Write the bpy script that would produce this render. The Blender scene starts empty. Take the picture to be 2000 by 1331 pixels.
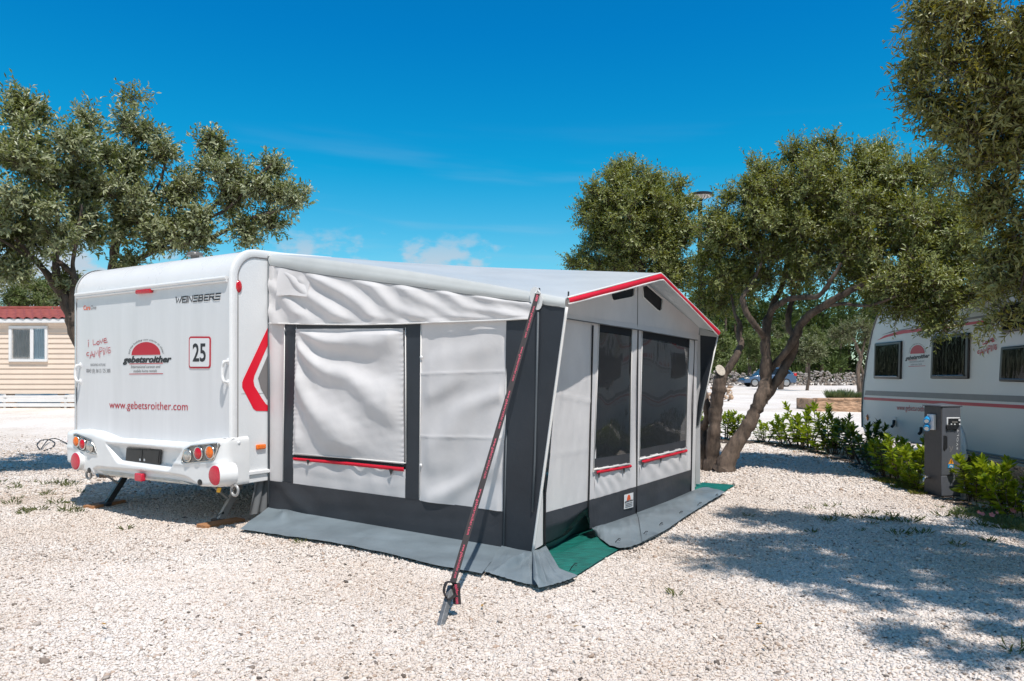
import bpy, bmesh, math, random
import numpy as np
from mathutils import Vector

sc = bpy.context.scene
COL = sc.collection
R = math.radians

# ------------------------------------------------------------------ camera
F, CX, YH, H = 1454.0, 1000.0, 735.0, 1.30      # focal length in photo pixels, horizon row, eye height
cam = bpy.data.cameras.new('camera')
cam.sensor_width = 36.0
cam.lens = 36.0 * F / 2000.0
cam.shift_y = (YH - 665.5) / 2000.0
cam.clip_end = 3000.0
cam.clip_start = 0.05
camo = bpy.data.objects.new('camera', cam)
COL.objects.link(camo)
camo.location = (0, 0, H)
camo.rotation_euler = (R(90), 0, 0)
sc.camera = camo

# ------------------------------------------------------------------ sun and sky
SUN = Vector((0.19, -0.416, 0.889)).normalized()
sl = bpy.data.lights.new('sun', 'SUN')
sl.energy = 4.5
sl.angle = R(0.53)
sl.color = (1.0, 0.955, 0.90)
so = bpy.data.objects.new('sun', sl)
COL.objects.link(so)
so.rotation_euler = SUN.to_track_quat('Z', 'Y').to_euler()
so.location = (0, 0, 30)

world = bpy.data.worlds.new('World')
sc.world = world
world.use_nodes = True
wn = world.node_tree.nodes
wl = world.node_tree.links
wn.clear()
w_out = wn.new('ShaderNodeOutputWorld')
w_bg = wn.new('ShaderNodeBackground')
w_bg.inputs['Strength'].default_value = 0.10
sky = wn.new('ShaderNodeTexSky')
sky.sky_type = 'NISHITA'
sky.sun_disc = False
sky.sun_elevation = math.asin(SUN.z)
sky.sun_rotation = math.atan2(SUN.x, SUN.y)
sky.air_density = 1.0
sky.dust_density = 0.25
sky.ozone_density = 2.0
hs = wn.new('ShaderNodeHueSaturation')
hs.inputs['Hue'].default_value = 0.485
hs.inputs['Saturation'].default_value = 1.35
hs.inputs['Value'].default_value = 2.0
wl.new(sky.outputs[0], hs.inputs['Color'])
# thin clouds low over the horizon
tc = wn.new('ShaderNodeTexCoord')
sep = wn.new('ShaderNodeSeparateXYZ')
wl.new(tc.outputs['Generated'], sep.inputs[0])


def wmath(op, a, b=None, clamp=False):
    n = wn.new('ShaderNodeMath')
    n.operation = op
    n.use_clamp = clamp
    for i, x in enumerate((a, b)):
        if x is None:
            continue
        if isinstance(x, (int, float)):
            n.inputs[i].default_value = x
        else:
            wl.new(x, n.inputs[i])
    return n.outputs[0]


def wramp(x, lo, hi):
    n = wn.new('ShaderNodeMapRange')
    n.interpolation_type = 'SMOOTHSTEP'
    n.inputs['From Min'].default_value = lo
    n.inputs['From Max'].default_value = hi
    wl.new(x, n.inputs['Value'])
    return n.outputs['Result']


az = wmath('ARCTAN2', sep.outputs[0], sep.outputs[1])
el = wmath('ARCSINE', sep.outputs[2])
comb = wn.new('ShaderNodeCombineXYZ')
wl.new(wmath('MULTIPLY', az, 9.0), comb.inputs[0])
wl.new(wmath('MULTIPLY', el, 16.0), comb.inputs[1])
cn = wn.new('ShaderNodeTexNoise')
cn.inputs['Scale'].default_value = 1.7
cn.inputs['Detail'].default_value = 7.0
cn.inputs['Roughness'].default_value = 0.55
wl.new(comb.outputs[0], cn.inputs['Vector'])
band = wmath('MULTIPLY', wramp(el, -0.01, 0.04), wmath('SUBTRACT', 1.0, wramp(el, 0.13, 0.22)))


def bump_at(a0, e0, wa, we):
    dx = wmath('DIVIDE', wmath('SUBTRACT', az, a0), wa)
    dy = wmath('DIVIDE', wmath('SUBTRACT', el, e0), we)
    r2 = wmath('ADD', wmath('MULTIPLY', dx, dx), wmath('MULTIPLY', dy, dy))
    return wmath('POWER', 2.718, wmath('MULTIPLY', r2, -1.0))


puffs = wmath('ADD', bump_at(-0.085, 0.165, 0.062, 0.026), wmath('MULTIPLY', bump_at(-0.25, 0.155, 0.085, 0.042), 0.72))
puffs = wmath('ADD', puffs, wmath('MULTIPLY', bump_at(-0.57, 0.12, 0.14, 0.055), 0.9))
dens = wmath('ADD', cn.outputs['Fac'], wmath('MULTIPLY', puffs, 0.36))
cl = wmath('MULTIPLY', wramp(dens, 0.63, 0.78), wmath('ADD', wmath('MULTIPLY', band, 0.9), wmath('MULTIPLY', puffs, 0.1)), True)
# high streaks
comb2 = wn.new('ShaderNodeCombineXYZ')
wl.new(wmath('MULTIPLY', az, 2.2), comb2.inputs[0])
wl.new(wmath('MULTIPLY', wmath('ADD', el, wmath('MULTIPLY', az, 0.05)), 22.0), comb2.inputs[1])
cn2 = wn.new('ShaderNodeTexNoise')
cn2.inputs['Scale'].default_value = 1.1
cn2.inputs['Detail'].default_value = 4.0
wl.new(comb2.outputs[0], cn2.inputs['Vector'])
stk = wmath('MULTIPLY', wmath('MULTIPLY', wramp(cn2.outputs['Fac'], 0.5, 0.8), wmath('SUBTRACT', 1.0, wramp(el, 0.18, 0.34))), 0.28)
cl = wmath('MAXIMUM', wmath('MULTIPLY', cl, 0.92), stk)
mixc = wn.new('ShaderNodeMix')
mixc.data_type = 'RGBA'
wl.new(cl, mixc.inputs[0])
tint = wn.new('ShaderNodeMix')
tint.data_type = 'RGBA'
tint.blend_type = 'MULTIPLY'
tint.inputs[0].default_value = 1.0
wl.new(hs.outputs[0], tint.inputs[6])
# deep blue ahead, paler low down; unseen half behind made neutral for less-blue walls
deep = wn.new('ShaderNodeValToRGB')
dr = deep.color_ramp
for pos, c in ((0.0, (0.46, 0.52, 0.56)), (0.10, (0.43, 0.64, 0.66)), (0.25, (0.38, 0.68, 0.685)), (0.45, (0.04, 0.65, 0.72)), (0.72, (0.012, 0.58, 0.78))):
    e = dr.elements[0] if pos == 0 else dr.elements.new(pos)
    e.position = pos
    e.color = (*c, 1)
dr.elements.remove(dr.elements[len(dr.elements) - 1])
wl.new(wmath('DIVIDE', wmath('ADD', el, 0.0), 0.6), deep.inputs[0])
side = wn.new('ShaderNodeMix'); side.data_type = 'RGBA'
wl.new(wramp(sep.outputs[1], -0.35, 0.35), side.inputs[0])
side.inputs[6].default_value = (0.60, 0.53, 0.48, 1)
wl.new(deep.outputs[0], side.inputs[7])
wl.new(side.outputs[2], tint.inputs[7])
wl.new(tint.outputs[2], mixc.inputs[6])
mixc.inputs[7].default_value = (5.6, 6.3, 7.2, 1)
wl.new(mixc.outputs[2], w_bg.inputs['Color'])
wl.new(w_bg.outputs[0], w_out.inputs['Surface'])

sc.view_settings.view_transform = 'Standard'
sc.view_settings.look = 'None'
sc.view_settings.gamma = 1.0
sc.view_settings.exposure = 0.0
sc.cycles.use_denoising = True
sc.cycles.denoiser = 'OPENIMAGEDENOISE'
sc.cycles.denoising_input_passes = 'RGB_ALBEDO_NORMAL'
sc.cycles.denoising_prefilter = 'ACCURATE'
sc.cycles.max_bounces = 7
sc.cycles.transparent_max_bounces = 12
sc.cycles.caustics_reflective = False
sc.cycles.caustics_refractive = False

# ------------------------------------------------------------------ helpers
U = Vector((2350.0, -F, 0)).normalized()          # across the caravan, towards its awning
V = Vector((-U.y, U.x, 0)).normalized()           # along the caravan, away from the viewer
Z = Vector((0, 0, 1))
EYE = Vector((0, 0, H))


def ray(px, py):
    return Vector(((px - CX) / F, 1.0, (YH - py) / F))


def at(px, py, d):
    return EYE + ray(px, py) * d


def onpl(px, py, P, n):
    r = ray(px, py)
    return EYE + r * ((P - EYE).dot(n) / r.dot(n))


def gp(px, py, z=None):
    """where the sight line through a pixel meets the ground (or the height z)"""
    r = ray(px, py)
    if z is None:
        z = 0.0
        for _ in range(5):
            q = EYE + r * ((z - H) / r.z)
            z = float(ground_h(q.x, q.y))
    return EYE + r * ((z - H) / r.z)


def ground_h(x, y):
    x = np.asarray(x, float); y = np.asarray(y, float)
    t = np.clip((y - 11.0) / 11.0, 0, 1)
    h = 0.36 * t * t * (3 - 2 * t)
    t2 = np.clip((y - 22.0) / 60.0, 0, 1)
    h = h + 0.22 * t2
    h = h - 0.10 * np.exp(-(((x + 3.4) / 1.6) ** 2 + ((y - 7.5) / 1.4) ** 2))
    h = h + 0.012 * np.sin(x * 1.3 + 0.4) * np.sin(y * 1.1 + 1.0) + 0.006 * np.sin(x * 3.1 + y * 2.2)
    return h


def gz(x, y):
    return float(ground_h(x, y))


WORLD_LOC = {}


def tag(o, label=None, cat=None, group=None, kind=None):
    if label: o['label'] = label
    if cat: o['category'] = cat
    if group: o['group'] = group
    if kind: o['kind'] = kind
    return o


def thing(name, loc, label, cat, group=None):
    o = bpy.data.objects.new(name, None)
    o.empty_display_size = 0.2
    COL.objects.link(o)
    o.location = loc
    WORLD_LOC[o] = Vector(loc)
    return tag(o, label, cat, group)


def link(name, me, mat, parent=None, smooth=30, loc=None):
    """mesh data is in world coordinates and is moved to hang from parent"""
    o = bpy.data.objects.new(name, me)
    COL.objects.link(o)
    if mat is not None and len(me.materials) == 0:
        me.materials.append(mat)
    if smooth:
        me.polygons.foreach_set('use_smooth', np.ones(len(me.polygons), bool))
        if smooth < 180:
            me.set_sharp_from_angle(angle=R(smooth))
    if parent is not None:
        o.parent = parent
        base = WORLD_LOC[parent]
    else:
        base = Vector(loc) if loc is not None else Vector((0, 0, 0))
        o.location = base
    WORLD_LOC[o] = base
    if base.length > 0:
        n = len(me.vertices)
        a = np.empty(n * 3)
        me.vertices.foreach_get('co', a)
        a = a.reshape(n, 3) - np.array(base)
        me.vertices.foreach_set('co', a.ravel())
    me.update()
    return o


def np_mesh(name, verts, faces):
    verts = np.asarray(verts, np.float32).reshape(-1, 3)
    faces = np.asarray(faces, np.int32)
    m, k = faces.shape
    me = bpy.data.meshes.new(name)
    me.vertices.add(len(verts))
    me.vertices.foreach_set('co', verts.ravel())
    me.loops.add(m * k)
    me.loops.foreach_set('vertex_index', faces.ravel())
    me.polygons.add(m)
    me.polygons.foreach_set('loop_start', np.arange(0, m * k, k, dtype=np.int32))
    me.update(calc_edges=True)
    return me


class MB:
    def __init__(s):
        s.v = []; s.f = []

    def add(s, vs, fs):
        n = len(s.v)
        s.v.extend([tuple(p) for p in vs])
        s.f.extend([tuple(i + n for i in f) for f in fs])

    def box(s, c, ex, ey, ez, sx, sy, sz):
        c = Vector(c)
        vs = [c + ex * (sx / 2 * i) + ey * (sy / 2 * j) + ez * (sz / 2 * k) for k in (-1, 1) for j in (-1, 1) for i in (-1, 1)]
        s.add(vs, [(0, 2, 3, 1), (4, 5, 7, 6), (0, 1, 5, 4), (2, 6, 7, 3), (0, 4, 6, 2), (1, 3, 7, 5)])

    def tube(s, pts, rad, n=8, cap=True):
        pts = [Vector(p) for p in pts]
        if not hasattr(rad, '__len__'):
            rad = [rad] * len(pts)
        vs = []; fs = []
        up = None
        for i, p in enumerate(pts):
            a = pts[max(0, i - 1)]; b = pts[min(len(pts) - 1, i + 1)]
            t = (b - a)
            t = t.normalized() if t.length > 1e-9 else Vector((0, 0, 1))
            if up is None:
                up = Vector((1, 0, 0)) if abs(t.x) < 0.8 else Vector((0, 1, 0))
            x = up - t * up.dot(t)
            if x.length < 1e-5:
                x = t.orthogonal()
            x.normalize()
            y = t.cross(x)
            up = x
            for k in range(n):
                q = 2 * math.pi * k / n
                vs.append(p + (x * math.cos(q) + y * math.sin(q)) * rad[i])
        for i in range(len(pts) - 1):
            for k in range(n):
                a = i * n + k; b = i * n + (k + 1) % n
                fs.append((a, b, b + n, a + n))
        if cap:
            fs.append(tuple(range(n - 1, -1, -1)))
            fs.append(tuple(range((len(pts) - 1) * n, len(pts) * n)))
        s.add(vs, fs)

    def prism(s, pts, n, th, off=0.0):
        """polygon pts in a plane with outward normal n; front at off, back at off-th"""
        n = Vector(n).normalized()
        k = len(pts)
        a = [Vector(p) + n * off for p in pts]
        nn = Vector((0, 0, 0))
        for i in range(k):
            nn += (a[i] - a[0]).cross(a[(i + 1) % k] - a[0])
        if nn.dot(n) < 0:
            a = a[::-1]
        b = [p - n * th for p in a]
        fs = [tuple(range(k)), tuple(range(2 * k - 1, k - 1, -1))]
        for i in range(k):
            j = (i + 1) % k
            fs.append((i, i + k, j + k, j))
        s.add(a + b, fs)

    def dome(s, c, n, up, r, depth, seg=24, rings=5, ry=None):
        n = Vector(n).normalized()
        up = (Vector(up) - n * Vector(up).dot(n)).normalized()
        x = up.cross(n)
        vs = []; fs = []
        ry = ry or r
        for i in range(rings):
            q = math.pi / 2 * i / rings
            for k in range(seg):
                w = 2 * math.pi * k / seg
                vs.append(Vector(c) + (x * math.cos(w) * r + up * math.sin(w) * ry) * math.cos(q) + n * depth * math.sin(q))
        vs.append(Vector(c) + n * depth)
        for i in range(rings - 1):
            for k in range(seg):
                a = i * seg + k; b = i * seg + (k + 1) % seg
                fs.append((a, b, b + seg, a + seg))
        t = len(vs) - 1
        for k in range(seg):
            fs.append(((rings - 1) * seg + k, (rings - 1) * seg + (k + 1) % seg, t))
        s.add(vs, fs)

    def cyl(s, c, n, r, h, seg=24):
        n = Vector(n).normalized()
        s.tube([Vector(c), Vector(c) + n * h], r, seg)

    def build(s, name, mat, parent=None, smooth=30, bevel=0.0, loc=None, seg=2):
        me = bpy.data.meshes.new(name)
        me.from_pydata(s.v, [], s.f)
        me.update()
        o = link(name, me, mat, parent, smooth, loc)
        if bevel:
            b = o.modifiers.new('bevel', 'BEVEL')
            b.width = bevel; b.segments = seg; b.limit_method = 'ANGLE'; b.angle_limit = R(40)
            b.harden_normals = False
        return o


def resample(pts, n):
    pts = np.array([list(p) for p in pts], float)
    d = np.r_[0, np.cumsum(np.linalg.norm(np.diff(pts, axis=0), axis=1))]
    t = np.linspace(0, d[-1], n)
    return np.stack([np.interp(t, d, pts[:, k]) for k in range(3)], 1)


def loft(name, top, bot, nu, nv, mat, parent, n=None, disp=None, mids=None, smooth=180, flip=False):
    """a cloth or panel surface between two polylines (with optional polylines between), moved along n by disp(u, v)"""
    rows = [resample(top, nu)] + [resample(m, nu) for m in (mids or [])] + [resample(bot, nu)]
    rows = np.array(rows)
    k = len(rows)
    vv = np.linspace(0, 1, nv)
    P = np.empty((nv, nu, 3))
    for i, t in enumerate(vv):
        q = t * (k - 1); a = min(int(q), k - 2); f = q - a
        P[i] = rows[a] * (1 - f) + rows[a + 1] * f
    if disp is not None:
        uu, v2 = np.meshgrid(np.linspace(0, 1, nu), vv)
        P += disp(uu, v2)[..., None] * np.array(n)
    idx = np.arange(nu * nv).reshape(nv, nu)
    a = idx[:-1, :-1].ravel(); b = idx[:-1, 1:].ravel(); c = idx[1:, 1:].ravel(); d = idx[1:, :-1].ravel()
    faces = np.stack([a, d, c, b], 1)
    if flip:
        faces = faces[:, ::-1]
    return link(name, np_mesh(name, P.reshape(-1, 3), faces), mat, parent, smooth)


def snoise(x, y, seed=0, oct=3):
    r = np.random.RandomState(seed)
    out = np.zeros_like(x)
    amp = 1.0; fr = 1.0; tot = 0
    for o in range(oct):
        for k in range(4):
            th = r.uniform(0, 2 * math.pi); ph = r.uniform(0, 6.28)
            out += amp * 0.25 * np.sin((x * math.cos(th) + y * math.sin(th)) * fr * 6.28 * r.uniform(.7, 1.3) + ph)
        tot += amp; amp *= 0.5; fr *= 2.1
    return out / tot


def smooth01(x, a, b):
    t = np.clip((x - a) / (b - a), 0, 1)
    return t * t * (3 - 2 * t)


# ------------------------------------------------------------------ materials
def newmat(name):
    m = bpy.data.materials.new(name)
    m.use_nodes = True
    nt = m.node_tree
    b = nt.nodes['Principled BSDF']
    return m, nt, b


def pm(name, col, rough=0.5, spec=0.5, metal=0.0, var=0.0, vscale=4.0, bump=0.0, bscale=60.0, bdist=0.004, coat=0.0, rvar=0.0, dirt=None, stretch=None):
    """principled material with low noise on colour and a noise bump"""
    m, nt, b = newmat(name)
    b.inputs['Base Color'].default_value = (*col, 1)
    b.inputs['Roughness'].default_value = rough
    b.inputs['Specular IOR Level'].default_value = spec
    b.inputs['Metallic'].default_value = metal
    b.inputs['Coat Weight'].default_value = coat
    b.inputs['Coat Roughness'].default_value = 0.08
    tcn = nt.nodes.new('ShaderNodeTexCoord')
    vec = tcn.outputs['Object']
    if stretch:
        mp = nt.nodes.new('ShaderNodeMapping')
        mp.inputs['Scale'].default_value = stretch
        nt.links.new(vec, mp.inputs['Vector'])
        vec = mp.outputs[0]
    if var or dirt:
        nz = nt.nodes.new('ShaderNodeTexNoise')
        nz.inputs['Scale'].default_value = vscale
        nz.inputs['Detail'].default_value = 6
        nz.inputs['Roughness'].default_value = 0.6
        nt.links.new(vec, nz.inputs['Vector'])
        rp = nt.nodes.new('ShaderNodeValToRGB')
        lo = tuple(c * (1 - var) for c in col) if dirt is None else dirt
        hi = tuple(min(1, c * (1 + var)) for c in col)
        rp.color_ramp.elements[0].position = 0.3
        rp.color_ramp.elements[1].position = 0.7 if dirt is None else 0.5
        rp.color_ramp.elements[0].color = (*lo, 1)
        rp.color_ramp.elements[1].color = (*hi, 1)
        nt.links.new(nz.outputs['Fac'], rp.inputs[0])
        nt.links.new(rp.outputs[0], b.inputs['Base Color'])
        if rvar:
            mr = nt.nodes.new('ShaderNodeMapRange')
            mr.inputs['To Min'].default_value = max(0, rough - rvar)
            mr.inputs['To Max'].default_value = min(1, rough + rvar)
            nt.links.new(nz.outputs['Fac'], mr.inputs['Value'])
            nt.links.new(mr.outputs[0], b.inputs['Roughness'])
    if bump:
        n2 = nt.nodes.new('ShaderNodeTexNoise')
        n2.inputs['Scale'].default_value = bscale
        n2.inputs['Detail'].default_value = 4
        nt.links.new(vec, n2.inputs['Vector'])
        bp = nt.nodes.new('ShaderNodeBump')
        bp.inputs['Strength'].default_value = bump
        bp.inputs['Distance'].default_value = bdist
        nt.links.new(n2.outputs['Fac'], bp.inputs['Height'])
        nt.links.new(bp.outputs[0], b.inputs['Normal'])
    return m


def leafmat(name, cols, back=None, rough=0.45, trans=0.25, tcol=(0.25, 0.35, 0.04)):
    """leaf colours picked per leaf, a paler underside, light passing through"""
    m, nt, b = newmat(name)
    geo = nt.nodes.new('ShaderNodeNewGeometry')
    rp = nt.nodes.new('ShaderNodeValToRGB')
    rp.color_ramp.elements.remove(rp.color_ramp.elements[1])
    for i, c in enumerate(cols):
        e = rp.color_ramp.elements[0] if i == 0 else rp.color_ramp.elements.new(i / (len(cols) - 1))
        e.position = i / (len(cols) - 1)
        e.color = (*c, 1)
    nt.links.new(geo.outputs['Random Per Island'], rp.inputs[0])
    col = rp.outputs[0]
    if back:
        mx = nt.nodes.new('ShaderNodeMix')
        mx.data_type = 'RGBA'
        nt.links.new(geo.outputs['Backfacing'], mx.inputs[0])
        nt.links.new(col, mx.inputs[6])
        mx.inputs[7].default_value = (*back, 1)
        col = mx.outputs[2]
    nt.links.new(col, b.inputs['Base Color'])
    b.inputs['Roughness'].default_value = rough
    b.inputs['Specular IOR Level'].default_value = 0.4
    tr = nt.nodes.new('ShaderNodeBsdfTranslucent')
    tr.inputs['Color'].default_value = (*tcol, 1)
    ms = nt.nodes.new('ShaderNodeMixShader')
    ms.inputs[0].default_value = trans
    nt.links.new(b.outputs[0], ms.inputs[1])
    nt.links.new(tr.outputs[0], ms.inputs[2])
    nt.links.new(ms.outputs[0], nt.nodes['Material Output'].inputs['Surface'])
    return m


def barkmat(name, c1, c2, scale=14):
    m, nt, b = newmat(name)
    tcn = nt.nodes.new('ShaderNodeTexCoord')
    mp = nt.nodes.new('ShaderNodeMapping')
    mp.inputs['Scale'].default_value = (1, 1, 0.3)
    nt.links.new(tcn.outputs['Object'], mp.inputs[0])
    nz = nt.nodes.new('ShaderNodeTexNoise')
    nz.inputs['Scale'].default_value = scale
    nz.inputs['Detail'].default_value = 8
    nz.inputs['Roughness'].default_value = 0.7
    nt.links.new(mp.outputs[0], nz.inputs['Vector'])
    rp = nt.nodes.new('ShaderNodeValToRGB')
    rp.color_ramp.elements[0].position = 0.35
    rp.color_ramp.elements[1].position = 0.65
    rp.color_ramp.elements[0].color = (*c1, 1)
    rp.color_ramp.elements[1].color = (*c2, 1)
    nt.links.new(nz.outputs['Fac'], rp.inputs[0])
    nt.links.new(rp.outputs[0], b.inputs['Base Color'])
    bp = nt.nodes.new('ShaderNodeBump')
    bp.inputs['Strength'].default_value = 0.9
    bp.inputs['Distance'].default_value = 0.02
    nt.links.new(nz.outputs['Fac'], bp.inputs['Height'])
    nt.links.new(bp.outputs[0], b.inputs['Normal'])
    b.inputs['Roughness'].default_value = 0.9
    return m


def clothmat(name, col, rough=0.75, spec=0.3, var=0.05, fine=0.10, glow=0.0):
    """woven or coated awning cloth: weave, faint soiling, small creases"""
    m, nt, b = newmat(name)
    tcn = nt.nodes.new('ShaderNodeTexCoord')
    nz = nt.nodes.new('ShaderNodeTexNoise')
    nz.inputs['Scale'].default_value = 1.8
    nz.inputs['Detail'].default_value = 7
    nz.inputs['Roughness'].default_value = 0.62
    nt.links.new(tcn.outputs['Object'], nz.inputs['Vector'])
    rp = nt.nodes.new('ShaderNodeValToRGB')
    rp.color_ramp.elements[0].position = 0.3
    rp.color_ramp.elements[1].position = 0.66
    rp.color_ramp.elements[0].color = (*[c * (1 - 2 * var) for c in col], 1)
    rp.color_ramp.elements[1].color = (*[min(1, c * (1 + var)) for c in col], 1)
    nt.links.new(nz.outputs['Fac'], rp.inputs[0])
    nt.links.new(rp.outputs[0], b.inputs['Base Color'])
    b.inputs['Roughness'].default_value = rough
    b.inputs['Specular IOR Level'].default_value = spec
    n2 = nt.nodes.new('ShaderNodeTexNoise')
    n2.inputs['Scale'].default_value = 9
    n2.inputs['Detail'].default_value = 5
    n2.inputs['Distortion'].default_value = 1.2
    nt.links.new(tcn.outputs['Object'], n2.inputs['Vector'])
    bp = nt.nodes.new('ShaderNodeBump')
    bp.inputs['Strength'].default_value = fine
    bp.inputs['Distance'].default_value = 0.012
    nt.links.new(n2.outputs['Fac'], bp.inputs['Height'])
    nt.links.new(bp.outputs[0], b.inputs['Normal'])
    if glow:
        tr = nt.nodes.new('ShaderNodeBsdfTranslucent')
        tr.inputs['Color'].default_value = (*col, 1)
        ms = nt.nodes.new('ShaderNodeMixShader')
        ms.inputs[0].default_value = glow
        nt.links.new(b.outputs[0], ms.inputs[1])
        nt.links.new(tr.outputs[0], ms.inputs[2])
        nt.links.new(ms.outputs[0], nt.nodes['Material Output'].inputs['Surface'])
    return m


def hammered(name, col):
    m, nt, b = newmat(name)
    tcn = nt.nodes.new('ShaderNodeTexCoord')
    vo = nt.nodes.new('ShaderNodeTexVoronoi')
    vo.inputs['Scale'].default_value = 75
    nt.links.new(tcn.outputs['Object'], vo.inputs['Vector'])
    nz = nt.nodes.new('ShaderNodeTexNoise')
    nz.inputs['Scale'].default_value = 90
    nz.inputs['Detail'].default_value = 3
    nt.links.new(tcn.outputs['Object'], nz.inputs['Vector'])
    ad = nt.nodes.new('ShaderNodeMath')
    nt.links.new(vo.outputs['Distance'], ad.inputs[0])
    nt.links.new(nz.outputs['Fac'], ad.inputs[1])
    bp = nt.nodes.new('ShaderNodeBump')
    bp.inputs['Strength'].default_value = 0.16
    bp.inputs['Distance'].default_value = 0.004
    nt.links.new(ad.outputs[0], bp.inputs['Height'])
    nt.links.new(bp.outputs[0], b.inputs['Normal'])
    b.inputs['Base Color'].default_value = (*col, 1)
    b.inputs['Roughness'].default_value = 0.38
    return m


def panemat(name, tint, clear, rough=0.03, wavy=1.0):
    """tinted window foil: glossy on top, partly clear"""
    m, nt, b = newmat(name)
    b.inputs['Base Color'].default_value = (*tint, 1)
    b.inputs['Roughness'].default_value = rough
    b.inputs['Specular IOR Level'].default_value = 0.6
    tr = nt.nodes.new('ShaderNodeBsdfTransparent')
    tr.inputs['Color'].default_value = (0.62, 0.62, 0.64, 1)
    ms = nt.nodes.new('ShaderNodeMixShader')
    lw = nt.nodes.new('ShaderNodeLayerWeight')
    lw.inputs['Blend'].default_value = 0.25
    mr = nt.nodes.new('ShaderNodeMapRange')
    mr.inputs['To Min'].default_value = clear
    mr.inputs['To Max'].default_value = 0.05
    nt.links.new(lw.outputs['Fresnel'], mr.inputs['Value'])
    nt.links.new(mr.outputs[0], ms.inputs[0])
    nt.links.new(b.outputs[0], ms.inputs[1])
    nt.links.new(tr.outputs[0], ms.inputs[2])
    nt.links.new(ms.outputs[0], nt.nodes['Material Output'].inputs['Surface'])
    tcn = nt.nodes.new('ShaderNodeTexCoord')
    nz = nt.nodes.new('ShaderNodeTexNoise')
    nz.inputs['Scale'].default_value = 3.0
    nz.inputs['Detail'].default_value = 3
    mpn = nt.nodes.new('ShaderNodeMapping')
    mpn.inputs['Rotation'].default_value = (0.5, 0.0, 0.0)
    mpn.inputs['Scale'].default_value = (2.0, 2.0, .55)
    nt.links.new(tcn.outputs['Object'], mpn.inputs['Vector'])
    nt.links.new(mpn.outputs[0], nz.inputs['Vector'])
    bp = nt.nodes.new('ShaderNodeBump')
    bp.inputs['Strength'].default_value = 0.5 * wavy
    bp.inputs['Distance'].default_value = 0.02 * wavy
    nt.links.new(nz.outputs['Fac'], bp.inputs['Height'])
    nt.links.new(bp.outputs[0], b.inputs['Normal'])
    return m


M = {}
M['gelcoat'] = pm('gelcoat', (0.79, 0.79, 0.795), 0.28, 0.5, var=0.03, vscale=2.5, rvar=0.08)
M['rear_panel'] = pm('rear_panel', (0.715, 0.715, 0.73), 0.22, 0.5, var=0.05, vscale=1.0, rvar=0.08, stretch=(5, 5, .6))
M['bumper'] = pm('bumper', (0.79, 0.79, 0.79), 0.32, 0.5, var=0.04, vscale=5, rvar=0.08)
M['bumper_soil'] = pm('bumper_soil', (0.68, 0.63, 0.56), 0.5, 0.4, var=0.12, vscale=9)
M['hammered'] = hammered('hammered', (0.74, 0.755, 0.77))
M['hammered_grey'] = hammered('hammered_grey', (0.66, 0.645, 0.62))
M['white_plastic'] = pm('white_plastic', (0.80, 0.80, 0.80), 0.35, var=0.02)
M['black_plastic'] = pm('black_plastic', (0.02, 0.02, 0.022), 0.4, var=0.2, vscale=20)
M['grey_plastic'] = pm('grey_plastic', (0.16, 0.15, 0.14), 0.25, var=0.15)
M['steel'] = pm('steel', (0.40, 0.40, 0.40), 0.42, metal=0.35, var=0.2, vscale=18, bump=0.1)
M['stake_steel'] = pm('stake_steel', (0.20, 0.20, 0.205), 0.5, metal=0.3, var=0.35, vscale=30, bump=0.15)
M['dark_steel'] = pm('dark_steel', (0.05, 0.055, 0.06), 0.5, metal=0.5, var=0.3, vscale=12)
M['red_vinyl'] = pm('red_vinyl', (0.76, 0.005, 0.028), 0.4, var=0.03)
M['red_print'] = pm('red_print', (0.50, 0.012, 0.03), 0.5)
M['orange_print'] = pm('orange_print', (0.75, 0.10, 0.02), 0.5)
M['black_print'] = pm('black_print', (0.02, 0.02, 0.024), 0.5)
M['grey_print'] = pm('grey_print', (0.13, 0.13, 0.14), 0.5)
M['stripe_grey'] = pm('stripe_grey', (0.20, 0.19, 0.19), 0.5, var=0.08, vscale=6)
M['stripe_red'] = pm('stripe_red', (0.55, 0.03, 0.05), 0.5, var=0.06, vscale=6)
M['sticker_white'] = pm('sticker_white', (0.76, 0.76, 0.77), 0.4, var=0.02)
M['lens_red'] = pm('lens_red', (0.55, 0.008, 0.02), 0.12, 0.7, var=0.25, vscale=45, bump=0.3, bscale=90, bdist=0.003)
M['lens_reflector'] = pm('lens_reflector', (0.60, 0.02, 0.05), 0.2, 0.6, var=0.15, vscale=60, bump=0.2, bscale=150, bdist=0.002)
M['lens_orange'] = pm('lens_orange', (0.85, 0.16, 0.01), 0.12, 0.7, var=0.25, vscale=45, bump=0.3, bscale=90, bdist=0.003)
M['lens_clear'] = pm('lens_clear', (0.52, 0.50, 0.47), 0.08, 0.8, metal=0.5, var=0.3, vscale=45, bump=0.3, bscale=90, bdist=0.003)
M['yellow'] = pm('yellow', (0.75, 0.42, 0.01), 0.4)
M['cloth_white'] = clothmat('cloth_white', (0.74, 0.715, 0.715), glow=0.10)
M['cloth_flap'] = clothmat('cloth_flap', (0.74, 0.715, 0.715), fine=0.14, glow=0.10)
M['cloth_roof'] = clothmat('cloth_roof', (0.585, 0.60, 0.59), 0.40, 0.5, 0.05, 0.08, 0.06)
M['cloth_dark'] = clothmat('cloth_dark', (0.030, 0.036, 0.046), 0.5, 0.4, 0.12, 0.2)
M['cloth_band'] = clothmat('cloth_band', (0.040, 0.044, 0.053), 0.48, 0.4, 0.12, 0.2)
M['cloth_black'] = clothmat('cloth_black', (0.012, 0.012, 0.015), 0.6)
M['cloth_red'] = clothmat('cloth_red', (0.68, 0.012, 0.035), 0.55, 0.35, 0.05, 0.3)
M['cloth_skirt'] = clothmat('cloth_skirt', (0.185, 0.225, 0.250), 0.42, 0.45, 0.15, 0.2)
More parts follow.
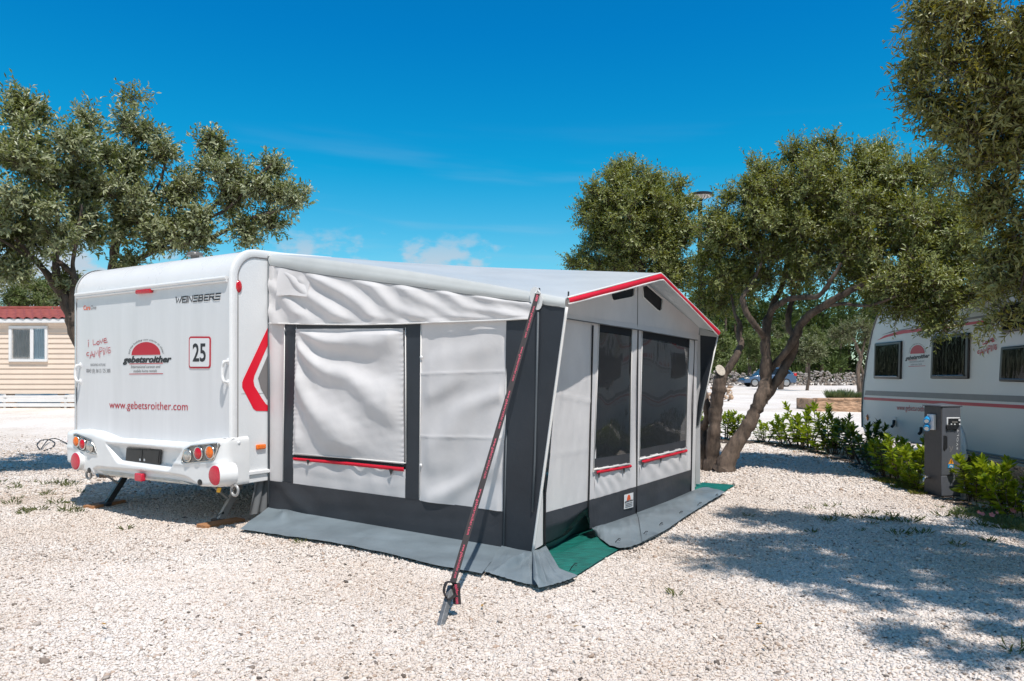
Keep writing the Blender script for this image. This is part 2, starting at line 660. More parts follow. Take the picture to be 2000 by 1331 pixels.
M['cloth_draught'] = clothmat('cloth_draught', (0.16, 0.165, 0.17), 0.6)
M['piping'] = pm('piping', (0.78, 0.76, 0.74), 0.5)
M['zip'] = pm('zip', (0.014, 0.014, 0.017), 0.6, bump=0.6, bscale=200)
M['zip_grey'] = pm('zip_grey', (0.10, 0.115, 0.13), 0.5, bump=0.6, bscale=200)
M['foil'] = panemat('foil', (0.020, 0.020, 0.022), 0.60, wavy=0.6)
M['foil'].node_tree.nodes['Principled BSDF'].inputs['IOR'].default_value = 2.5
M['glass_dark'] = panemat('glass_dark', (0.010, 0.010, 0.011), 0.15)
M['glass_dark'].node_tree.nodes['Principled BSDF'].inputs['Specular IOR Level'].default_value = 0.08
M['mat_green'] = pm('mat_green', (0.004, 0.15, 0.118), 0.5, var=0.6, vscale=9, bump=0.8, bscale=110, bdist=0.006, stretch=(1, 6, 1))
M['webbing'] = pm('webbing', (0.030, 0.024, 0.026), 0.8, bump=0.5, bscale=400, bdist=0.002)
M['pink_print'] = pm('pink_print', (0.70, 0.07, 0.14), 0.6)
M['wood'] = pm('wood', (0.40, 0.19, 0.085), 0.8, var=0.3, vscale=14, stretch=(1, 8, 8), bump=0.4, bscale=40)
M['siding'] = pm('siding', (0.74, 0.61, 0.505), 0.6, var=0.04, vscale=2)
M['roof_tile'] = pm('roof_tile', (0.30, 0.07, 0.052), 0.6, var=0.2, vscale=6)
M['fence_white'] = pm('fence_white', (0.76, 0.76, 0.76), 0.5, var=0.05, vscale=5)
M['curtain'] = pm('curtain', (0.66, 0.78, 0.84), 0.8, var=0.08)
M['curtain_grey'] = pm('curtain_grey', (0.52, 0.50, 0.48), 0.8, var=0.08)
M['pedestal_dark'] = pm('pedestal_dark', (0.052, 0.050, 0.052), 0.55, var=0.15, vscale=30, bump=0.15, bscale=300, bdist=0.001)
M['pedestal_door'] = pm('pedestal_door', (0.105, 0.112, 0.13), 0.5, var=0.1, vscale=10, bump=0.15, bscale=300, bdist=0.001)
M['blue_plastic'] = pm('blue_plastic', (0.02, 0.28, 0.58), 0.35)
M['sticker_orange'] = pm('sticker_orange', (0.85, 0.34, 0.01), 0.4)
M['chrome'] = pm('chrome', (0.65, 0.62, 0.58), 0.25, metal=1.0)
M['lamp_black'] = pm('lamp_black', (0.012, 0.013, 0.016), 0.4)
M['lamp_glass'] = pm('lamp_glass', (0.50, 0.46, 0.42), 0.3, var=0.1)
M['car_blue'] = pm('car_blue', (0.035, 0.10, 0.20), 0.2, 0.6, coat=0.6)
M['car_glass'] = pm('car_glass', (0.01, 0.012, 0.016), 0.08, 0.8)
M['rubber'] = pm('rubber', (0.02, 0.02, 0.021), 0.8)
M['alloy'] = pm('alloy', (0.45, 0.45, 0.46), 0.35, metal=0.8)
M['stone_grey'] = pm('stone_grey', (0.42, 0.39, 0.36), 0.9, var=0.3, vscale=1.5, bump=0.5, bscale=10, bdist=0.03)
M['stone_tan'] = pm('stone_tan', (0.46, 0.29, 0.185), 0.9, var=0.45, vscale=3.5, bump=1.0, bscale=7, bdist=0.06, stretch=(1, 1, 2.6))
M['bark'] = barkmat('bark', (0.035, 0.027, 0.022), (0.15, 0.11, 0.085))
M['bark_light'] = barkmat('bark_light', (0.04, 0.03, 0.024), (0.20, 0.145, 0.11), 10)
M['stump_cut'] = pm('stump_cut', (0.48, 0.42, 0.35), 0.8, var=0.2, vscale=30)
M['leaf_grey'] = leafmat('leaf_grey', [(0.035, 0.055, 0.012), (0.12, 0.155, 0.04), (0.25, 0.285, 0.09), (0.44, 0.45, 0.22), (0.15, 0.19, 0.045), (0.33, 0.33, 0.13), (0.09, 0.12, 0.03)], back=(0.32, 0.34, 0.20), rough=0.33, trans=0.18, tcol=(0.46, 0.52, 0.14))
M['leaf_olive'] = leafmat('leaf_olive', [(0.03, 0.052, 0.008), (0.09, 0.135, 0.018), (0.19, 0.235, 0.045), (0.36, 0.37, 0.10), (0.12, 0.17, 0.022), (0.27, 0.285, 0.05)], back=(0.25, 0.28, 0.11), rough=0.33, trans=0.18, tcol=(0.58, 0.58, 0.06))
M['leaf_olive_near'] = leafmat('leaf_olive_near', [(0.04, 0.05, 0.008), (0.12, 0.13, 0.02), (0.25, 0.23, 0.04), (0.38, 0.32, 0.065), (0.16, 0.17, 0.04), (0.30, 0.31, 0.12)], back=(0.28, 0.29, 0.12), rough=0.33, trans=0.18, tcol=(0.60, 0.54, 0.06))
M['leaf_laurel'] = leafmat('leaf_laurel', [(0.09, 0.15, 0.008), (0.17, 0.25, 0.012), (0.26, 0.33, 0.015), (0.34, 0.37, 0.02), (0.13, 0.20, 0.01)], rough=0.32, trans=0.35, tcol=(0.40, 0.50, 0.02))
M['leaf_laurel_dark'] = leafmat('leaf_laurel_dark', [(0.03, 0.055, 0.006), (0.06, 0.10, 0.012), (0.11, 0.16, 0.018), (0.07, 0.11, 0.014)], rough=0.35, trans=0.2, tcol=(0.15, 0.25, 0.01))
M['leaf_far'] = leafmat('leaf_far', [(0.06, 0.09, 0.03), (0.12, 0.155, 0.055), (0.18, 0.21, 0.085), (0.23, 0.25, 0.12)], rough=0.6, trans=0.25)
M['leaf_silver'] = leafmat('leaf_silver', [(0.10, 0.11, 0.06), (0.17, 0.18, 0.10), (0.24, 0.24, 0.15)], rough=0.6, trans=0.2)
M['leaf_pine'] = leafmat('leaf_pine', [(0.015, 0.032, 0.008), (0.038, 0.068, 0.012), (0.075, 0.115, 0.022), (0.025, 0.045, 0.01)], rough=0.7, trans=0.1)
M['leaf_weed'] = leafmat('leaf_weed', [(0.05, 0.07, 0.015), (0.10, 0.12, 0.03), (0.17, 0.16, 0.06), (0.08, 0.09, 0.03)], rough=0.6)
M['leaf_moss'] = leafmat('leaf_moss', [(0.13, 0.12, 0.02), (0.22, 0.20, 0.03), (0.08, 0.09, 0.015), (0.25, 0.12, 0.05)], rough=0.7)
M['leaf_lavender'] = leafmat('leaf_lavender', [(0.12, 0.16, 0.07), (0.20, 0.24, 0.13), (0.16, 0.20, 0.10)], rough=0.7)
M['dead_leaf'] = leafmat('dead_leaf', [(0.35, 0.12, 0.02), (0.45, 0.20, 0.04), (0.55, 0.28, 0.03)], rough=0.6)
M['petal'] = leafmat('petal', [(0.65, 0.16, 0.22), (0.75, 0.28, 0.32)], rough=0.6)
M['soil'] = pm('soil', (0.085, 0.06, 0.045), 0.95, var=0.4, vscale=12, bump=0.8, bscale=30, bdist=0.03)
M['cable'] = pm('cable', (0.02, 0.02, 0.02), 0.6)


# ------------------------------------------------------------------ lettering
def text_flat(s, shear=0.0, bold=0.0, space=1.0):
    cu = bpy.data.curves.new('lettering', 'FONT')
    cu.body = s
    cu.shear = shear
    cu.offset = bold
    cu.resolution_u = 3
    cu.space_character = space
    to = bpy.data.objects.new('lettering', cu)
    COL.objects.link(to)
    bpy.context.view_layer.update()
    dg = bpy.context.evaluated_depsgraph_get()
    me = bpy.data.meshes.new_from_object(to.evaluated_get(dg))
    bpy.data.objects.remove(to)
    bpy.data.curves.remove(cu)
    v = np.array([tuple(q.co) for q in me.vertices])[:, :2]
    f = [tuple(p.vertices) for p in me.polygons]
    bpy.data.meshes.remove(me)
    v[:, 0] -= v[:, 0].min()
    return v, f


def put_flat(name, v2, f, O, ex, ey, mat, parent, off, fn=None):
    n = ex.cross(ey).normalized()
    vs = []
    for x, y in v2:
        if fn:
            x, y = fn(x, y)
        vs.append(O + ex * x + ey * y + n * off)
    me = bpy.data.meshes.new(name)
    me.from_pydata([tuple(p) for p in vs], [], f)
    return link(name, me, mat, parent, 0)


def text_on(name, s, pl, A, B, hpx, mat, parent, off=0.003, **kw):
    """lettering whose baseline runs from pixel A to pixel B on plane pl = (point, normal)"""
    a = onpl(*A, *pl); b = onpl(*B, *pl)
    mid = ((A[0] + B[0]) / 2, (A[1] + B[1]) / 2)
    hm = (onpl(mid[0], mid[1] - hpx, *pl) - onpl(*mid, *pl)).length
    v, f = text_flat(s, **kw)
    v = v.copy()
    v[:, 0] *= 1.0 / v[:, 0].max()
    v[:, 1] *= hm / v[:, 1].max()
    ex = b - a
    n = Vector(pl[1])
    return put_flat(name, v, f, a + n * off, ex, Z.copy(), mat, parent, 0.0)


def strokes_on(name, strokes, pl, A, B, hpx, w, mat, parent, off=0.003):
    """drawn letters: polylines in a unit box whose base line runs from pixel A to pixel B"""
    a = onpl(*A, *pl); b = onpl(*B, *pl)
    mid = ((A[0] + B[0]) / 2, (A[1] + B[1]) / 2)
    hm = (onpl(mid[0], mid[1] - hpx, *pl) - onpl(*mid, *pl)).length
    ex = b - a; n = Vector(pl[1])
    mb = MB()
    exn = ex.normalized()
    for k, st in enumerate(strokes):
        pts = [a + ex * x + Z * (y * hm) + n * (off + 0.0002 * k) for x, y in st]
        L = []; Rr = []
        for i, p in enumerate(pts):
            d = pts[min(i + 1, len(pts) - 1)] - pts[max(i - 1, 0)]
            d.normalize()
            s = n.cross(d).normalized()
            e = Vector((0, 0, 0))
            if i == 0: e = -d * (w / 2)
            if i == len(pts) - 1: e = d * (w / 2)
            L.append(p + s * (w / 2) + e); Rr.append(p - s * (w / 2) + e)
        m = len(pts)
        mb.add(L + Rr, [(i, i + m, i + m + 1, i + 1) for i in range(m - 1)])
    return mb.build(name, mat, parent, 0)


def decal(name, pxs, pl, mat, parent, off=0.003, th=0.001):
    mb = MB()
    mb.prism([onpl(x, y, *pl) for x, y in pxs], pl[1], th, off)
    return mb.build(name, mat, parent, 0)


def arc(cx, cy, r, a0, a1, n=9, ry=None):
    return [(cx + r * math.cos(R(a0 + (a1 - a0) * i / n)), cy + (ry or r) * math.sin(R(a0 + (a1 - a0) * i / n))) for i in range(n + 1)]


HAND = [  # "i LOVE" over "cAMPiNG", drawn by hand
    [(0.07, 0.62), (0.08, 0.84)], [(0.065, 0.93), (0.085, 0.96)],
    [(0.28, 0.94), (0.29, 0.68), (0.42, 0.72)],
    arc(0.50, 0.76, 0.055, 0, 360, 12, 0.085),
    [(0.58, 0.90), (0.64, 0.72), (0.71, 0.95)],
    [(0.76, 0.83), (0.87, 0.88), (0.84, 0.97), (0.77, 0.95), (0.74, 0.82), (0.78, 0.73), (0.90, 0.76)],
    arc(0.06, 0.22, 0.06, 60, 310, 8, 0.09),
    [(0.15, 0.0), (0.22, 0.36), (0.32, 0.04)], [(0.17, 0.14), (0.31, 0.17)],
    [(0.35, 0.06), (0.37, 0.36), (0.44, 0.18), (0.51, 0.40), (0.54, 0.08)],
    [(0.58, 0.0), (0.57, 0.52), (0.68, 0.48), (0.69, 0.34), (0.58, 0.27)],
    [(0.74, 0.12), (0.745, 0.34)], [(0.738, 0.43), (0.755, 0.46)],
    [(0.79, 0.14), (0.81, 0.48), (0.89, 0.17), (0.89, 0.50)],
    [(1.02, 0.46), (0.95, 0.46), (0.93, 0.28), (0.97, 0.17), (1.03, 0.20), (1.03, 0.33), (0.98, 0.32)],
]

# ------------------------------------------------------------------ ground
CL = onpl(148, 735, EYE + ray(452, 735) * 6.55, V)     # rear left corner of the caravan (plan)
CR0 = EYE + ray(452, 735) * 6.55                        # rear right corner (plan)
CL.z = 0; CR0.z = 0
WID = (CR0 - CL).length


def cv(a, z, p=0.0):
    """caravan point: a across from its left corner, p out of the rear face towards the viewer"""
    return CL + U * a - V * p + Z * z


def rp(p=0.0):
    return (cv(0, 0, p), -V)


SPL = (CR0.copy(), U.copy())                           # caravan side that carries the awning
A0 = onpl(525, 990, *SPL); A0.z = 0                    # awning: inner rear corner on the caravan side
AWP = (A0.copy(), -V)                                  # awning side wall plane
A1 = onpl(1040, 1000, *AWP); A1.z = 0                  # awning: outer front corner
FPL = (A1.copy(), U.copy())                            # awning front wall plane
C1 = onpl(1105, 600, *AWP); C1.z = 0
SKEW = 0.0135                                          # the canopy edge runs in slightly towards the far end
CPL = (C1.copy(), (U + V * SKEW).normalized())                            # front edge of the canopy
TL = 3.72                                              # awning length along the caravan


def s01(x, a, b):
    t = np.clip((x - a) / (b - a), 0, 1)
    return t * t * (3 - 2 * t)


_base_h = ground_h


def ground_h(x, y):
    """the pitch sinks a little under the awning floor"""
    x = np.asarray(x, float); y = np.asarray(y, float)
    dx = x - A0.x; dy = y - A0.y
    ia = dx * U.x + dy * U.y; ib = dx * V.x + dy * V.y
    return _base_h(x, y) - 0.075 * s01(ia, 0.0, .3) * s01(3.05 - ia, 0, .22) * s01(ib, 0.0, .2) * s01(4.0 - ib, 0, .3)


def gravel_ground():
    m, nt, b = newmat('gravel_ground')
    tcn = nt.nodes.new('ShaderNodeTexCoord')
    vec = tcn.outputs['Object']
    vo = nt.nodes.new('ShaderNodeTexVoronoi')
    vo.inputs['Scale'].default_value = 38
    nt.links.new(vec, vo.inputs['Vector'])
    v2 = nt.nodes.new('ShaderNodeTexVoronoi')
    v2.inputs['Scale'].default_value = 15
    nt.links.new(vec, v2.inputs['Vector'])
    rp_ = nt.nodes.new('ShaderNodeValToRGB')
    cr = rp_.color_ramp
    cr.elements[0].position = 0.0; cr.elements[0].color = (0.80, 0.715, 0.65, 1)
    cr.elements[1].position = 1.0; cr.elements[1].color = (0.87, 0.80, 0.735, 1)
    e = cr.elements.new(0.12); e.color = (0.68, 0.60, 0.54, 1)
    e = cr.elements.new(0.2); e.color = (0.83, 0.755, 0.69, 1)
    sx = nt.nodes.new('ShaderNodeSeparateColor')
    nt.links.new(vo.outputs['Color'], sx.inputs[0])
    nt.links.new(sx.outputs[0], rp_.inputs[0])
    nz = nt.nodes.new('ShaderNodeTexNoise')
    nz.inputs['Scale'].default_value = 0.55
    nz.inputs['Detail'].default_value = 8
    nz.inputs['Roughness'].default_value = 0.65
    nt.links.new(vec, nz.inputs['Vector'])
    r2 = nt.nodes.new('ShaderNodeValToRGB')
    r2.color_ramp.elements[0].position = 0.32; r2.color_ramp.elements[0].color = (0.80, 0.76, 0.71, 1)
    r2.color_ramp.elements[1].position = 0.62; r2.color_ramp.elements[1].color = (1, 1, 1, 1)
    nt.links.new(nz.outputs['Fac'], r2.inputs[0])
    mx = nt.nodes.new('ShaderNodeMix'); mx.data_type = 'RGBA'; mx.blend_type = 'MULTIPLY'; mx.inputs[0].default_value = 1
    nt.links.new(rp_.outputs[0], mx.inputs[6]); nt.links.new(r2.outputs[0], mx.inputs[7])
    nt.links.new(mx.outputs[2], b.inputs['Base Color'])
    b.inputs['Roughness'].default_value = 0.95
    b.inputs['Specular IOR Level'].default_value = 0.2
    ad = nt.nodes.new('ShaderNodeMath'); ad.operation = 'ADD'
    ml = nt.nodes.new('ShaderNodeMath'); ml.operation = 'MULTIPLY'; ml.inputs[1].default_value = 2.2
    nt.links.new(v2.outputs['Distance'], ml.inputs[0])
    nt.links.new(vo.outputs['Distance'], ad.inputs[0]); nt.links.new(ml.outputs[0], ad.inputs[1])
    iv = nt.nodes.new('ShaderNodeMath'); iv.operation = 'MULTIPLY'; iv.inputs[1].default_value = -1
    nt.links.new(ad.outputs[0], iv.inputs[0])
    bp = nt.nodes.new('ShaderNodeBump'); bp.inputs['Strength'].default_value = 0.45; bp.inputs['Distance'].default_value = 0.02
    nt.links.new(iv.outputs[0], bp.inputs['Height'])
    nt.links.new(bp.outputs[0], b.inputs['Normal'])
    return m


def build_ground():
    ys = np.r_[np.linspace(-6, 2, 9), np.linspace(2.4, 14, 80), np.linspace(14.5, 30, 40), np.linspace(32, 100, 40), np.geomspace(105, 900, 24)]
    xs1 = np.r_[np.linspace(0, 12, 60), np.linspace(12.5, 40, 40), np.geomspace(42, 700, 26)]
    xs = np.r_[-xs1[:0:-1], xs1]
    X, Y = np.meshgrid(xs, ys)
    Zg = ground_h(X, Y)
    nv, nu = X.shape
    idx = np.arange(nu * nv).reshape(nv, nu)
    a = idx[:-1, :-1].ravel(); b = idx[:-1, 1:].ravel(); c = idx[1:, 1:].ravel(); d = idx[1:, :-1].ravel()
    me = np_mesh('gravel_ground', np.stack([X, Y, Zg], -1).reshape(-1, 3), np.stack([a, b, c, d], 1))
    o = link('gravel_ground', me, gravel_ground(), None, 180)
    tag(o, 'pale crushed limestone ground of the campsite', 'ground', None, 'structure')


build_ground()

# base shape of a broken stone
PHI = (1 + 5 ** 0.5) / 2
ICO_V = np.array([(-1, PHI, 0), (1, PHI, 0), (-1, -PHI, 0), (1, -PHI, 0), (0, -1, PHI), (0, 1, PHI), (0, -1, -PHI), (0, 1, -PHI), (PHI, 0, -1), (PHI, 0, 1), (-PHI, 0, -1), (-PHI, 0, 1)]) / math.sqrt(1 + PHI ** 2)
ICO_F = np.array([(0, 11, 5), (0, 5, 1), (0, 1, 7), (0, 7, 10), (0, 10, 11), (1, 5, 9), (5, 11, 4), (11, 10, 2), (10, 7, 6), (7, 1, 8), (3, 9, 4), (3, 4, 2), (3, 2, 6), (3, 6, 8), (3, 8, 9), (4, 9, 5), (2, 4, 11), (6, 2, 10), (8, 6, 7), (9, 8, 1)])
OCT_V = np.array([(1, 0, 0), (-1, 0, 0), (0, 1, 0), (0, -1, 0), (0, 0, 1), (0, 0, -1), ], float)
OCT_F = np.array([(0, 2, 4), (2, 1, 4), (1, 3, 4), (3, 0, 4), (2, 0, 5), (1, 2, 5), (3, 1, 5), (0, 3, 5)])


def stones(pos, size, rng, flat=0.5, jitter=0.28, octa=False):
    BV, BF = (OCT_V, OCT_F) if octa else (ICO_V, ICO_F)
    n = len(pos); k = len(BV)
    v = BV[None] * (1 + rng.uniform(-jitter, jitter, (n, k, 1)))
    sc3 = np.stack([rng.uniform(.7, 1.25, n), rng.uniform(.7, 1.1, n), rng.uniform(flat * .7, flat * 1.3, n)], 1)
    v = v * sc3[:, None, :]
    # random tilt and turn
    tx = rng.normal(0, .33, n); th = rng.uniform(0, 2 * np.pi, n)
    c, s = np.cos(tx)[:, None], np.sin(tx)[:, None]
    y, z = v[..., 1].copy(), v[..., 2].copy()
    v[..., 1] = y * c - z * s; v[..., 2] = y * s + z * c
    c, s = np.cos(th)[:, None], np.sin(th)[:, None]
    x, y = v[..., 0].copy(), v[..., 1].copy()
    v[..., 0] = x * c - y * s; v[..., 1] = x * s + y * c
    v = v * (size[:, None, None] / 2) + pos[:, None, :]
    f = (BF[None] + (np.arange(n) * k)[:, None, None])
    return v.reshape(-1, 3), f.reshape(-1, 3)


def stone_mat(name, cols):
    m, nt, b = newmat(name)
    geo = nt.nodes.new('ShaderNodeNewGeometry')
    rp_ = nt.nodes.new('ShaderNodeValToRGB')
    rp_.color_ramp.elements.remove(rp_.color_ramp.elements[1])
    for i, (p, c) in enumerate(cols):
        e = rp_.color_ramp.elements[0] if i == 0 else rp_.color_ramp.elements.new(p)
        e.position = p; e.color = (*c, 1)
    nt.links.new(geo.outputs['Random Per Island'], rp_.inputs[0])
    tcn = nt.nodes.new('ShaderNodeTexCoord')
    nz = nt.nodes.new('ShaderNodeTexNoise'); nz.inputs['Scale'].default_value = 60; nz.inputs['Detail'].default_value = 3
    nt.links.new(tcn.outputs['Object'], nz.inputs['Vector'])
    mr = nt.nodes.new('ShaderNodeMapRange'); mr.inputs['To Min'].default_value = 0.86; mr.inputs['To Max'].default_value = 1.10
    nt.links.new(nz.outputs['Fac'], mr.inputs['Value'])
    n3 = nt.nodes.new('ShaderNodeTexNoise'); n3.inputs['Scale'].default_value = 0.7; n3.inputs['Detail'].default_value = 6
    nt.links.new(tcn.outputs['Object'], n3.inputs['Vector'])
    m3 = nt.nodes.new('ShaderNodeMapRange'); m3.inputs['From Min'].default_value = .3; m3.inputs['From Max'].default_value = .6
    m3.inputs['To Min'].default_value = 0.0; m3.inputs['To Max'].default_value = 1.0
    nt.links.new(n3.outputs['Fac'], m3.inputs['Value'])
    mm = nt.nodes.new('ShaderNodeMix'); mm.data_type = 'RGBA'
    mm.inputs[6].default_value = (0.84, 0.775, 0.71, 1); mm.inputs[7].default_value = (1, 1, 1, 1)
    nt.links.new(m3.outputs[0], mm.inputs[0])
    m4 = nt.nodes.new('ShaderNodeMix'); m4.data_type = 'RGBA'; m4.blend_type = 'MULTIPLY'; m4.inputs[0].default_value = 1
    nt.links.new(mr.outputs[0], m4.inputs[6]); nt.links.new(mm.outputs[2], m4.inputs[7])
    mx = nt.nodes.new('ShaderNodeMix'); mx.data_type = 'RGBA'; mx.blend_type = 'MULTIPLY'; mx.inputs[0].default_value = 1
    nt.links.new(rp_.outputs[0], mx.inputs[6]); nt.links.new(m4.outputs[2], mx.inputs[7])
    nt.links.new(mx.outputs[2], b.inputs['Base Color'])
    b.inputs['Roughness'].default_value = 0.9
    b.inputs['Specular IOR Level'].default_value = 0.25
    return m


M['gravel'] = stone_mat('gravel', [(0, (0.775, 0.69, 0.625)), (0.25, (0.825, 0.755, 0.695)), (0.5, (0.74, 0.65, 0.585)), (0.72, (0.805, 0.73, 0.67)), (0.88, (0.64, 0.565, 0.51)), (0.925, (0.46, 0.40, 0.36)), (0.965, (0.55, 0.41, 0.32)), (0.992, (0.24, 0.20, 0.175)), (1.0, (0.07, 0.06, 0.055))])


def inside_quad(x, y, P, a_dir, al, b_dir, bl):
    dx = x - P.x; dy = y - P.y
    a = dx * a_dir.x + dy * a_dir.y
    b = dx * b_dir.x + dy * b_dir.y
    return (a > 0) & (a < al) & (b > 0) & (b < bl)


def in_poly(x, y, poly):
    c = np.zeros(len(x), bool)
    for i in range(len(poly)):
        ax, ay = poly[i]; bx, by = poly[i - 1]
        with np.errstate(divide='ignore', invalid='ignore'):
            c ^= ((ay > y) != (by > y)) & (x < (bx - ax) * (y - ay) / (by - ay) + ax)
    return c


SKIRT_POLY = [(p.x, p.y) for p in [gp(*q) for q in ((470, 1027), (560, 1045), (640, 1057), (760, 1083), (850, 1106), (941, 1123), (1000, 1135), (1055, 1147), (1108, 1138), (1190, 1091), (1300, 1028), (1434, 950))] + [A1 + V * 4.05, A0 + V * 4.0, A0 + V * .3]]


def build_gravel():
    rng = np.random.RandomState(7)
    VS = []; FS = []; off = 0
    for (y0, y1, n, smu, octa, bed) in ((2.85, 5.2, 90000, 0.0148, False, 0.22), (5.2, 8.2, 76000, 0.0205, True, 0.22), (8.2, 15.5, 62000, 0.030, True, 0.22), (2.85, 9.0, 1600, 0.027, False, 0.18)):
        # even cover: uniform over the widening strip in view
        y = np.sqrt(rng.uniform(y0 ** 2, y1 ** 2, n * 2))
        x = rng.uniform(-.73, .73, n * 2) * y
        keep = ~in_poly(x, y, SKIRT_POLY)
        far = (y > 8.2) & (x > -.30 * y) & (x < .18 * y)
        keep &= ~far
        keep &= rng.uniform(0, 1, len(y)) > np.clip((y - 9.5) / 6.0, 0, 1) ** 1.0
        x = x[keep]; y = y[keep]
        x = x[:n]; y = y[:n]
        s = smu * np.exp(rng.normal(0, .30, len(x)))
        z = ground_h(x, y) + s * rng.uniform(.02, bed, len(x))
        v, f = stones(np.stack([x, y, z], 1), s, rng, octa=octa, jitter=.38)
        VS.append(v); FS.append(f + off); off += len(v)
    me = np_mesh('gravel', np.concatenate(VS), np.concatenate(FS))
    o = link('gravel', me, M['gravel'], None, 0)
    tag(o, 'loose white crushed limestone gravel', 'gravel', None, 'stuff')


build_gravel()

# ------------------------------------------------------------------ caravan with the number 25
car = thing('caravan', cv(WID / 2, 0), 'white caravan seen from behind with number 25 sign and red sun logo', 'caravan')


def profile():
    pts = [(0.0, 0.40), (0.0, 2.165)]
    for i in range(1, 13):
        q = R(90 * i / 12)
        pts.append((0.27 - 0.27 * math.cos(q), 2.165 + 0.275 * math.sin(q)))
    pts += [(0.6, 2.455), (1.2, 2.50), (2.0, 2.545), (3.6, 2.56), (4.4, 2.52), (4.9, 2.40), (5.2, 2.15), (5.35, 1.7), (5.42, 1.0), (5.30, 0.55), (5.1, 0.40)]
    return pts


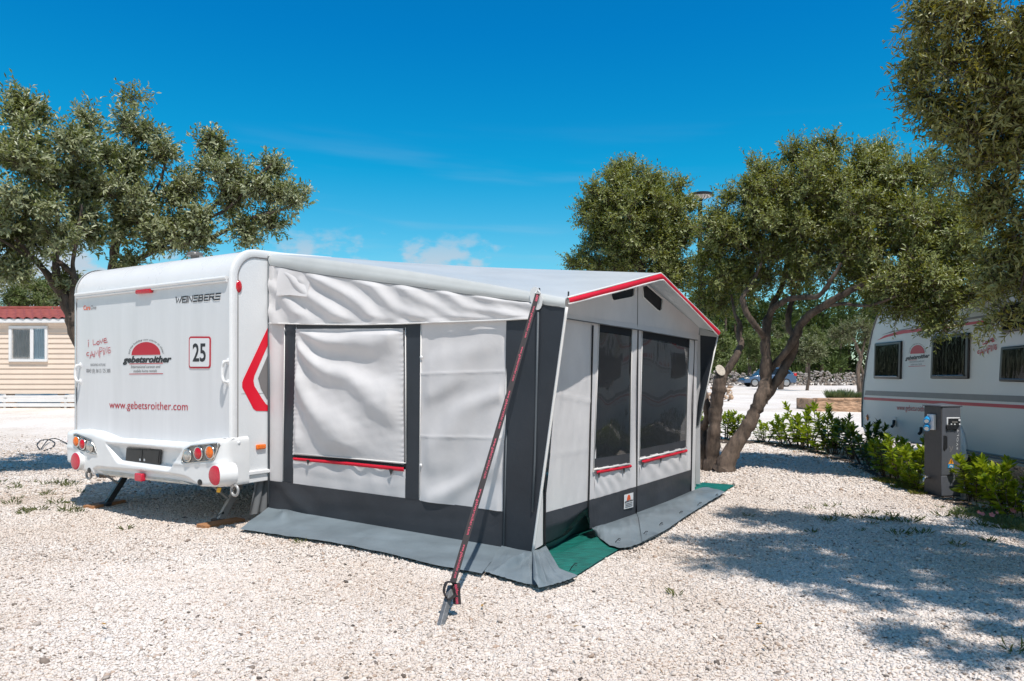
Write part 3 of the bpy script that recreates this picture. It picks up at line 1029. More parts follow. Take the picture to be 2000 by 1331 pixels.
def build_caravan():
    pr = profile()
    k = len(pr)
    # shell: rear, roof, nose, floor
    mb = MB()
    L = [cv(0, z, -t) for t, z in pr]; Rr = [cv(WID, z, -t) for t, z in pr]
    mb.add(L + Rr, [(i, i + k, (i + 1) % k + k, (i + 1) % k) for i in range(2, k)] + [(1, 1 + k, 2 + k, 2)] + [tuple(range(k))[::-1]])
    body = mb.build('body', M['gelcoat'], car, 50)
    mb = MB()
    mb.prism([cv(0.02, 0.42), cv(WID - 0.0, 0.42), cv(WID, 2.165), cv(0.02, 2.165)], -V, 0.02, 0.0)
    mb.build('rear_panel', M['rear_panel'], car, 30)
    # hammered side sheet
    mb = MB()
    pts = [cv(WID, z, -t) for t, z in pr]
    mb.prism(pts, U, 0.01, 0.002)
    mb.build('side_panel', M['hammered'], car, 30)
    # edge strips over both rear corners and along the roof edge
    for a, n in ((WID, U), (0.0, -U)):
        mb = MB()
        seg = [(t, z) for t, z in pr if t < 1.3 and z > 0.45]
        seg[0] = (0.0, 0.55)
        out = []; inn = []
        for i, (t, z) in enumerate(seg):
            p = np.array(seg[max(i - 1, 0)]); q = np.array(seg[min(i + 1, len(seg) - 1)])
            d = (q - p) / np.linalg.norm(q - p)
            nn = np.array([d[1], -d[0]])        # inwards
            out.append((t - nn[0] * 0.012, z - nn[1] * 0.012))
            w = 0.062
            inn.append((t + nn[0] * w, z + nn[1] * w))
        ring = []
        for (to, zo), (ti, zi) in zip(out, inn):
            o3 = cv(a, zo, -to); i3 = cv(a, zi, -ti)
            bk = cv(a - (0.022 if a > 0 else -0.022), zo, -to)
            mid = o3.lerp(i3, 0.45)
            ring.append([bk, o3 + n * 0.002, o3.lerp(i3, .15) + n * 0.009, mid + n * 0.011, o3.lerp(i3, .88) + n * 0.008, i3 + n * 0.003])
        vs = [p for r in ring for p in r]
        m6 = 6
        mb.add(vs, [(i * m6 + j, i * m6 + j + 1, (i + 1) * m6 + j + 1, (i + 1) * m6 + j) for i in range(len(ring) - 1) for j in range(m6 - 1)])
        mb.build('edge_trim', M['gelcoat'], car, 60)
        mb = MB()
        mb.tube([i3 + n * 0.004 for i3 in [cv(a, z, -t) for t, z in inn]], 0.006, 6)
        mb.build('seal', M['stripe_grey'] if a > 0 else M['gelcoat'], car, 60)
    # gutter across the rear
    a = onpl(152, 577, *rp(0.0)); b = onpl(446, 543, *rp(0.0))
    mb = MB()
    for (dz, dp, r) in ((0.0, 0.020, 0.018), (-0.026, 0.016, 0.012)):
        mb.tube([a - V * dp + Z * dz, b - V * dp + Z * dz], r, 10)
    mb.build('gutter', M['white_plastic'], car, 40)
    # seam on the side
    mb = MB()
    p = onpl(471, 770, *SPL)
    mb.box(p + V * 1.0, V, U, Z, 2.0, 0.004, 0.006)
    mb.build('seam', M['stripe_grey'], car, 0)
    # sill rail under the side
    mb = MB()
    mb.box(cv(WID + 0.008, 0.425, -1.6), V, U, Z, 3.2, 0.03, 0.035)
    mb.box(cv(WID - 0.01, 0.37, -1.6), V, U, Z, 3.2, 0.03, 0.07)
    mb.build('sill', M['white_plastic'], car, 30, 0.006)
    # roof vent
    c = cv(0.95, 2.47, -0.75)
    mb = MB()
    mb.cyl(c, Z, 0.045, 0.12)
    mb.cyl(c + Z * 0.12, Z, 0.085, 0.022)
    mb.dome(c + Z * 0.142, Z, U, 0.085, 0.03)
    mb.build('roof_vent', M['grey_plastic'], car, 40)
    # high brake light
    a = onpl(270, 571, *rp(0)); b = onpl(300, 569, *rp(0))
    mb = MB()
    c = (a + b) / 2
    mb.box(c - V * 0.018, U, V, Z, (b - a).length, 0.036, 0.042)
    mb.build('brake_light', M['lens_red'], car, 30, 0.012, seg=3)
    # side marker lamps
    c = onpl(465.5, 560, *SPL)
    mb = MB(); mb.dome(c + U * 0.004, U, Z, 0.034, 0.018, ry=0.056); mb.build('side_marker', M['lens_red'], car, 180)
    mb = MB(); mb.cyl(c, U, 0.04, 0.006); mb.build('marker_base', M['white_plastic'], car, 40)
    c = onpl(508, 873, *SPL)
    mb = MB(); mb.box(c + U * 0.012, V, U, Z, 0.105, 0.026, 0.046); mb.build('side_marker', M['lens_orange'], car, 30, 0.011, seg=3)
    # grab handles
    for pts in ([(446, 706), (437, 707), (434, 716), (434, 735), (437, 746), (446, 748)], [(157, 714), (149.5, 714), (147, 722), (147, 737), (150, 745), (157, 746)]):
        pl = rp(0.0)
        P3 = []
        for i, (x, y) in enumerate(pts):
            d = 0.055 if 0 < i < len(pts) - 1 else 0.0
            q = onpl(x, y, *rp(d))
            P3.append(q)
        mb = MB()
        mb.tube(resample(P3, 22), 0.014, 10)
        for q in (P3[0], P3[-1]):
            mb.dome(q - V * 0.001, -V, Z, 0.024, 0.012, ry=0.032)
        mb.build('grab_handle', M['white_plastic'], car, 180)


build_caravan()


def z2(pts):        # enlargement of the lower rear
    return [(100 + x / 4.1587, 740 + y / 4.1587) for x, y in pts]


def z1(pts):        # enlargement of the upper rear
    return [(100 + x / 4.1587, 460 + y / 4.1587) for x, y in pts]


PB = 0.115


def build_bumper():
    pl = rp(PB)

    def az_(pts):
        out = []
        for x, y in pts:
            q = onpl(x, y, *pl) - cv(0, 0, PB)
            out.append((q.dot(U), q.z))
        return np.array(out)
    top = az_(z2([(165, 425), (210, 414), (330, 430), (430, 468), (480, 490), (600, 496), (740, 505), (900, 517), (1080, 530), (1180, 500), (1300, 490), (1420, 486), (1520, 485)]))
    bot = az_(z2([(165, 690), (215, 745), (330, 775), (390, 785), (480, 800), (640, 815), (840, 838), (1000, 852), (1100, 862), (1200, 880), (1420, 886), (1520, 886)]))
    crease = az_(z2([(340, 735), (375, 718), (500, 730), (760, 752), (1000, 780), (1080, 795), (1120, 815), (1190, 872)]))
    rec = az_(z2([(430, 520), (1072, 572), (962, 745), (530, 682)]))
    a0, a1 = -0.02, WID + 0.025
    r = 0.10
    path = []
    for p in np.linspace(-0.17, PB - r, 14): path.append((a0, p))
    for i in range(1, 10):
        q = R(90 * i / 10); path.append((a0 + r - r * math.cos(q), PB - r + r * math.sin(q)))
    for a in np.linspace(a0 + r, a1 - r, 230): path.append((a, PB))
    for i in range(1, 10):
        q = R(90 * i / 10); path.append((a1 - r + r * math.sin(q), PB - r + r * math.cos(q)))
    for p in np.linspace(PB - r, -0.17, 14): path.append((a1, p))
    path = np.array(path)
    nu = len(path); nv = 46
    A = path[:, 0]
    zt = np.interp(A, top[:, 0], top[:, 1]); zb = np.interp(A, bot[:, 0], bot[:, 1])
    zc = np.interp(A, crease[:, 0], crease[:, 1], left=-9, right=-9)
    # recess edges: left and right slanted sides, level top and bottom
    ztr = np.interp(A, [rec[0, 0], rec[1, 0]], [rec[0, 1], rec[1, 1]])
    zbr = np.interp(A, [rec[3, 0], rec[2, 0]], [rec[3, 1], rec[2, 1]])
    t = np.linspace(0, 1, nv)
    P = np.zeros((nv, nu, 3))
    for j in range(nu):
        z = zb[j] + (zt[j] - zb[j]) * t
        a, p = path[j]
        pr = np.full(nv, p)
        front = max(0.0, min(1.0, (p + 0.17) / 0.12))
        h = zt[j] - zb[j]
        # rounded upper and lower edges
        up = np.clip((z - (zt[j] - 0.05)) / 0.05, 0, 1); dn = np.clip(((zb[j] + 0.04) - z) / 0.04, 0, 1)
        tuck = (1 - np.sqrt(np.clip(1 - up ** 2, 0, 1))) * 0.055 + (1 - np.sqrt(np.clip(1 - dn ** 2, 0, 1))) * 0.035
        # plate recess
        la = np.interp(z, [rec[3, 1], rec[0, 1]], [rec[3, 0], rec[0, 0]]); ra = np.interp(z, [rec[2, 1], rec[1, 1]], [rec[2, 0], rec[1, 0]])
        m = smooth01(a - la, 0.0, 0.05) * smooth01(ra - a, 0.0, 0.05) * smooth01(ztr[j] - z, -0.01, 0.05) * smooth01(z - zbr[j], -0.01, 0.04)
        dent = 0.085 * m
        # lower lip stands back below its crease
        lip = smooth01(zc[j] - z, -0.012, 0.015) * 0.035
        # soft waist fold under the lamps
        k = 1.0 if (A[j] < 0.62 or A[j] > WID - 0.80) else 0.0
        fold = 0.012 * np.exp(-((z - (zb[j] + 0.50 * h)) / 0.02) ** 2) * k
        pr = pr - (tuck + dent + lip) + fold * 0.6
        side = 0.0
        if a <= a0 + 1e-6: side = 1.0
        if a >= a1 - 1e-6: side = -1.0
        for i in range(nv):
            P[i, j] = cv(a + side * tuck[i] * 0.4, z[i], pr[i] if side == 0 else p)
    idx = np.arange(nu * nv).reshape(nv, nu)
    aa = idx[:-1, :-1].ravel(); b = idx[:-1, 1:].ravel(); c = idx[1:, 1:].ravel(); d = idx[1:, :-1].ravel()
    me = np_mesh('bumper', P.reshape(-1, 3), np.stack([aa, b, c, d], 1))
    bo = link('bumper', me, M['bumper'], car, 50)
    mb = MB()
    # top shelf back to the rear panel
    n = 40
    T = [cv(x, float(np.interp(x, top[:, 0], top[:, 1])) - 0.002, PB - 0.05) for x in np.linspace(a0 + .03, a1 - .03, n)]
    B = [cv(x, float(np.interp(x, top[:, 0], top[:, 1])) + 0.004, -0.01) for x in np.linspace(a0 + .03, a1 - .03, n)]
    mb.add(T + B, [(i, i + n, i + n + 1, i + 1) for i in range(n - 1)])
    T = [cv(x, float(np.interp(x, bot[:, 0], bot[:, 1])) + 0.002, PB - 0.04) for x in np.linspace(a0 + .03, a1 - .03, n)]
    B = [cv(x, float(np.interp(x, bot[:, 0], bot[:, 1])) + 0.03, -0.15) for x in np.linspace(a0 + .03, a1 - .03, n)]
    mb.add(T + B, [(i, i + 1, i + n + 1, i + n) for i in range(n - 1)])
    mb.build('bumper_shelf', M['bumper'], car, 50)
    # soiled lower lip plate with recesses
    mb = MB()
    lip = z2([(385, 742), (560, 760), (760, 790), (960, 812), (1070, 830), (1150, 862), (1020, 850), (850, 832), (640, 808), (480, 790)])
    mb.prism([onpl(x, y, *rp(PB - 0.033)) for x, y in lip], -V, 0.01, 0.003)
    mb.build('lower_lip', M['bumper_soil'], car, 30, 0.003)
    for q in ([(420, 760), (600, 780), (580, 793), (440, 778)], [(620, 783), (690, 792), (690, 806), (620, 800)], [(770, 800), (900, 815), (880, 828), (770, 818)], [(920, 818), (1040, 834), (1050, 845), (910, 832)]):
        mb = MB()
        mb.prism([onpl(x, y, *rp(PB - 0.033)) for x, y in z2(q)], -V, 0.006, 0.008)
        mb.build('lip_rib', M['bumper_soil'], car, 30, 0.004)
    return bo


build_bumper()


def lamp_cluster(poly, lenses):
    """housing set into the bumper with round lamps"""
    pl = rp(PB)
    mb = MB()
    pts = [onpl(x, y, *pl) for x, y in z2(poly)]
    mb.prism(pts, -V, 0.03, 0.006)
    ho = mb.build('tail_light', M['grey_plastic'], car, 30, 0.006, seg=3)
    # bright bezel round the housing
    mb = MB()
    ring = resample([p - V * 0.006 for p in pts + pts[:1]], 90)
    mb.tube(ring, 0.0055, 6, cap=False)
    mb.build('bezel', M['chrome'], ho, 180)
    for (x, y, r, mat) in lenses:
        (px, py), = z2([(x, y)])
        c = onpl(px, py, *pl) - V * 0.008
        mb = MB(); mb.tube([c + (U * math.cos(w) + Z * math.sin(w)) * r * 1.05 - V * 0.006 for w in np.linspace(0, 2 * math.pi, 33)], 0.008, 8, cap=False)
        mb.build('lamp_ring', M['chrome'], ho, 180)
        mb = MB(); mb.dome(c, -V, Z, r, 0.030); mb.build('lens', M[mat], ho, 180)


lamp_cluster([(1064, 655), (1085, 580), (1140, 545), (1355, 524), (1362, 545), (1325, 655), (1290, 665), (1100, 686), (1070, 678)],
             [(1117, 622, 0.051, 'lens_clear'), (1206, 606, 0.054, 'lens_red'), (1300, 597, 0.054, 'lens_orange')])
lamp_cluster([(188, 450), (205, 448), (330, 498), (350, 535), (376, 612), (330, 610), (235, 578), (204, 545), (190, 500)],
             [(216, 508, 0.051, 'lens_orange'), (266, 530, 0.051, 'lens_red'), (324, 551, 0.051, 'lens_clear')])


def rear_fittings():
    # big round reflectors on bosses
    for (x, y, r, boss) in ((1330, 787, 0.086, True), (196, 671, 0.086, True)):
        (px, py), = z2([(x, y)])
        c = onpl(px, py, *rp(PB + 0.045))
        mb = MB()
        mb.tube([c + V * 0.16 + (U * 0.05 if x > 800 else -U * 0.0), c + V * 0.012, c + V * 0.002, c], [r * 1.12, r * 1.10, r * 1.07, r * 1.0], 32)
        mb.build('reflector_boss', M['bumper'], car, 40)
        mb = MB(); mb.dome(c, -V, Z, r, 0.012, 32)
        mb.build('reflector', M['lens_reflector'], car, 40)
    # fog lamp
    (px, py), = z2([(722, 800)])
    c = onpl(px, py, *rp(PB - 0.01))
    mb = MB(); mb.box(c, U, V, Z, 0.115, 0.05, 0.075); mb.build('fog_lamp', M['lens_reflector'], car, 30, 0.01)
    # number plate holder, empty
    pl = rp(PB - 0.075)
    (x0, y0), (x1, y1), (x2, y2), (x3, y3) = z2([(622, 562), (905, 576), (893, 708), (612, 686)])
    mb = MB()
    mb.prism([onpl(x, y, *pl) for x, y in ((x0, y0), (x1, y1), (x2, y2), (x3, y3))], -V, 0.012, 0.016)
    ph = mb.build('plate_holder', M['black_plastic'], car, 30, 0.006)
    for q in ([(634, 572), (755, 578), (748, 678), (626, 670)], [(772, 580), (893, 586), (882, 688), (765, 680)]):
        mb = MB(); mb.prism([onpl(x, y, *pl) for x, y in z2(q)], -V, 0.004, 0.020)
        mb.build('plate_field', M['black_plastic'], ph, 30, 0.002)
    for x, y in ((740, 657), (775, 659)):
        mb = MB()
        mb.prism([onpl(px, py, *pl) for px, py in z2([(x - 6, y - 10), (x + 6, y - 9), (x + 6, y + 9), (x - 6, y + 8)])], -V, 0.003, 0.024)
        mb.build('clip', M['sticker_white'], ph, 0)
    mb = MB()
    mb.prism([onpl(x, y, *pl) for x, y in z2([(640, 553), (830, 566), (830, 572), (640, 560)])], -V, 0.006, 0.03)
    mb.build('plate_lamp', M['grey_plastic'], car, 30, 0.003)
    # towing eyes
    for (x, y) in ((308, 745), (1207, 843)):
        (px, py), = z2([(x, y)])
        c = onpl(px, py, *rp(PB + 0.002))
        mb = MB(); mb.dome(c, -V, Z, 0.034, 0.004, 20, ry=0.028); mb.build('towing_eye', M['black_plastic'], car, 40)
    for (x, y) in ((305, 778), (1492, 908)):
        (px, py), = z2([(x, y)])
        c = onpl(px, py, *rp(PB - 0.08))
        mb = MB()
        mb.tube([c + (U * math.cos(w) + Z * math.sin(w)) * 0.045 for w in np.linspace(0, 2 * math.pi, 25)], 0.012, 8, cap=False)
        mb.build('shunting_ring', M['steel'], car, 180)
    # cap plugs on the bumper corner
    for (x, y, r) in ((1477, 722, 0.030), (1524, 520, 0.016)):
        (px, py), = z2([(x, y)])
        c = onpl(px, py, CR0 + U * 0.026, U)
        mb = MB(); mb.dome(c, U, Z, r, 0.008, 20, 3); mb.build('cap_plug', M['white_plastic'], car, 60)
    # corner steadies
    for (foot, top, brace) in (((425, 1023), (468, 938), ((1330, 885), (1432, 972))), ((206, 990), (256, 905), ((462, 795), (556, 862)))):
        f = gp(*foot); f.z += 0.035
        h = at(top[0], top[1], f.y + 0.42); h.z = max(h.z, 0.28)
        ax = (h - f).normalized(); sd = ax.cross(V).normalized(); nn = sd.cross(ax)
        mb = MB()
        mb.box(f + ax * ((h - f).length / 2), ax, sd, nn, (h - f).length, 0.075, 0.014)
        for s in (-1, 1):
            mb.box(f + ax * ((h - f).length / 2) + sd * 0.034 * s + nn * 0.022, ax, sd, nn, (h - f).length, 0.008, 0.05)
        st = mb.build('corner_steady', M['dark_steel'] if top[0] < 300 else M['steel'], car, 30, 0.002)
        mb = MB(); mb.cyl(f - Z * 0.022, Z, 0.06, 0.03, 20); mb.tube([f + ax * 0.06 - sd * 0.05, f + ax * 0.06 + sd * 0.05], 0.012, 8)
        mb.build('foot', M['dark_steel'], st, 40)
        b0, b1 = z2(brace)
        p0 = at(*b0, f.y + 0.12); p1 = at(*b1, f.y + 0.22)
        mb = MB(); d = (p1 - p0).normalized(); s2 = d.cross(V).normalized()
        mb.box((p0 + p1) / 2, d, s2, s2.cross(d), (p1 - p0).length + 0.1, 0.04, 0.012)
        mb.build('brace', M['steel'], st, 30, 0.002)
    # yellow winch tag
    (px, py), = z2([(1362, 905)])
    mb = MB(); c = at(px, py, 6.75); mb.box(c, U, V, (Z + U * .4).normalized(), 0.05, 0.012, 0.05); mb.build('winch_tag', M['yellow'], car, 30, 0.004)
    # axle and wheels deep under the floor
    for a in (0.22, WID - 0.22):
        c = cv(a, 0.33, -2.6)
        mb = MB()
        mb.tube([c - U * .09, c - U * .085, c + U * .085, c + U * .09], [0.24, 0.32, 0.32, 0.24], 28)
        w = mb.build('wheel', M['rubber'], car, 40)
    mb = MB(); mb.tube([cv(0.2, 0.33, -2.6), cv(WID - 0.2, 0.33, -2.6)], 0.04, 10)
    for a in (0.7, WID - 0.7): mb.box(cv(a, 0.36, -2.6), U, V, Z, 0.05, 5.0, 0.09)
    mb.build('chassis', M['dark_steel'], car, 30)


rear_fittings()


def caravan_graphics():
    pl = rp(0.0)
    # maker's name in angular letters
    W_ = [
        [(0.00, 1), (0.035, 0), (0.065, 0.75), (0.095, 0), (0.135, 1)],
        [(0.235, 1), (0.16, 1), (0.16, 0), (0.235, 0)], [(0.16, 0.5), (0.225, 0.5)],
        [(0.262, 0), (0.262, 1)],
        [(0.295, 0), (0.295, 1), (0.385, 0), (0.385, 1)],
        [(0.50, 1), (0.415, 1), (0.415, 0.52), (0.50, 0.52), (0.50, 0), (0.415, 0)],
        [(0.53, 0), (0.53, 1), (0.60, 1), (0.615, 0.8), (0.60, 0.52), (0.53, 0.52)], [(0.60, 0.52), (0.625, 0.3), (0.60, 0.0), (0.53, 0.0)],
        [(0.735, 1), (0.655, 1), (0.655, 0), (0.735, 0)], [(0.655, 0.5), (0.725, 0.5)],
        [(0.765, 0), (0.765, 1), (0.855, 1), (0.86, 0.5), (0.765, 0.5)], [(0.82, 0.5), (0.87, 0)],
        [(0.99, 1), (0.895, 1), (0.895, 0.5), (0.99, 0.5), (0.99, 0), (0.89, 0)],
    ]
    (ax, ay), (bx, by) = z1([(1010, 550), (1375, 520)])
    sh = [[(x + 0.018 * y, y) for x, y in s] for s in W_]
    strokes_on('maker_lettering', sh, pl, (ax, ay), (bx, by), 46 / 4.1587, 0.0125, M['black_print'], car)
    (a1, a2), (b1, b2) = z1([(264, 606), (320, 604)])
    text_on('model_lettering', 'Cara', pl, (a1, a2), (b1, b2), 36 / 4.1587, M['orange_print'], car, bold=0.02)
    (a1, a2), (b1, b2) = z1([(323, 604), (368, 601)])
    text_on('model_lettering', 'One', pl, (a1, a2), (b1, b2), 34 / 4.1587, M['grey_print'], car)
    (a1, a2), (b1, b2) = z1([(290, 1000), (478, 985)])
    strokes_on('slogan', HAND, pl, (a1, a2), (b1, b2), 155 / 4.1587, 0.008, M['red_print'], car)
    (a1, a2), (b1, b2) = z1([(322, 1062), (442, 1062)])
    text_on('hotline_lettering', 'BOOKING HOTLINE', pl, (a1, a2), (b1, b2), 20 / 4.1587, M['grey_print'], car)
    (a1, a2), (b1, b2) = z1([(288, 1115), (482, 1115)])
    text_on('hotline_lettering', '0043 (0) 3612 / 25 300', pl, (a1, a2), (b1, b2), 31 / 4.1587, M['grey_print'], car)
    company_logo(pl, z1, car, (654, 974), (888, 970), 105, (584, 1034), (980, 1030), 52,
                 [('International caravan and', (650, 1080), (888, 1077), 24), ('mobile home rentals', (670, 1114), (860, 1112), 24)],
                 [((638, 1045), (908, 1039)), ((638, 1127), (908, 1124))])
    # house number sign
    q = z1([(1122, 822), (1299, 822), (1297, 1081), (1121, 1081)])
    P = [onpl(x, y, *pl) for x, y in q]

    def rounded(P, r, inset):
        c = sum(P, Vector()) / 4
        out = []
        for i in range(4):
            p = P[i]; a = (P[(i - 1) % 4] - p).normalized(); b = (P[(i + 1) % 4] - p).normalized()
            p = p + (a + b) * inset
            for k in range(6):
                w = R(90 * k / 5)
                out.append(p + a * r * (1 - math.sin(w)) + b * r * (1 - math.cos(w)))
        return out
    mb = MB(); mb.prism(rounded(P, 0.03, 0), -V, 0.004, 0.005); sg = mb.build('number_sign', M['red_print'], car, 0)
    mb = MB(); mb.prism(rounded(P, 0.018, 0.016), -V, 0.002, 0.0075); mb.build('sign_field', M['sticker_white'], sg, 0)
    (a1, a2), (b1, b2) = z1([(1156, 1022), (1262, 1022)])
    text_on('sign_number', '25', pl, (a1, a2), (b1, b2), 145 / 4.1587, M['black_print'], sg, off=0.009, bold=0.02)
    (a1, a2), (b1, b2) = z2([(474, 240), (1110, 258)])
    text_on('web_lettering', 'www.gebetsroither.com', pl, (a1, a2), (b1, b2), 62 / 4.1587, M['red_print'], car)
    # red arrow and dark wedge on the side
    def s1(p): return z1([p])[0]
    def s2(p): return z2([p])[0]
    arrow = [s1((1764, 735)), s1((1560, 1165)), s1((1549, 1195)), s1((1549, 1235)), s2((1625, 215)), s2((1640, 245)), s2((1662, 262)), s2((1775, 264)), s2((1775, 232)), s2((1740, 205)), s2((1712, 165)), s1((1648, 1225)), s1((1640, 1180)), s1((1648, 1140)), s1((1775, 850))]
    decal('red_arrow', arrow, SPL, M['red_vinyl'], car, 0.005)
    wedge = [s1((1775, 930)), s1((1690, 1130)), s1((1677, 1165)), s2((1680, 5)), s2((1700, 80)), s2((1745, 160)), s2((1775, 190))]
    decal('dark_wedge', wedge, SPL, M['stripe_grey'], car, 0.005)


def company_logo(pl, zz, parent, hl, hr, hh, nl, nr, nh, lines, rules, faint=False):
    (x0, y0), (x1, y1) = zz([hl, hr])
    k = zz([(0, 1)])[0][1] - zz([(0, 0)])[0][1]
    hp = hh * k
    a = onpl(x0, y0, *pl); b = onpl(x1, y1, *pl)
    n = Vector(pl[1])
    ex = (b - a); w = ex.length; ex.normalize()
    top = (onpl((x0 + x1) / 2, (y0 + y1) / 2 - hp, *pl) - (a + b) / 2).length
    mb = MB()
    mb.prism([(a + b) / 2 + ex * (-(w / 2) * math.cos(R(q))) + Z * (top * math.sin(R(q))) for q in range(0, 181, 6)], n, 0.001, 0.003)
    lg = mb.build('logo', M['red_print'], parent, 0)
    # motto bent over the half disc
    v, f = text_flat('and the holiday sun starts to shine!', shear=0.25, space=1.05)
    v = v / v[:, 0].max()
    asp = v[:, 1].max()
    ra, rb = w / 2 * 1.13, top * 1.13

    def bend(x, y):
        q = R(176 - 172 * x)
        r = 1 + y / asp * 0.12
        return ra * r * math.cos(q), rb * r * math.sin(q)
    ex3 = ex
    put_flat('motto', v, f, (a + b) / 2, ex3, Z.copy(), M['black_print'], lg, 0.003, bend)
    (a1, a2), (b1, b2) = zz([nl, nr])
    text_on('company_lettering', 'gebetsroither', pl, (a1, a2), (b1, b2), nh * k, M['black_print'], lg, shear=0.28, bold=0.045)
    for s, l, r, h in lines:
        (a1, a2), (b1, b2) = zz([l, r])
        text_on('caption', s, pl, (a1, a2), (b1, b2), h * k, M['grey_print'], lg, shear=0.2)
    for l, r in rules:
        (a1, a2), (b1, b2) = zz([l, r])
        strokes_on('rule', [[(0, 0), (1, 0)]], pl, (a1, a2), (b1, b2), 10, 0.007, M['red_print'], lg)
    return lg


caravan_graphics()

# boards under the steadies
for (a, b, lab, d) in (((392, 1033), (470, 1019), 'orange brown wooden board under the steady beside the awning', 0.02), ((172, 994), (236, 982), 'worn wooden board under the dark steady at the far corner', 0.016)):
    p = gp(*a); q = gp(*b)
    zz_ = gz((p.x + q.x) / 2, (p.y + q.y) / 2) + 0.018
    p.z = q.z = zz_
    ax = (q - p).normalized(); sd = Z.cross(ax)
    mb = MB(); mb.box((p + q) / 2, ax, sd, Z, (q - p).length, 0.14, 0.035)
    tag(mb.build('wooden_board', M['wood'], None, 30, 0.004, loc=(p + q) / 2), lab, 'board', 'boards under the caravan steadies')

# ------------------------------------------------------------------ awning
awn = thing('caravan_awning', (A0 + A1) / 2, 'white and charcoal caravan awning with red trimmed gable and grey mud skirts', 'awning')


def aw(px, py, off=0.0):
    return onpl(px, py, A0 - V * off, -V)


def fp(px, py, off=0.0):
    return onpl(px, py, A1 + U * off, U)


def fa(s, z, off=0.0):            # side wall by metres
    return A0 + U * s - V * off + Z * z


def ff(t, z, off=0.0):            # front wall by metres
    return A1 + V * t + U * off + Z * z


def L(pts, f, off=0.0):
    return [f(x, y, off) for x, y in pts]


def yb(x): return 938 + (x - 524) * 0.1310
def yc(x): return 992 + (x - 524) * 0.1703


def ridge_fold(ph, sharp=1.6):
    """cloth folds: rounded valleys with narrower crests"""
    s = 0.5 + 0.5 * np.sin(ph)
    return s ** sharp


# ---- roof with its hanging left border
def build_roof():
    nt, ns = 72, 60
    rail0 = onpl(526, 497, A0, -V).z
    apex = onpl(1290, 534, *CPL)
    t_ap = (apex - C1).dot(V)
    z_ap = apex.z
    cr = onpl(1404, 650, *CPL)
    t_r = (cr - C1).dot(V); z_r = cr.z
    zc = onpl(1109, 584, *CPL).z
    s1 = (C1 - A0).dot(U)

    def railz(t):
        return rail0 + 0.155 * math.sin(math.pi * min(1, max(0, t / t_r)) * 0.80) ** 0.9
    rows = []
    # from the near eave to the far eave; the near border hangs down a little
    seam = L([(527, 518), (600, 533), (700, 547), (798, 559), (840, 565), (900, 574), (1040, 592), (1106, 602)], aw, 0.012)
    seam = resample(seam, ns)
    eave = []
    for i in range(ns):
        s = i / (ns - 1)
        z = rail0 + (zc - rail0) * s
        eave.append(fa(s * s1, z))
    eave = np.array([list(p) for p in eave])
    for q in np.linspace(0, 1, 8)[:-1]:
        rows.append(seam * (1 - q) + eave * q + np.array(-V)[None] * (0.014 * math.sin(math.pi * q)))
    tt = np.r_[np.linspace(0, 0.12, 5), np.linspace(0.16, t_ap, 30)[:], np.linspace(t_ap, t_r, 30)[1:]]
    for t in tt:
        r = np.zeros((ns, 3))
        zr = railz(t)
        if t <= t_ap:
            zf = zc + (z_ap - zc) * (t / t_ap)
            soft = 0.02 * (1 - math.exp(-t / 0.03))
        else:
            zf = z_ap + (z_r - z_ap) * ((t - t_ap) / (t_r - t_ap))
            soft = 0
        for i in range(ns):
            s = i / (ns - 1)
            f = s ** 1.12
            z = zr + (zf - zr) * f
            u = t / t_ap if t < t_ap else (t_r - t) / (t_r - t_ap)
            sag = -0.035 * math.sin(math.pi * s) * math.sin(math.pi * min(1, u)) + 0.010 * math.sin(t * 5 + s * 2) * math.sin(math.pi * s)
            r[i] = fa(s * (s1 - SKEW * t), z + sag) + V * t
        rows.append(r)
    P = np.array(rows)
    nv, nu = P.shape[:2]
    # diagonal pulls in the border near the caravan and by the strap
    ss = np.linspace(0, 1, nu)[None, :] * np.ones((nv, 1)); vv = np.linspace(0, 1, nv)[:, None] * np.ones((1, nu))
    fold = 0.010 * ridge_fold((ss * 60 - np.minimum(np.arange(nv), 9)[:, None] * 0.45)) * np.exp(-ss * 9) * (np.arange(nv)[:, None] < 8)
    fold += 0.006 * ridge_fold((ss * 120 - np.arange(nv)[:, None] * 0.5)) * smooth01(ss, .88, .93) * (np.arange(nv)[:, None] < 8)
    P += fold[..., None] * np.array(-V)
    idx = np.arange(nu * nv).reshape(nv, nu)
    a = idx[:-1, :-1].ravel(); b = idx[:-1, 1:].ravel(); c = idx[1:, 1:].ravel(); d = idx[1:, :-1].ravel()
    link('roof', np_mesh('roof', P.reshape(-1, 3), np.stack([a, b, c, d], 1)), M['cloth_roof'], awn, 180)
    mb = MB(); mb.tube([Vector(p) for p in seam[1:-1]], 0.004, 5); mb.build('piping', M['cloth_draught'], awn, 180)
    # keder rail on the caravan wall
    mb = MB()
    mb.tube([fa(0.012, .12, .010), fa(0.012, rail0 - 0.02, 0.010)], 0.011, 8)
    mb.build('rail', M['zip_grey'], awn, 180)
    mb = MB(); mb.tube([fa(0.0, rail0, 0.0), fa(0.0, rail0 + 0.155, 0.0) + V * 1.9], 0.010, 6); mb.build('rail', M['white_plastic'], awn, 180)
    return t_ap, t_r


T_AP, T_R = build_roof()


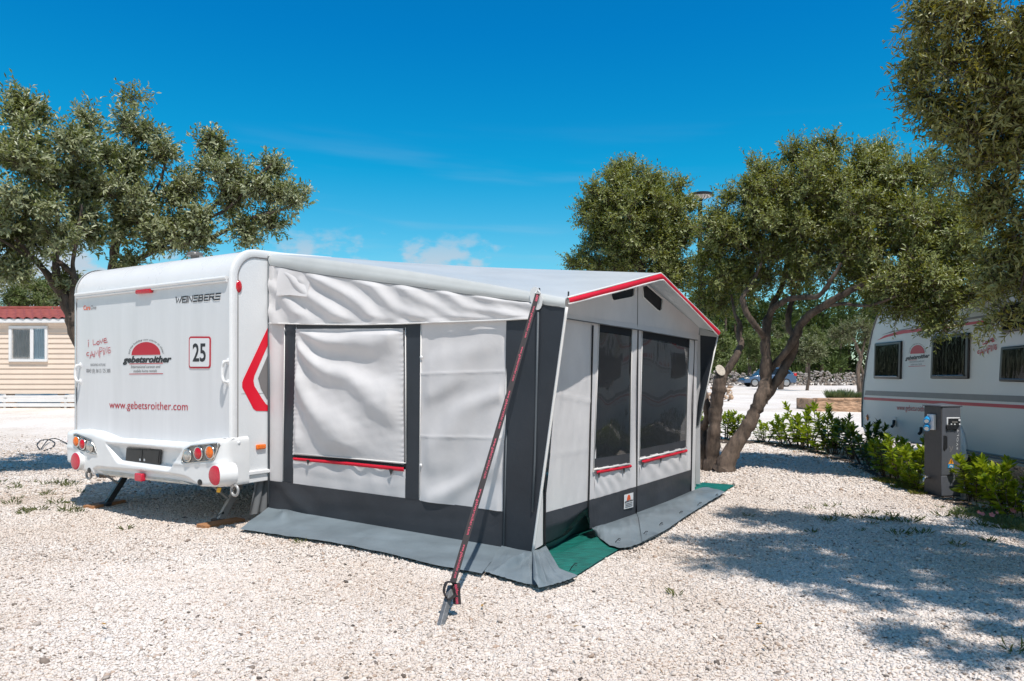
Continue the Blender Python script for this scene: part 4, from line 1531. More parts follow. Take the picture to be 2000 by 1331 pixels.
# ---- side wall facing the camera
def build_side_wall():
    n = -V
    # valance cloth above the windows
    top = L([(527, 514), (600, 529), (700, 543), (798, 555), (900, 570), (985, 582), (1046, 590)], aw, 0.004)
    bot = L([(527, 632), (620, 634), (700, 634.5), (780, 633), (860, 630), (950, 627), (1036, 623)], aw, 0.022)

    def dv(u, v):
        x = u * 2.75; y = v * 0.42 * (1 - .25 * u)
        ph = (x * 0.80 - y * 1.75) * 17 + 2.6 * snoise(x * .9, y, 3, 2)
        amp = 0.024 * np.exp(-((x - 0.75) / 0.85) ** 2) + 0.009
        env = smooth01(v, 0.0, .16) * (1 - 0.75 * smooth01(v, .78, 1.0))
        f = amp * ridge_fold(ph, 1.3) * env
        ph2 = (x * 1.0 - y * 0.9) * 17 + 2 * snoise(x * 1.3, y, 5, 2)
        f += 0.012 * ridge_fold(ph2, 1.2) * env * smooth01(x, 1.0, 1.8)
        f += 0.006 * snoise(x * 2, y * 3, 8, 3) * env
        hem = 0.010 * np.sin(x * 13 + 2 * np.sin(x * 4)) * smooth01(v, .85, 1.0)
        return f + hem + 0.004
    loft('valance', top, bot, 260, 60, M['cloth_white'], awn, n, dv)
    mb = MB()
    hb = resample(bot, 60)
    mb.tube([Vector(p) - V * 0.010 + Z * 0.0 for p in hb], 0.0065, 6); mb.build('piping', M['piping'], awn, 180)
    # wall strip next to the caravan
    def ds(u, v):
        return 0.018 * np.sin(u * 5.5 + 0.6) * np.exp(-v * 1.1) + 0.008 * np.sin(v * 7 + u * 4) * (1 - v)
    loft('wall_panel', L([(527, 520), (556, 522)], aw), L([(525, 940), (553, 942)], aw), 14, 90, M['cloth_white'], awn, n, ds)
    # charcoal strips
    def dd(u, v):
        return 0.004 + 0.006 * np.sin(v * 9 + u * 2) * np.sin(u * 3.1)
    loft('dark_strip', L([(558, 622), (579, 622)], aw), L([(552.5, yb(552)), (573, yb(573))], aw), 10, 60, M['cloth_dark'], awn, n, dd)
    loft('dark_strip', L([(793, 622), (823, 622)], aw), L([(792.5, yb(792)), (819, yb(819))], aw), 12, 60, M['cloth_dark'], awn, n, lambda u, v: 0.004 + 0.003 * np.sin(v * 8))
    for a, b in (((579, 640), (573, 884)), ((792, 640), (793, 906)), ((822.5, 634), (819, 972)), ((556, 634), (552.5, 940)), ((991, 628), (983, 998))):
        mb = MB()
        mb.tube(L([a, b], aw, 0.008), 0.0045, 6)
        mb.build('piping', M['piping'], awn, 180)
    # rolled down window flap, badly creased
    loft('flap_band', L([(579, 622), (793, 622)], aw, 0.004), L([(579, 646), (793, 645)], aw, 0.008), 20, 6, M['cloth_band'], awn, n)
    loft('backing', L([(576, 640), (794, 640)], aw, -0.012), L([(572, 900), (794, 912)], aw, -0.012), 6, 6, M['cloth_white'], awn, n)

    def df(u, v):
        x = u * 1.08; y = v * 1.13
        th = np.arctan2(y + 0.10, x + 0.16)
        r = np.hypot(x + 0.16, y + 0.10)
        q = th + 0.42 * np.maximum(r - 0.25, 0) * (1.0 - 0.35 * v)
        ph = q * 15.5 + 1.3 * snoise(x, y, 12, 2)
        amp = 0.046 * smooth01(r, .08, .55) * (1 - .9 * smooth01(q, 1.55, 1.95))
        env = smooth01(u, 0, .05) * (1 - .85 * smooth01(u, .88, 1)) * smooth01(v, 0, .05) * (1 - smooth01(v, .86, 1))
        f = amp * ridge_fold(ph, 1.5) * env
        f += 0.045 * np.sin(np.pi * u) * np.sin(np.pi * v) ** 1.0 * smooth01(v, .2, .8)
        f += 0.007 * snoise(x * 2.4, y * 2.4, 21, 3) * env
        # puckers at the zips
        pk = np.sin(v * 150 + 3 * np.sin(v * 20)) * (np.exp(-u / .03) + np.exp(-(1 - u) / .025))
        return 0.014 + f + 0.002 * pk
    loft('window_flap', L([(580, 643), (790, 642)], aw), L([(574, 888), (680, 896), (791, 907)], aw), 150, 150, M['cloth_flap'], awn, n, df)
    mb = MB()
    mb.tube(L([(574, 886), (680, 895), (792, 905)], aw, 0.02), 0.005, 6); mb.build('piping', M['piping'], awn, 180)
    loft('dark_sill', L([(575, 884), (793, 903)], aw, 0.004), L([(575, 894), (793, 912)], aw, 0.008), 20, 4, M['cloth_black'], awn, n)
    # red roll below the window
    def dr(u, v): return 0.020 + 0.007 * np.sin(np.pi * v) + 0.002 * np.sin(u * 34 + 2 * np.sin(u * 9))
    loft('red_roll', L([(576, 893.5), (680, 902), (792, 913)], aw), L([(577, 899), (680, 908.5), (793, 921)], aw), 60, 6, M['cloth_red'], awn, n, dr)
    for x, y in ((601, 903), (763, 922)):
        mb = MB(); c = aw(x, y, 0.034); mb.prism([c + U * .022 + Z * .02, c - U * .022 + Z * .02, c - Z * .03], -V, .006); mb.build('toggle', M['black_plastic'], awn, 20, .002)
    # white cloth under the window
    def du(u, v):
        x = u * 1.1
        return 0.003 + 0.014 * ridge_fold(x * 26 + 3 * snoise(x, v * .4, 30, 2), 1.0) * (1 - v) * smooth01(u, .05, .25) + 0.005 * snoise(x * 2, v, 31, 2)
    loft('wall_panel', L([(573, 897), (793, 917)], aw), L([(573, yb(573) + 1), (793, yb(793) + 1)], aw), 110, 26, M['cloth_white'], awn, n, du)
    # plain panel towards the front
    def dp(u, v):
        x = u * .98; y = v * 2.0
        f = 0.024 * ridge_fold((y + 0.75 * x) * 9.5 + 2.4 * snoise(x, y, 41, 2), 1.3) * smooth01(u, .0, .15) * (1 - smooth01(u, .93, 1)) * smooth01(v, .02, .2)
        f += 0.010 * snoise(x * 1.6, y * 1.3, 43, 2)
        for y0 in (0.62, 1.30):
            f += 0.006 * np.exp(-np.abs(y - y0 + .05 * x) / .012)
        return 0.004 + f
    loft('wall_panel', L([(823, 620), (992, 616)], aw), L([(819, yb(819) + 1), (983, yb(983) + 1)], aw), 100, 140, M['cloth_white'], awn, n, dp)
    # charcoal band along the bottom
    def db(u, v):
        x = u * 2.5
        f = 0.012 * ridge_fold((x * 1.0 - v * .42) * 14, 1.5) * np.exp(-((x - .35) / .3) ** 2)
        return 0.006 + f + 0.006 * snoise(x * 1.2, v, 51, 2)
    xs = np.linspace(524, 983, 12)
    loft('lower_band', L([(x, yb(x)) for x in xs], aw), L([(x, yc(x) + 1) for x in xs], aw), 120, 20, M['cloth_band'], awn, n, db)
    # side wing at the front corner
    def dw(u, v):
        return 0.012 + 0.010 * np.sin(u * 3.0) * np.sin(v * 3) + 0.004 * np.sin(v * 11 + u * 5)
    loft('side_wing', L([(992, 585), (1050, 592), (1106, 600)], aw), L([(982, 1068), (1041, 1078)], aw), 24, 110, M['cloth_dark'], awn, n, dw)
    for e, r in (([(1051, 610), (1048, 760), (1044.5, 900), (1040, 1000)], .008), ([(989, 840), (984, 1068)], .006)):
        mb = MB(); mb.tube(L(e, aw, 0.026 if r > .007 else .018), r, 6); mb.build('zip', M['zip_grey'], awn, 180)
    mb = MB()
    e = resample(L([(1107, 600), (1041, 1078)], aw, 0.013), 30)
    mb.tube([Vector(p) for p in e], 0.011, 8)
    mb.build('piping', M['piping'], awn, 180)
    # small vent pocket under the eave
    def dk(u, v): return 0.012 + 0.05 * v * (1 - .3 * u) + 0.012 * np.sin(u * 4 + v * 3) + 0.012 * np.exp(-((u - .72) / .1) ** 2 - ((v - .35) / .16) ** 2)
    loft('vent_pocket', L([(547, 524), (607, 536)], aw), L([(551, 579), (575, 577.5), (608, 581)], aw), 40, 40, M['cloth_white'], awn, n, dk)
    # toggles on the strip edges
    for x, y in ((823, 698), (822, 909)):
        mb = MB()
        mb.dome(aw(x, y, 0.012), -V, Z, 0.014, 0.012, 12, 3)
        mb.build('toggle', M['white_plastic'], awn, 60)
    # draught skirt under the caravan
    def dg(u, v): return 0.012 * np.sin(u * 14 + v * 2)
    loft('draught_skirt', [onpl(499, 934, CR0 - U * .05, U), onpl(526, 931, CR0 - U * .05, U)], [onpl(484, 1008, CR0 - U * .05, U), onpl(523, 998, CR0 - U * .05, U)], 24, 10, M['cloth_draught'], awn, U, dg)


build_side_wall()


# ---- front wall with its windows, under the gable
def build_front():
    n = U
    def small(seed, a=0.006, sc=1.6):
        return lambda u, v: a * snoise(u * sc, v * sc * 2, seed, 3)
    # corner strip
    loft('wall_panel', [ff(0.0, 1.62), ff(0.155, 1.62)], [ff(0.0, 0.03), ff(0.155, 0.045)], 8, 40, M['cloth_white'], awn, n, small(60))
    # panel with no window
    zx = lambda t: ff(t, 0).copy()
    loft('wall_panel', L([(1098, 608), (1163, 618)], fp), L([(1064, 1003), (1149, 978)], fp), 40, 70, M['cloth_white'], awn, n, lambda u, v: 0.010 * snoise(u * 1.4, v * 2, 61, 3) + 0.006 * np.exp(-np.abs(v - .42 - .05 * u) / .008) + 0.004 * np.exp(-np.abs(v - .72) / .008))
    loft('wall_panel', L([(1163, 618), (1172, 620)], fp), L([(1149, 978), (1161, 974)], fp), 8, 60, M['cloth_white'], awn, n, small(62))
    loft('wall_panel', L([(1235, 628), (1255, 632)], fp), L([(1230, 954), (1249, 949)], fp), 10, 70, M['cloth_white'], awn, n, lambda u, v: 0.008 * np.sin(v * 6 + u * 3) * np.sin(3.1 * u))
    loft('wall_panel', L([(1347, 650), (1363, 655)], fp), L([(1339.5, 921), (1349, 918)], fp), 10, 70, M['cloth_white'], awn, n, lambda u, v: 0.012 * np.sin(v * 5 + u * 2) * np.sin(3.1 * u))
    # cloth below the windows
    def dl(seed):
        def f(u, v):
            return 0.012 * ridge_fold((u * 1.0 - v * .35) * 26 + 2 * snoise(u, v, seed, 2), 1.0) * (1 - .7 * v) + 0.004 * snoise(u * 2, v, seed + 1, 2)
        return f
    loft('wall_panel', L([(1160, 914), (1230, 903)], fp), L([(1160, 975), (1230, 954)], fp), 50, 24, M['cloth_white'], awn, n, dl(70))
    loft('wall_panel', L([(1248, 893), (1340, 873)], fp), L([(1248, 949), (1340, 921)], fp), 60, 24, M['cloth_white'], awn, n, dl(72))
    # windows: dark frame and foil pane, see-through
    for (tl, tr, br, bl, sl, sr) in (((1171, 622), (1235, 631), (1230, 885.5), (1160.5, 896.5), (1160, 915), (1230, 904)),
                                     ((1255, 634), (1347.5, 650), (1339.5, 860), (1249.5, 878), (1249, 895), (1339.5, 874))):
        fr = loft('window', L([bl, br], fp, .004), L([sl, sr], fp, .005), 12, 4, M['cloth_band'], awn, n)
        w = tr[0] - tl[0]
        loft('window_head', L([tl, tr], fp, .004), L([(tl[0] - .6, tl[1] + 27), (tr[0] - .6, tr[1] + 27 + (3 if w > 80 else 0))], fp, .004), 12, 4, M['cloth_black'], fr, n)
        def dpn(u, v): return 0.008 * snoise(u * 1.2, v * 1.6, 77, 2) + 0.012 * np.sin(np.pi * u) * np.sin(np.pi * v)
        loft('pane', L([(tl[0] - .6, tl[1] + 26), (tr[0] - .6, tr[1] + 26)], fp, .003), L([bl, br], fp, .003), 30, 40, M['foil'], fr, n, dpn)
        # white piping, red roll and toggles
        mb = MB(); mb.tube(L([(sl[0], sl[1] + 2.5), (sr[0], sr[1] + 2.5)], fp, .019), .008, 6); mb.build('piping', M['piping'], awn, 180)
        def dr(u, v): return 0.016 + 0.009 * np.sin(np.pi * v) + 0.002 * np.sin(u * 20)
        loft('red_roll', L([(sl[0] + 1, sl[1] + 4.5), (sr[0] - 1, sr[1] + 3.8)], fp), L([(sl[0] + 1, sl[1] + 11.5), (sr[0] - 1, sr[1] + 9.5)], fp), 40, 6, M['cloth_red'], awn, n, dr)
        for q in (.15, .85) if w < 80 else (.08, .47, .9):
            x = sl[0] + (sr[0] - sl[0]) * q; y = sl[1] + (sr[1] - sl[1]) * q + 12
            mb = MB(); c = fp(x, y, .026); mb.prism([c + V * .022 + Z * .012, c - V * .022 + Z * .012, c - Z * .04], U, .006); mb.build('toggle', M['black_plastic'], awn, 20, .002)
        # seam lines down the window edges
        for e in ([tl, sl], [tr, sr]):
            mb = MB(); mb.tube(L(e, fp, .006), .004, 5); mb.build('piping', M['piping'], awn, 180)
    # zips
    for a, b in (((1158, 636), (1149, 1010)), ((1246, 642), (1243, 1004)), ((1356, 664), (1349.5, 960)), ((1066, 870), (1064, 1064))):
        mb = MB(); e = resample(L([a, b], fp, .010), 14); mb.tube([Vector(p) for p in e], 0.0075, 6); mb.build('zip', M['zip'], awn, 180)
    # corner strip beyond the last zip
    loft('corner_strip', L([(1354, 664), (1362, 664)], fp, 0.010), L([(1350.5, 960), (1357, 957)], fp, 0.010), 8, 40, M['cloth_white'], awn, n, small(81))
    # charcoal band; its first length is tucked under
    def tuck(u, v): return 0.03 * v * np.sin(np.pi * np.clip(u * 1.1, 0, 1)) - 0.16 * np.maximum(v - .45, 0) * (0.4 + .6 * u)
    loft('lower_band', L([(1064, 1002), (1149, 978)], fp, .003), L([(1064, 1066), (1105, 1045), (1149, 1008)], fp, .003), 30, 16, M['cloth_band'], awn, n, tuck)
    loft('tucked_skirt', L([(1066, 1064), (1105, 1043), (1149, 1006)], fp, -.07), L([(1076, 1086), (1110, 1066), (1149, 1036)], fp, -.20), 30, 10, M['cloth_draught'], awn, n, lambda u, v: 0.02 * np.sin(u * 5 + v * 3))
    def db(u, v): return 0.004 + 0.010 * snoise(u * 1.5, v, 90, 2)
    loft('lower_band', L([(1150, 978), (1243.5, 950)], fp, .004), L([(1151, 1036), (1243.5, 1004)], fp, .004), 40, 14, M['cloth_band'], awn, n, db)
    loft('lower_band', L([(1243.5, 950), (1349, 918)], fp, .004), L([(1243.5, 1004), (1349.5, 961)], fp, .004), 40, 14, M['cloth_band'], awn, n, db)
    # sewn label with the red sun
    pl = (A1 + U * 0.016, U)
    def z8(pts): return [(1040 + x / 3.5023, 780 + y / 3.5023) for x, y in pts]
    lb = decal('sewn_label', z8([(628, 655), (690, 638), (689, 738), (626, 754)]), pl, M['sticker_white'], awn, 0.0)
    mb = MB()
    c = onpl(*z8([(658, 690)])[0], *pl)
    mb.prism([c + V * (.042 * math.cos(R(q))) + Z * (.05 * math.sin(R(q))) for q in range(0, 181, 12)], U, .001, .002)
    mb.build('logo', M['orange_print'], lb, 0)
    (a, b) = z8([(630, 708), (687, 693)])
    text_on('company_lettering', 'gebetsroither', (pl[0], U), a, b, 3.2, M['black_print'], lb, bold=.04, shear=.2)
    for k in range(3):
        (a, b) = z8([(634, 718 + 11 * k), (682, 705 + 11 * k)])
        strokes_on('rule', [[(0, 0), (1, 0)]], pl, a, b, 5, .006, M['grey_print'], lb)


build_front()


def build_gable():
    # gable cloth just inside the overhang, with two openings
    pts = [(1044, 617), (1044, 588), (1258, 549), (1366, 640), (1364, 664.5), (1105, 622)]
    pl = (A1 + U * 0.02, U)
    vents = [[(1192, 574), (1239, 560), (1238, 577), (1233.5, 581), (1198, 588), (1195, 585)],
             [(1254, 559), (1263, 557.5), (1294, 584.5), (1292, 605), (1287.6, 608.6), (1283, 606), (1256, 581)]]
    bm = bmesh.new()
    def P2(x, y):
        q = onpl(x, y, *pl); return q
    import mathutils.geometry as mg
    # triangulate the outline with its holes
    outline = [P2(*p) for p in pts]
    holes = [[P2(*p) for p in v] for v in vents]
    def to2(q): d = q - A1; return (d.dot(V), d.z)
    allp = []; edges = []
    for lp in [outline] + holes:
        s = len(allp)
        allp += lp
        edges += [(s + i, s + (i + 1) % len(lp)) for i in range(len(lp))]
    r = mg.delaunay_2d_cdt([Vector(to2(q)) for q in allp], edges, [], 0, 1e-6)
    v2, _, f2 = r[0], r[1], r[2]
    hole2 = [[to2(q) for q in h] for h in holes]
    out2 = [to2(q) for q in outline]

    def inside(p, poly):
        c = False
        for i in range(len(poly)):
            a = poly[i]; b = poly[i - 1]
            if (a[1] > p[1]) != (b[1] > p[1]) and p[0] < (b[0] - a[0]) * (p[1] - a[1]) / (b[1] - a[1]) + a[0]:
                c = not c
        return c
    fs = []
    for f in f2:
        c = (sum(v2[i].x for i in f) / len(f), sum(v2[i].y for i in f) / len(f))
        if inside(c, out2) and not any(inside(c, h) for h in hole2):
            fs.append(tuple(f))
    me = bpy.data.meshes.new('gable')
    me.from_pydata([ff(v.x, v.y, 0.02) for v in v2], [], fs)
    link('gable', me, M['cloth_white'], awn, 0)
    for h in holes:
        mb = MB(); c = sum(h, Vector()) / len(h)
        mb.prism([c + (q - c) * 1.03 - U * .012 for q in h], U, .003); vn = mb.build('vent', M['cloth_black'], awn, 0)
        mb = MB(); mb.tube([q + U * .004 for q in h + h[:1]], .006, 6); mb.build('piping', M['piping'], vn, 180)
    # lower border of the gable cloth, hanging over the wall
    loft('gable_valance', L([(1050, 605), (1100, 612), (1240, 634), (1364, 652)], fp, .024), L([(1050, 614), (1105, 622), (1240, 643), (1362, 664.5)], fp, .034), 60, 8, M['cloth_white'], awn, U, lambda u, v: .006 * np.sin(u * 22) * v)
    mb = MB(); mb.tube(L([(1092, 620.5), (1105, 622.5), (1240, 643.5), (1362, 665)], fp, .036), .005, 6)
    mb.build('piping', M['cloth_draught'], awn, 180)
    mb = MB(); mb.tube(L([(1246, 553), (1245, 640)], fp, .024), .003, 5); mb.build('seam', M['cloth_draught'], awn, 180)
    # red border along the canopy edge
    def cp(x, y, off=0.0): return onpl(x, y, C1 + U * off, CPL[1])
    up = L([(1109, 581.5), (1200, 557.5), (1291, 533.5), (1345, 588), (1406, 648)], cp, .006)
    lo = L([(1110.5, 594), (1202, 571), (1294, 546), (1346, 597), (1402.5, 656)], cp, .012)
    loft('red_border', L([(1109, 581.5), (1200, 557.5), (1291, 533.5)], cp, .006), L([(1110.5, 594), (1202, 571), (1294, 546)], cp, .012), 40, 8, M['cloth_red'], awn, U, lambda u, v: .012 * np.sin(np.pi * v) + .003 * np.sin(u * 15))
    loft('red_border', L([(1291, 533.5), (1345, 588), (1406, 648)], cp, .006), L([(1294, 546), (1346, 597), (1402.5, 656)], cp, .012), 40, 8, M['cloth_red'], awn, U, lambda u, v: .012 * np.sin(np.pi * v) + .003 * np.sin(u * 15))
    for e in (lo, up):
        mb = MB(); mb.tube(resample(e, 40).tolist(), .008, 6); mb.build('piping', M['piping'], awn, 180)
    # far side wing with its grey border, and the far side wall
    PR = A1 + V * T_R
    def fw(x, y, off=0.0): return onpl(x, y, PR - V * off, V)
    loft('side_wing', L([(1366, 654), (1401, 658)], fw), L([(1361, 832), (1365, 832)], fw), 10, 40, M['cloth_dark'], awn, V, lambda u, v: .01 * np.sin(u * 3 + v * 4))
    loft('wing_border', L([(1366, 640), (1403, 653)], fw), L([(1366, 655), (1401, 659)], fw), 10, 6, M['cloth_roof'], awn, V)
    mb = MB(); mb.tube(L([(1402, 656), (1364.5, 832)], fw), .009, 6); mb.build('piping', M['piping'], awn, 180)
    s1 = (A1 - A0).dot(U)
    loft('far_wall', [fa(0.02, 2.42) + V * T_R, fa(s1, 1.78) + V * T_R], [fa(0.02, .03) + V * T_R, fa(s1, .03) + V * T_R], 20, 20, M['cloth_white'], awn, V)
    # frame poles inside
    zc = 1.76
    for t_, z_ in ((.05, zc), (T_AP, 2.15), (T_R - .05, zc)):
        mb = MB(); mb.tube([ff(t_, 0.0, -.05), ff(t_, z_, -.05)], .014, 8); mb.build('pole', M['steel'], awn, 60)
    # pins standing out of the roof at the corner
    for a, b in ((aw(1054, 574, .02), aw(1053.5, 563, .02)), (onpl(1109.5, 585, *CPL), onpl(1110.5, 570, *CPL))):
        mb = MB(); mb.tube([a, b], .006, 6); mb.build('pole_pin', M['dark_steel'], awn, 60)


build_gable()


# ---- grey mud skirts lying on the gravel
def build_skirts():
    def g(x, y, z=0.012):
        p = gp(x, y, z); p.z = gz(p.x, p.y) + 0.030
        return p
    def dk(seed, a=.019):
        return lambda u, v: a * snoise(u * 3, v * .8, seed, 3) * np.sin(np.pi * np.clip(v, 0, 1)) + a * .4 * np.abs(snoise(u * 6, v, seed + 5, 2)) * v
    xs = np.linspace(524, 983, 10)
    loft('mud_skirt', L([(x, yc(x) - 1) for x in xs], aw, .008), [g(*p) for p in ((468, 1030), (520, 1040), (560, 1048), (640, 1060), (760, 1086), (850, 1109), (905, 1119), (941, 1126))], 150, 30, M['cloth_skirt'], awn, Z,
         lambda u, v: dk(101)(u, v) + 0.05 * np.exp(-((u - .10 - .08 * v) / .03) ** 2) * np.exp(-((v - .30) / .22) ** 2))
    # corner piece and its folded neighbour
    loft('mud_skirt', L([(980, 1066), (1010, 1073), (1041, 1078)], aw, .016), [g(*p) for p in ((946, 1121), (985, 1133), (1020, 1143), (1062, 1150))], 50, 30, M['cloth_skirt'], awn, Z,
         lambda u, v: dk(104)(u, v) + 0.06 * np.exp(-((u - .9 + .75 * v) / .08) ** 2) * np.sin(np.pi * v))
    loft('mud_skirt', [aw(1040, 1077, .02), fp(1052, 1076, .01), fp(1066, 1068, .01)], [g(1052, 1149, .03), g(1078, 1143, .03), g(1100, 1137, .03), g(1129, 1129, .02)], 50, 30, M['cloth_skirt'], awn, Z,
         lambda u, v: 0.008 + dk(106)(u, v) + 0.045 * np.exp(-((u - .05) / .10) ** 2) * np.sin(np.pi * v), mids=[[g(1042, 1108, .14), g(1064, 1105, .13), g(1079, 1097, .12), g(1092, 1090, .10)]])
    # front skirts
    xs2 = [(1151, 1034), (1197, 1019), (1243, 1003)]
    loft('mud_skirt', L(xs2, fp, .008), [g(*p) for p in ((1163, 1046), (1172, 1060), (1190, 1074), (1212, 1080), (1236, 1076), (1262, 1064), (1284, 1052))], 60, 24, M['cloth_skirt'], awn, Z, lambda u, v: 0.035 * np.sin(np.pi * v) + dk(110, .026)(u, v))
    xs3 = [(1243.5, 1003), (1300, 982), (1349, 961), (1360, 957)]
    loft('mud_skirt', L(xs3, fp, .010), [g(*p) for p in ((1254, 1068), (1300, 1043), (1340, 1016), (1375, 992), (1417, 966))], 80, 24, M['cloth_skirt'], awn, Z, lambda u, v: 0.006 + 0.035 * np.sin(np.pi * v) + dk(113, .028)(u, v))
    # weathered hem
    # slit at the middle zip
    mb = MB()
    mb.prism([fp(1243, 1003, .03), fp(1249, 1016, .05), fp(1251, 1028, .09), fp(1246, 1018, .06)], U, .004)
    mb.build('slit', M['cloth_black'], awn, 0)


build_skirts()

# ---- green groundsheet under the awning
def build_groundsheet():
    c = [gp(1108, 1140), gp(1436, 950)]
    inn = [c[1] - U * 3.0 + V * 0.2, A0 + V * .1 + U * .05]
    def nd(u, v): return 0.006 * snoise(u * 4, v * 4, 120, 3)
    o = loft('groundsheet', resample([c[0], c[1]], 60).tolist(), [inn[1], inn[0]], 120, 60, M['mat_green'], None, Z, nd)
    me = o.data
    n = len(me.vertices); a = np.empty(n * 3); me.vertices.foreach_get('co', a); a = a.reshape(n, 3)
    a[:, 2] = ground_h(a[:, 0], a[:, 1]) + 0.016 + 0.003 * snoise(a[:, 0] * 2, a[:, 1] * 2, 9, 3)
    me.vertices.foreach_set('co', a.ravel()); me.update()
    tag(o, 'green woven groundsheet showing under the front of the awning', 'groundsheet')


build_groundsheet()

# ---- printed strap holding the awning down, and its stake
def build_strap():
    top = aw(1050, 574, .035)
    stake_top = at(884, 1140, 4.03)
    st = thing('guy_strap', stake_top, 'black webbing strap printed with pink web address, tied from eave to stake', 'strap')
    ax = (stake_top - top); Ln = ax.length; ax.normalize()
    # broad face towards the viewer's side
    view = (EYE - (top + stake_top) / 2).normalized()
    n = (view - ax * view.dot(ax)).normalized()
    sd = ax.cross(n).normalized()
    w = 0.035
    mb = MB()
    N = 40
    ring = []
    for i in range(N + 1):
        f = i / N
        p = top + ax * (Ln * f) - Z * (0.012 * math.sin(math.pi * f))
        ring.append([p - sd * w / 2 + n * .0015, p + sd * w / 2 + n * .0015, p + sd * w / 2 - n * .0015, p - sd * w / 2 - n * .0015])
    vs = [q for r in ring for q in r]
    fs = []
    for i in range(N):
        for k in range(4):
            fs.append((i * 4 + k, i * 4 + (k + 1) % 4, i * 4 + 4 + (k + 1) % 4, i * 4 + 4 + k))
    mb.add(vs, fs)
    mb.build('webbing', M['webbing'], st, 30)
    v, f = text_flat('www.gebetsroither.com', bold=.0, space=1.12)
    asc = v[:, 1].max()
    v = v / v[:, 0].max()
    asp = v[:, 1].max()
    gaps = [(0.005, .035), (0.055, .190), (.225, .360), (.395, .53), (.565, .695), (.73, .865), (.895, .985)]
    for a, b in gaps:
        P0 = top + ax * (Ln * a) + n * .004 - sd * (w * .02)
        lx = ax * (Ln * (b - a))
        vv = v; ff_ = f
        mid = (a + b) / 2
        sagz = Z * (0.012 * math.sin(math.pi * mid))
        if b - a < .05:
            vv, ff_ = text_flat('.com', bold=.012); vv = vv / vv[:, 0].max()
        hgt = w * .42 / vv[:, 1].max()
        # letters stand across the strap, read downwards
        up = -sd if (-sd).dot(Vector((1, 0, 0))) > 0 else sd
        vs = [P0 - sagz + lx * x + up * (y * hgt - w * .14) + n * .001 for x, y in vv]
        me = bpy.data.meshes.new('strap_lettering'); me.from_pydata([tuple(p) for p in vs], [], ff_)
        link('strap_lettering', me, M['pink_print'], st, 0)
    # white eyelet patch at the eave
    mb = MB()
    c = aw(1047, 583, .028)
    mb.prism([c + U * (.05 * math.cos(q)) + (Z - U * .15) * (.085 * math.sin(q)) for q in np.linspace(0, 2 * math.pi, 20)[:-1]], -V, .004)
    mb.tube([aw(1050, 568, .03), aw(1045, 573, .045), aw(1056, 574, .045), aw(1051, 568, .03)], .006, 6)
    mb.build('eyelet_patch', M['white_plastic'], st, 40)
    # knotted loop and loose tail
    def zl(x, y, d): return at(840 + x / 8.3167, 1080 + y / 8.3167, d)
    def ribbon(pts, w, name):
        pts = resample(pts, 34)
        m2 = MB(); vs = []
        for i, p in enumerate(pts):
            p = Vector(p)
            t = Vector(pts[min(i + 1, 33)]) - Vector(pts[max(i - 1, 0)]); t.normalize()
            s = Vector((0.35, -.9, .1)); s = (s - t * s.dot(t)).normalized()
            k = s.cross(t) * .002
            vs += [p - s * w / 2 + k, p + s * w / 2 + k, p + s * w / 2 - k, p - s * w / 2 - k]
        fs = []
        for i in range(33):
            for k in range(4):
                fs.append((i * 4 + k, i * 4 + (k + 1) % 4, i * 4 + 4 + (k + 1) % 4, i * 4 + 4 + k))
        m2.add(vs, fs)
        return m2.build(name, M['webbing'], st, 60)
    ribbon([zl(395, 480, 4.02), zl(330, 470, 4.0), zl(262, 485, 3.98), zl(232, 560, 3.97), zl(222, 640, 3.97), zl(262, 735, 3.97), zl(330, 755, 3.95), zl(395, 690, 3.99), zl(390, 560, 4.02), zl(400, 490, 4.03)], .038, 'loop')
    m2 = MB()
    tp = [zl(415, 490, 4.01), zl(432, 560, 4.0), zl(428, 650, 4.0), zl(436, 760, 3.99), zl(442, 842, 3.985)]
    rs = resample(tp, 20); vs = []
    for p in rs:
        p = Vector(p); vs += [p - Vector((.021, 0, 0)), p + Vector((.021, 0, .0)), p + Vector((.021, .003, 0)), p + Vector((-.021, .003, 0))]
    fs = [(i * 4 + k, i * 4 + (k + 1) % 4, i * 4 + 4 + (k + 1) % 4, i * 4 + 4 + k) for i in range(19) for k in range(4)]
    m2.add(vs, fs); m2.build('tail', M['webbing'], st, 60)
    vv, f2 = text_flat('soither .com', bold=.012); vv = vv / vv[:, 0].max(); hg = .019 / vv[:, 1].max()
    lx = Vector(rs[-2]) - Vector(rs[1])
    me = bpy.data.meshes.new('strap_lettering'); me.from_pydata([tuple(Vector(rs[1]) + lx * x + Vector((1, 0, 0)) * (y * hg - .006) + Vector((0, -.008, 0))) for x, y in vv], [], f2)
    link('strap_lettering', me, M['pink_print'], st, 0)
    # angle-iron stake
    b = gp(861, 1219, .015); t = at(882, 1143, 4.02)
    d = (t - b).normalized(); s = d.cross(Vector((0, -1, 0.3)).normalized()).normalized(); k = s.cross(d)
    b = b - d * .06
    mb = MB(); Ls = (t - b).length
    fold1 = (s * .8 + k * -.6).normalized(); fold2 = (-s * .8 + k * -.6).normalized()
    for fo in (fold1, fold2):
        nn = fo.cross(d)
        c = (b + t) / 2 + fo * .012
        mb.box(c, d, fo, nn, Ls, .026, .004)
    o = mb.build('ground_stake', M['stake_steel'], None, 30, .0012, loc=b)
    tag(o, 'grey steel angle stake driven into the gravel below the strap', 'stake')


build_strap()

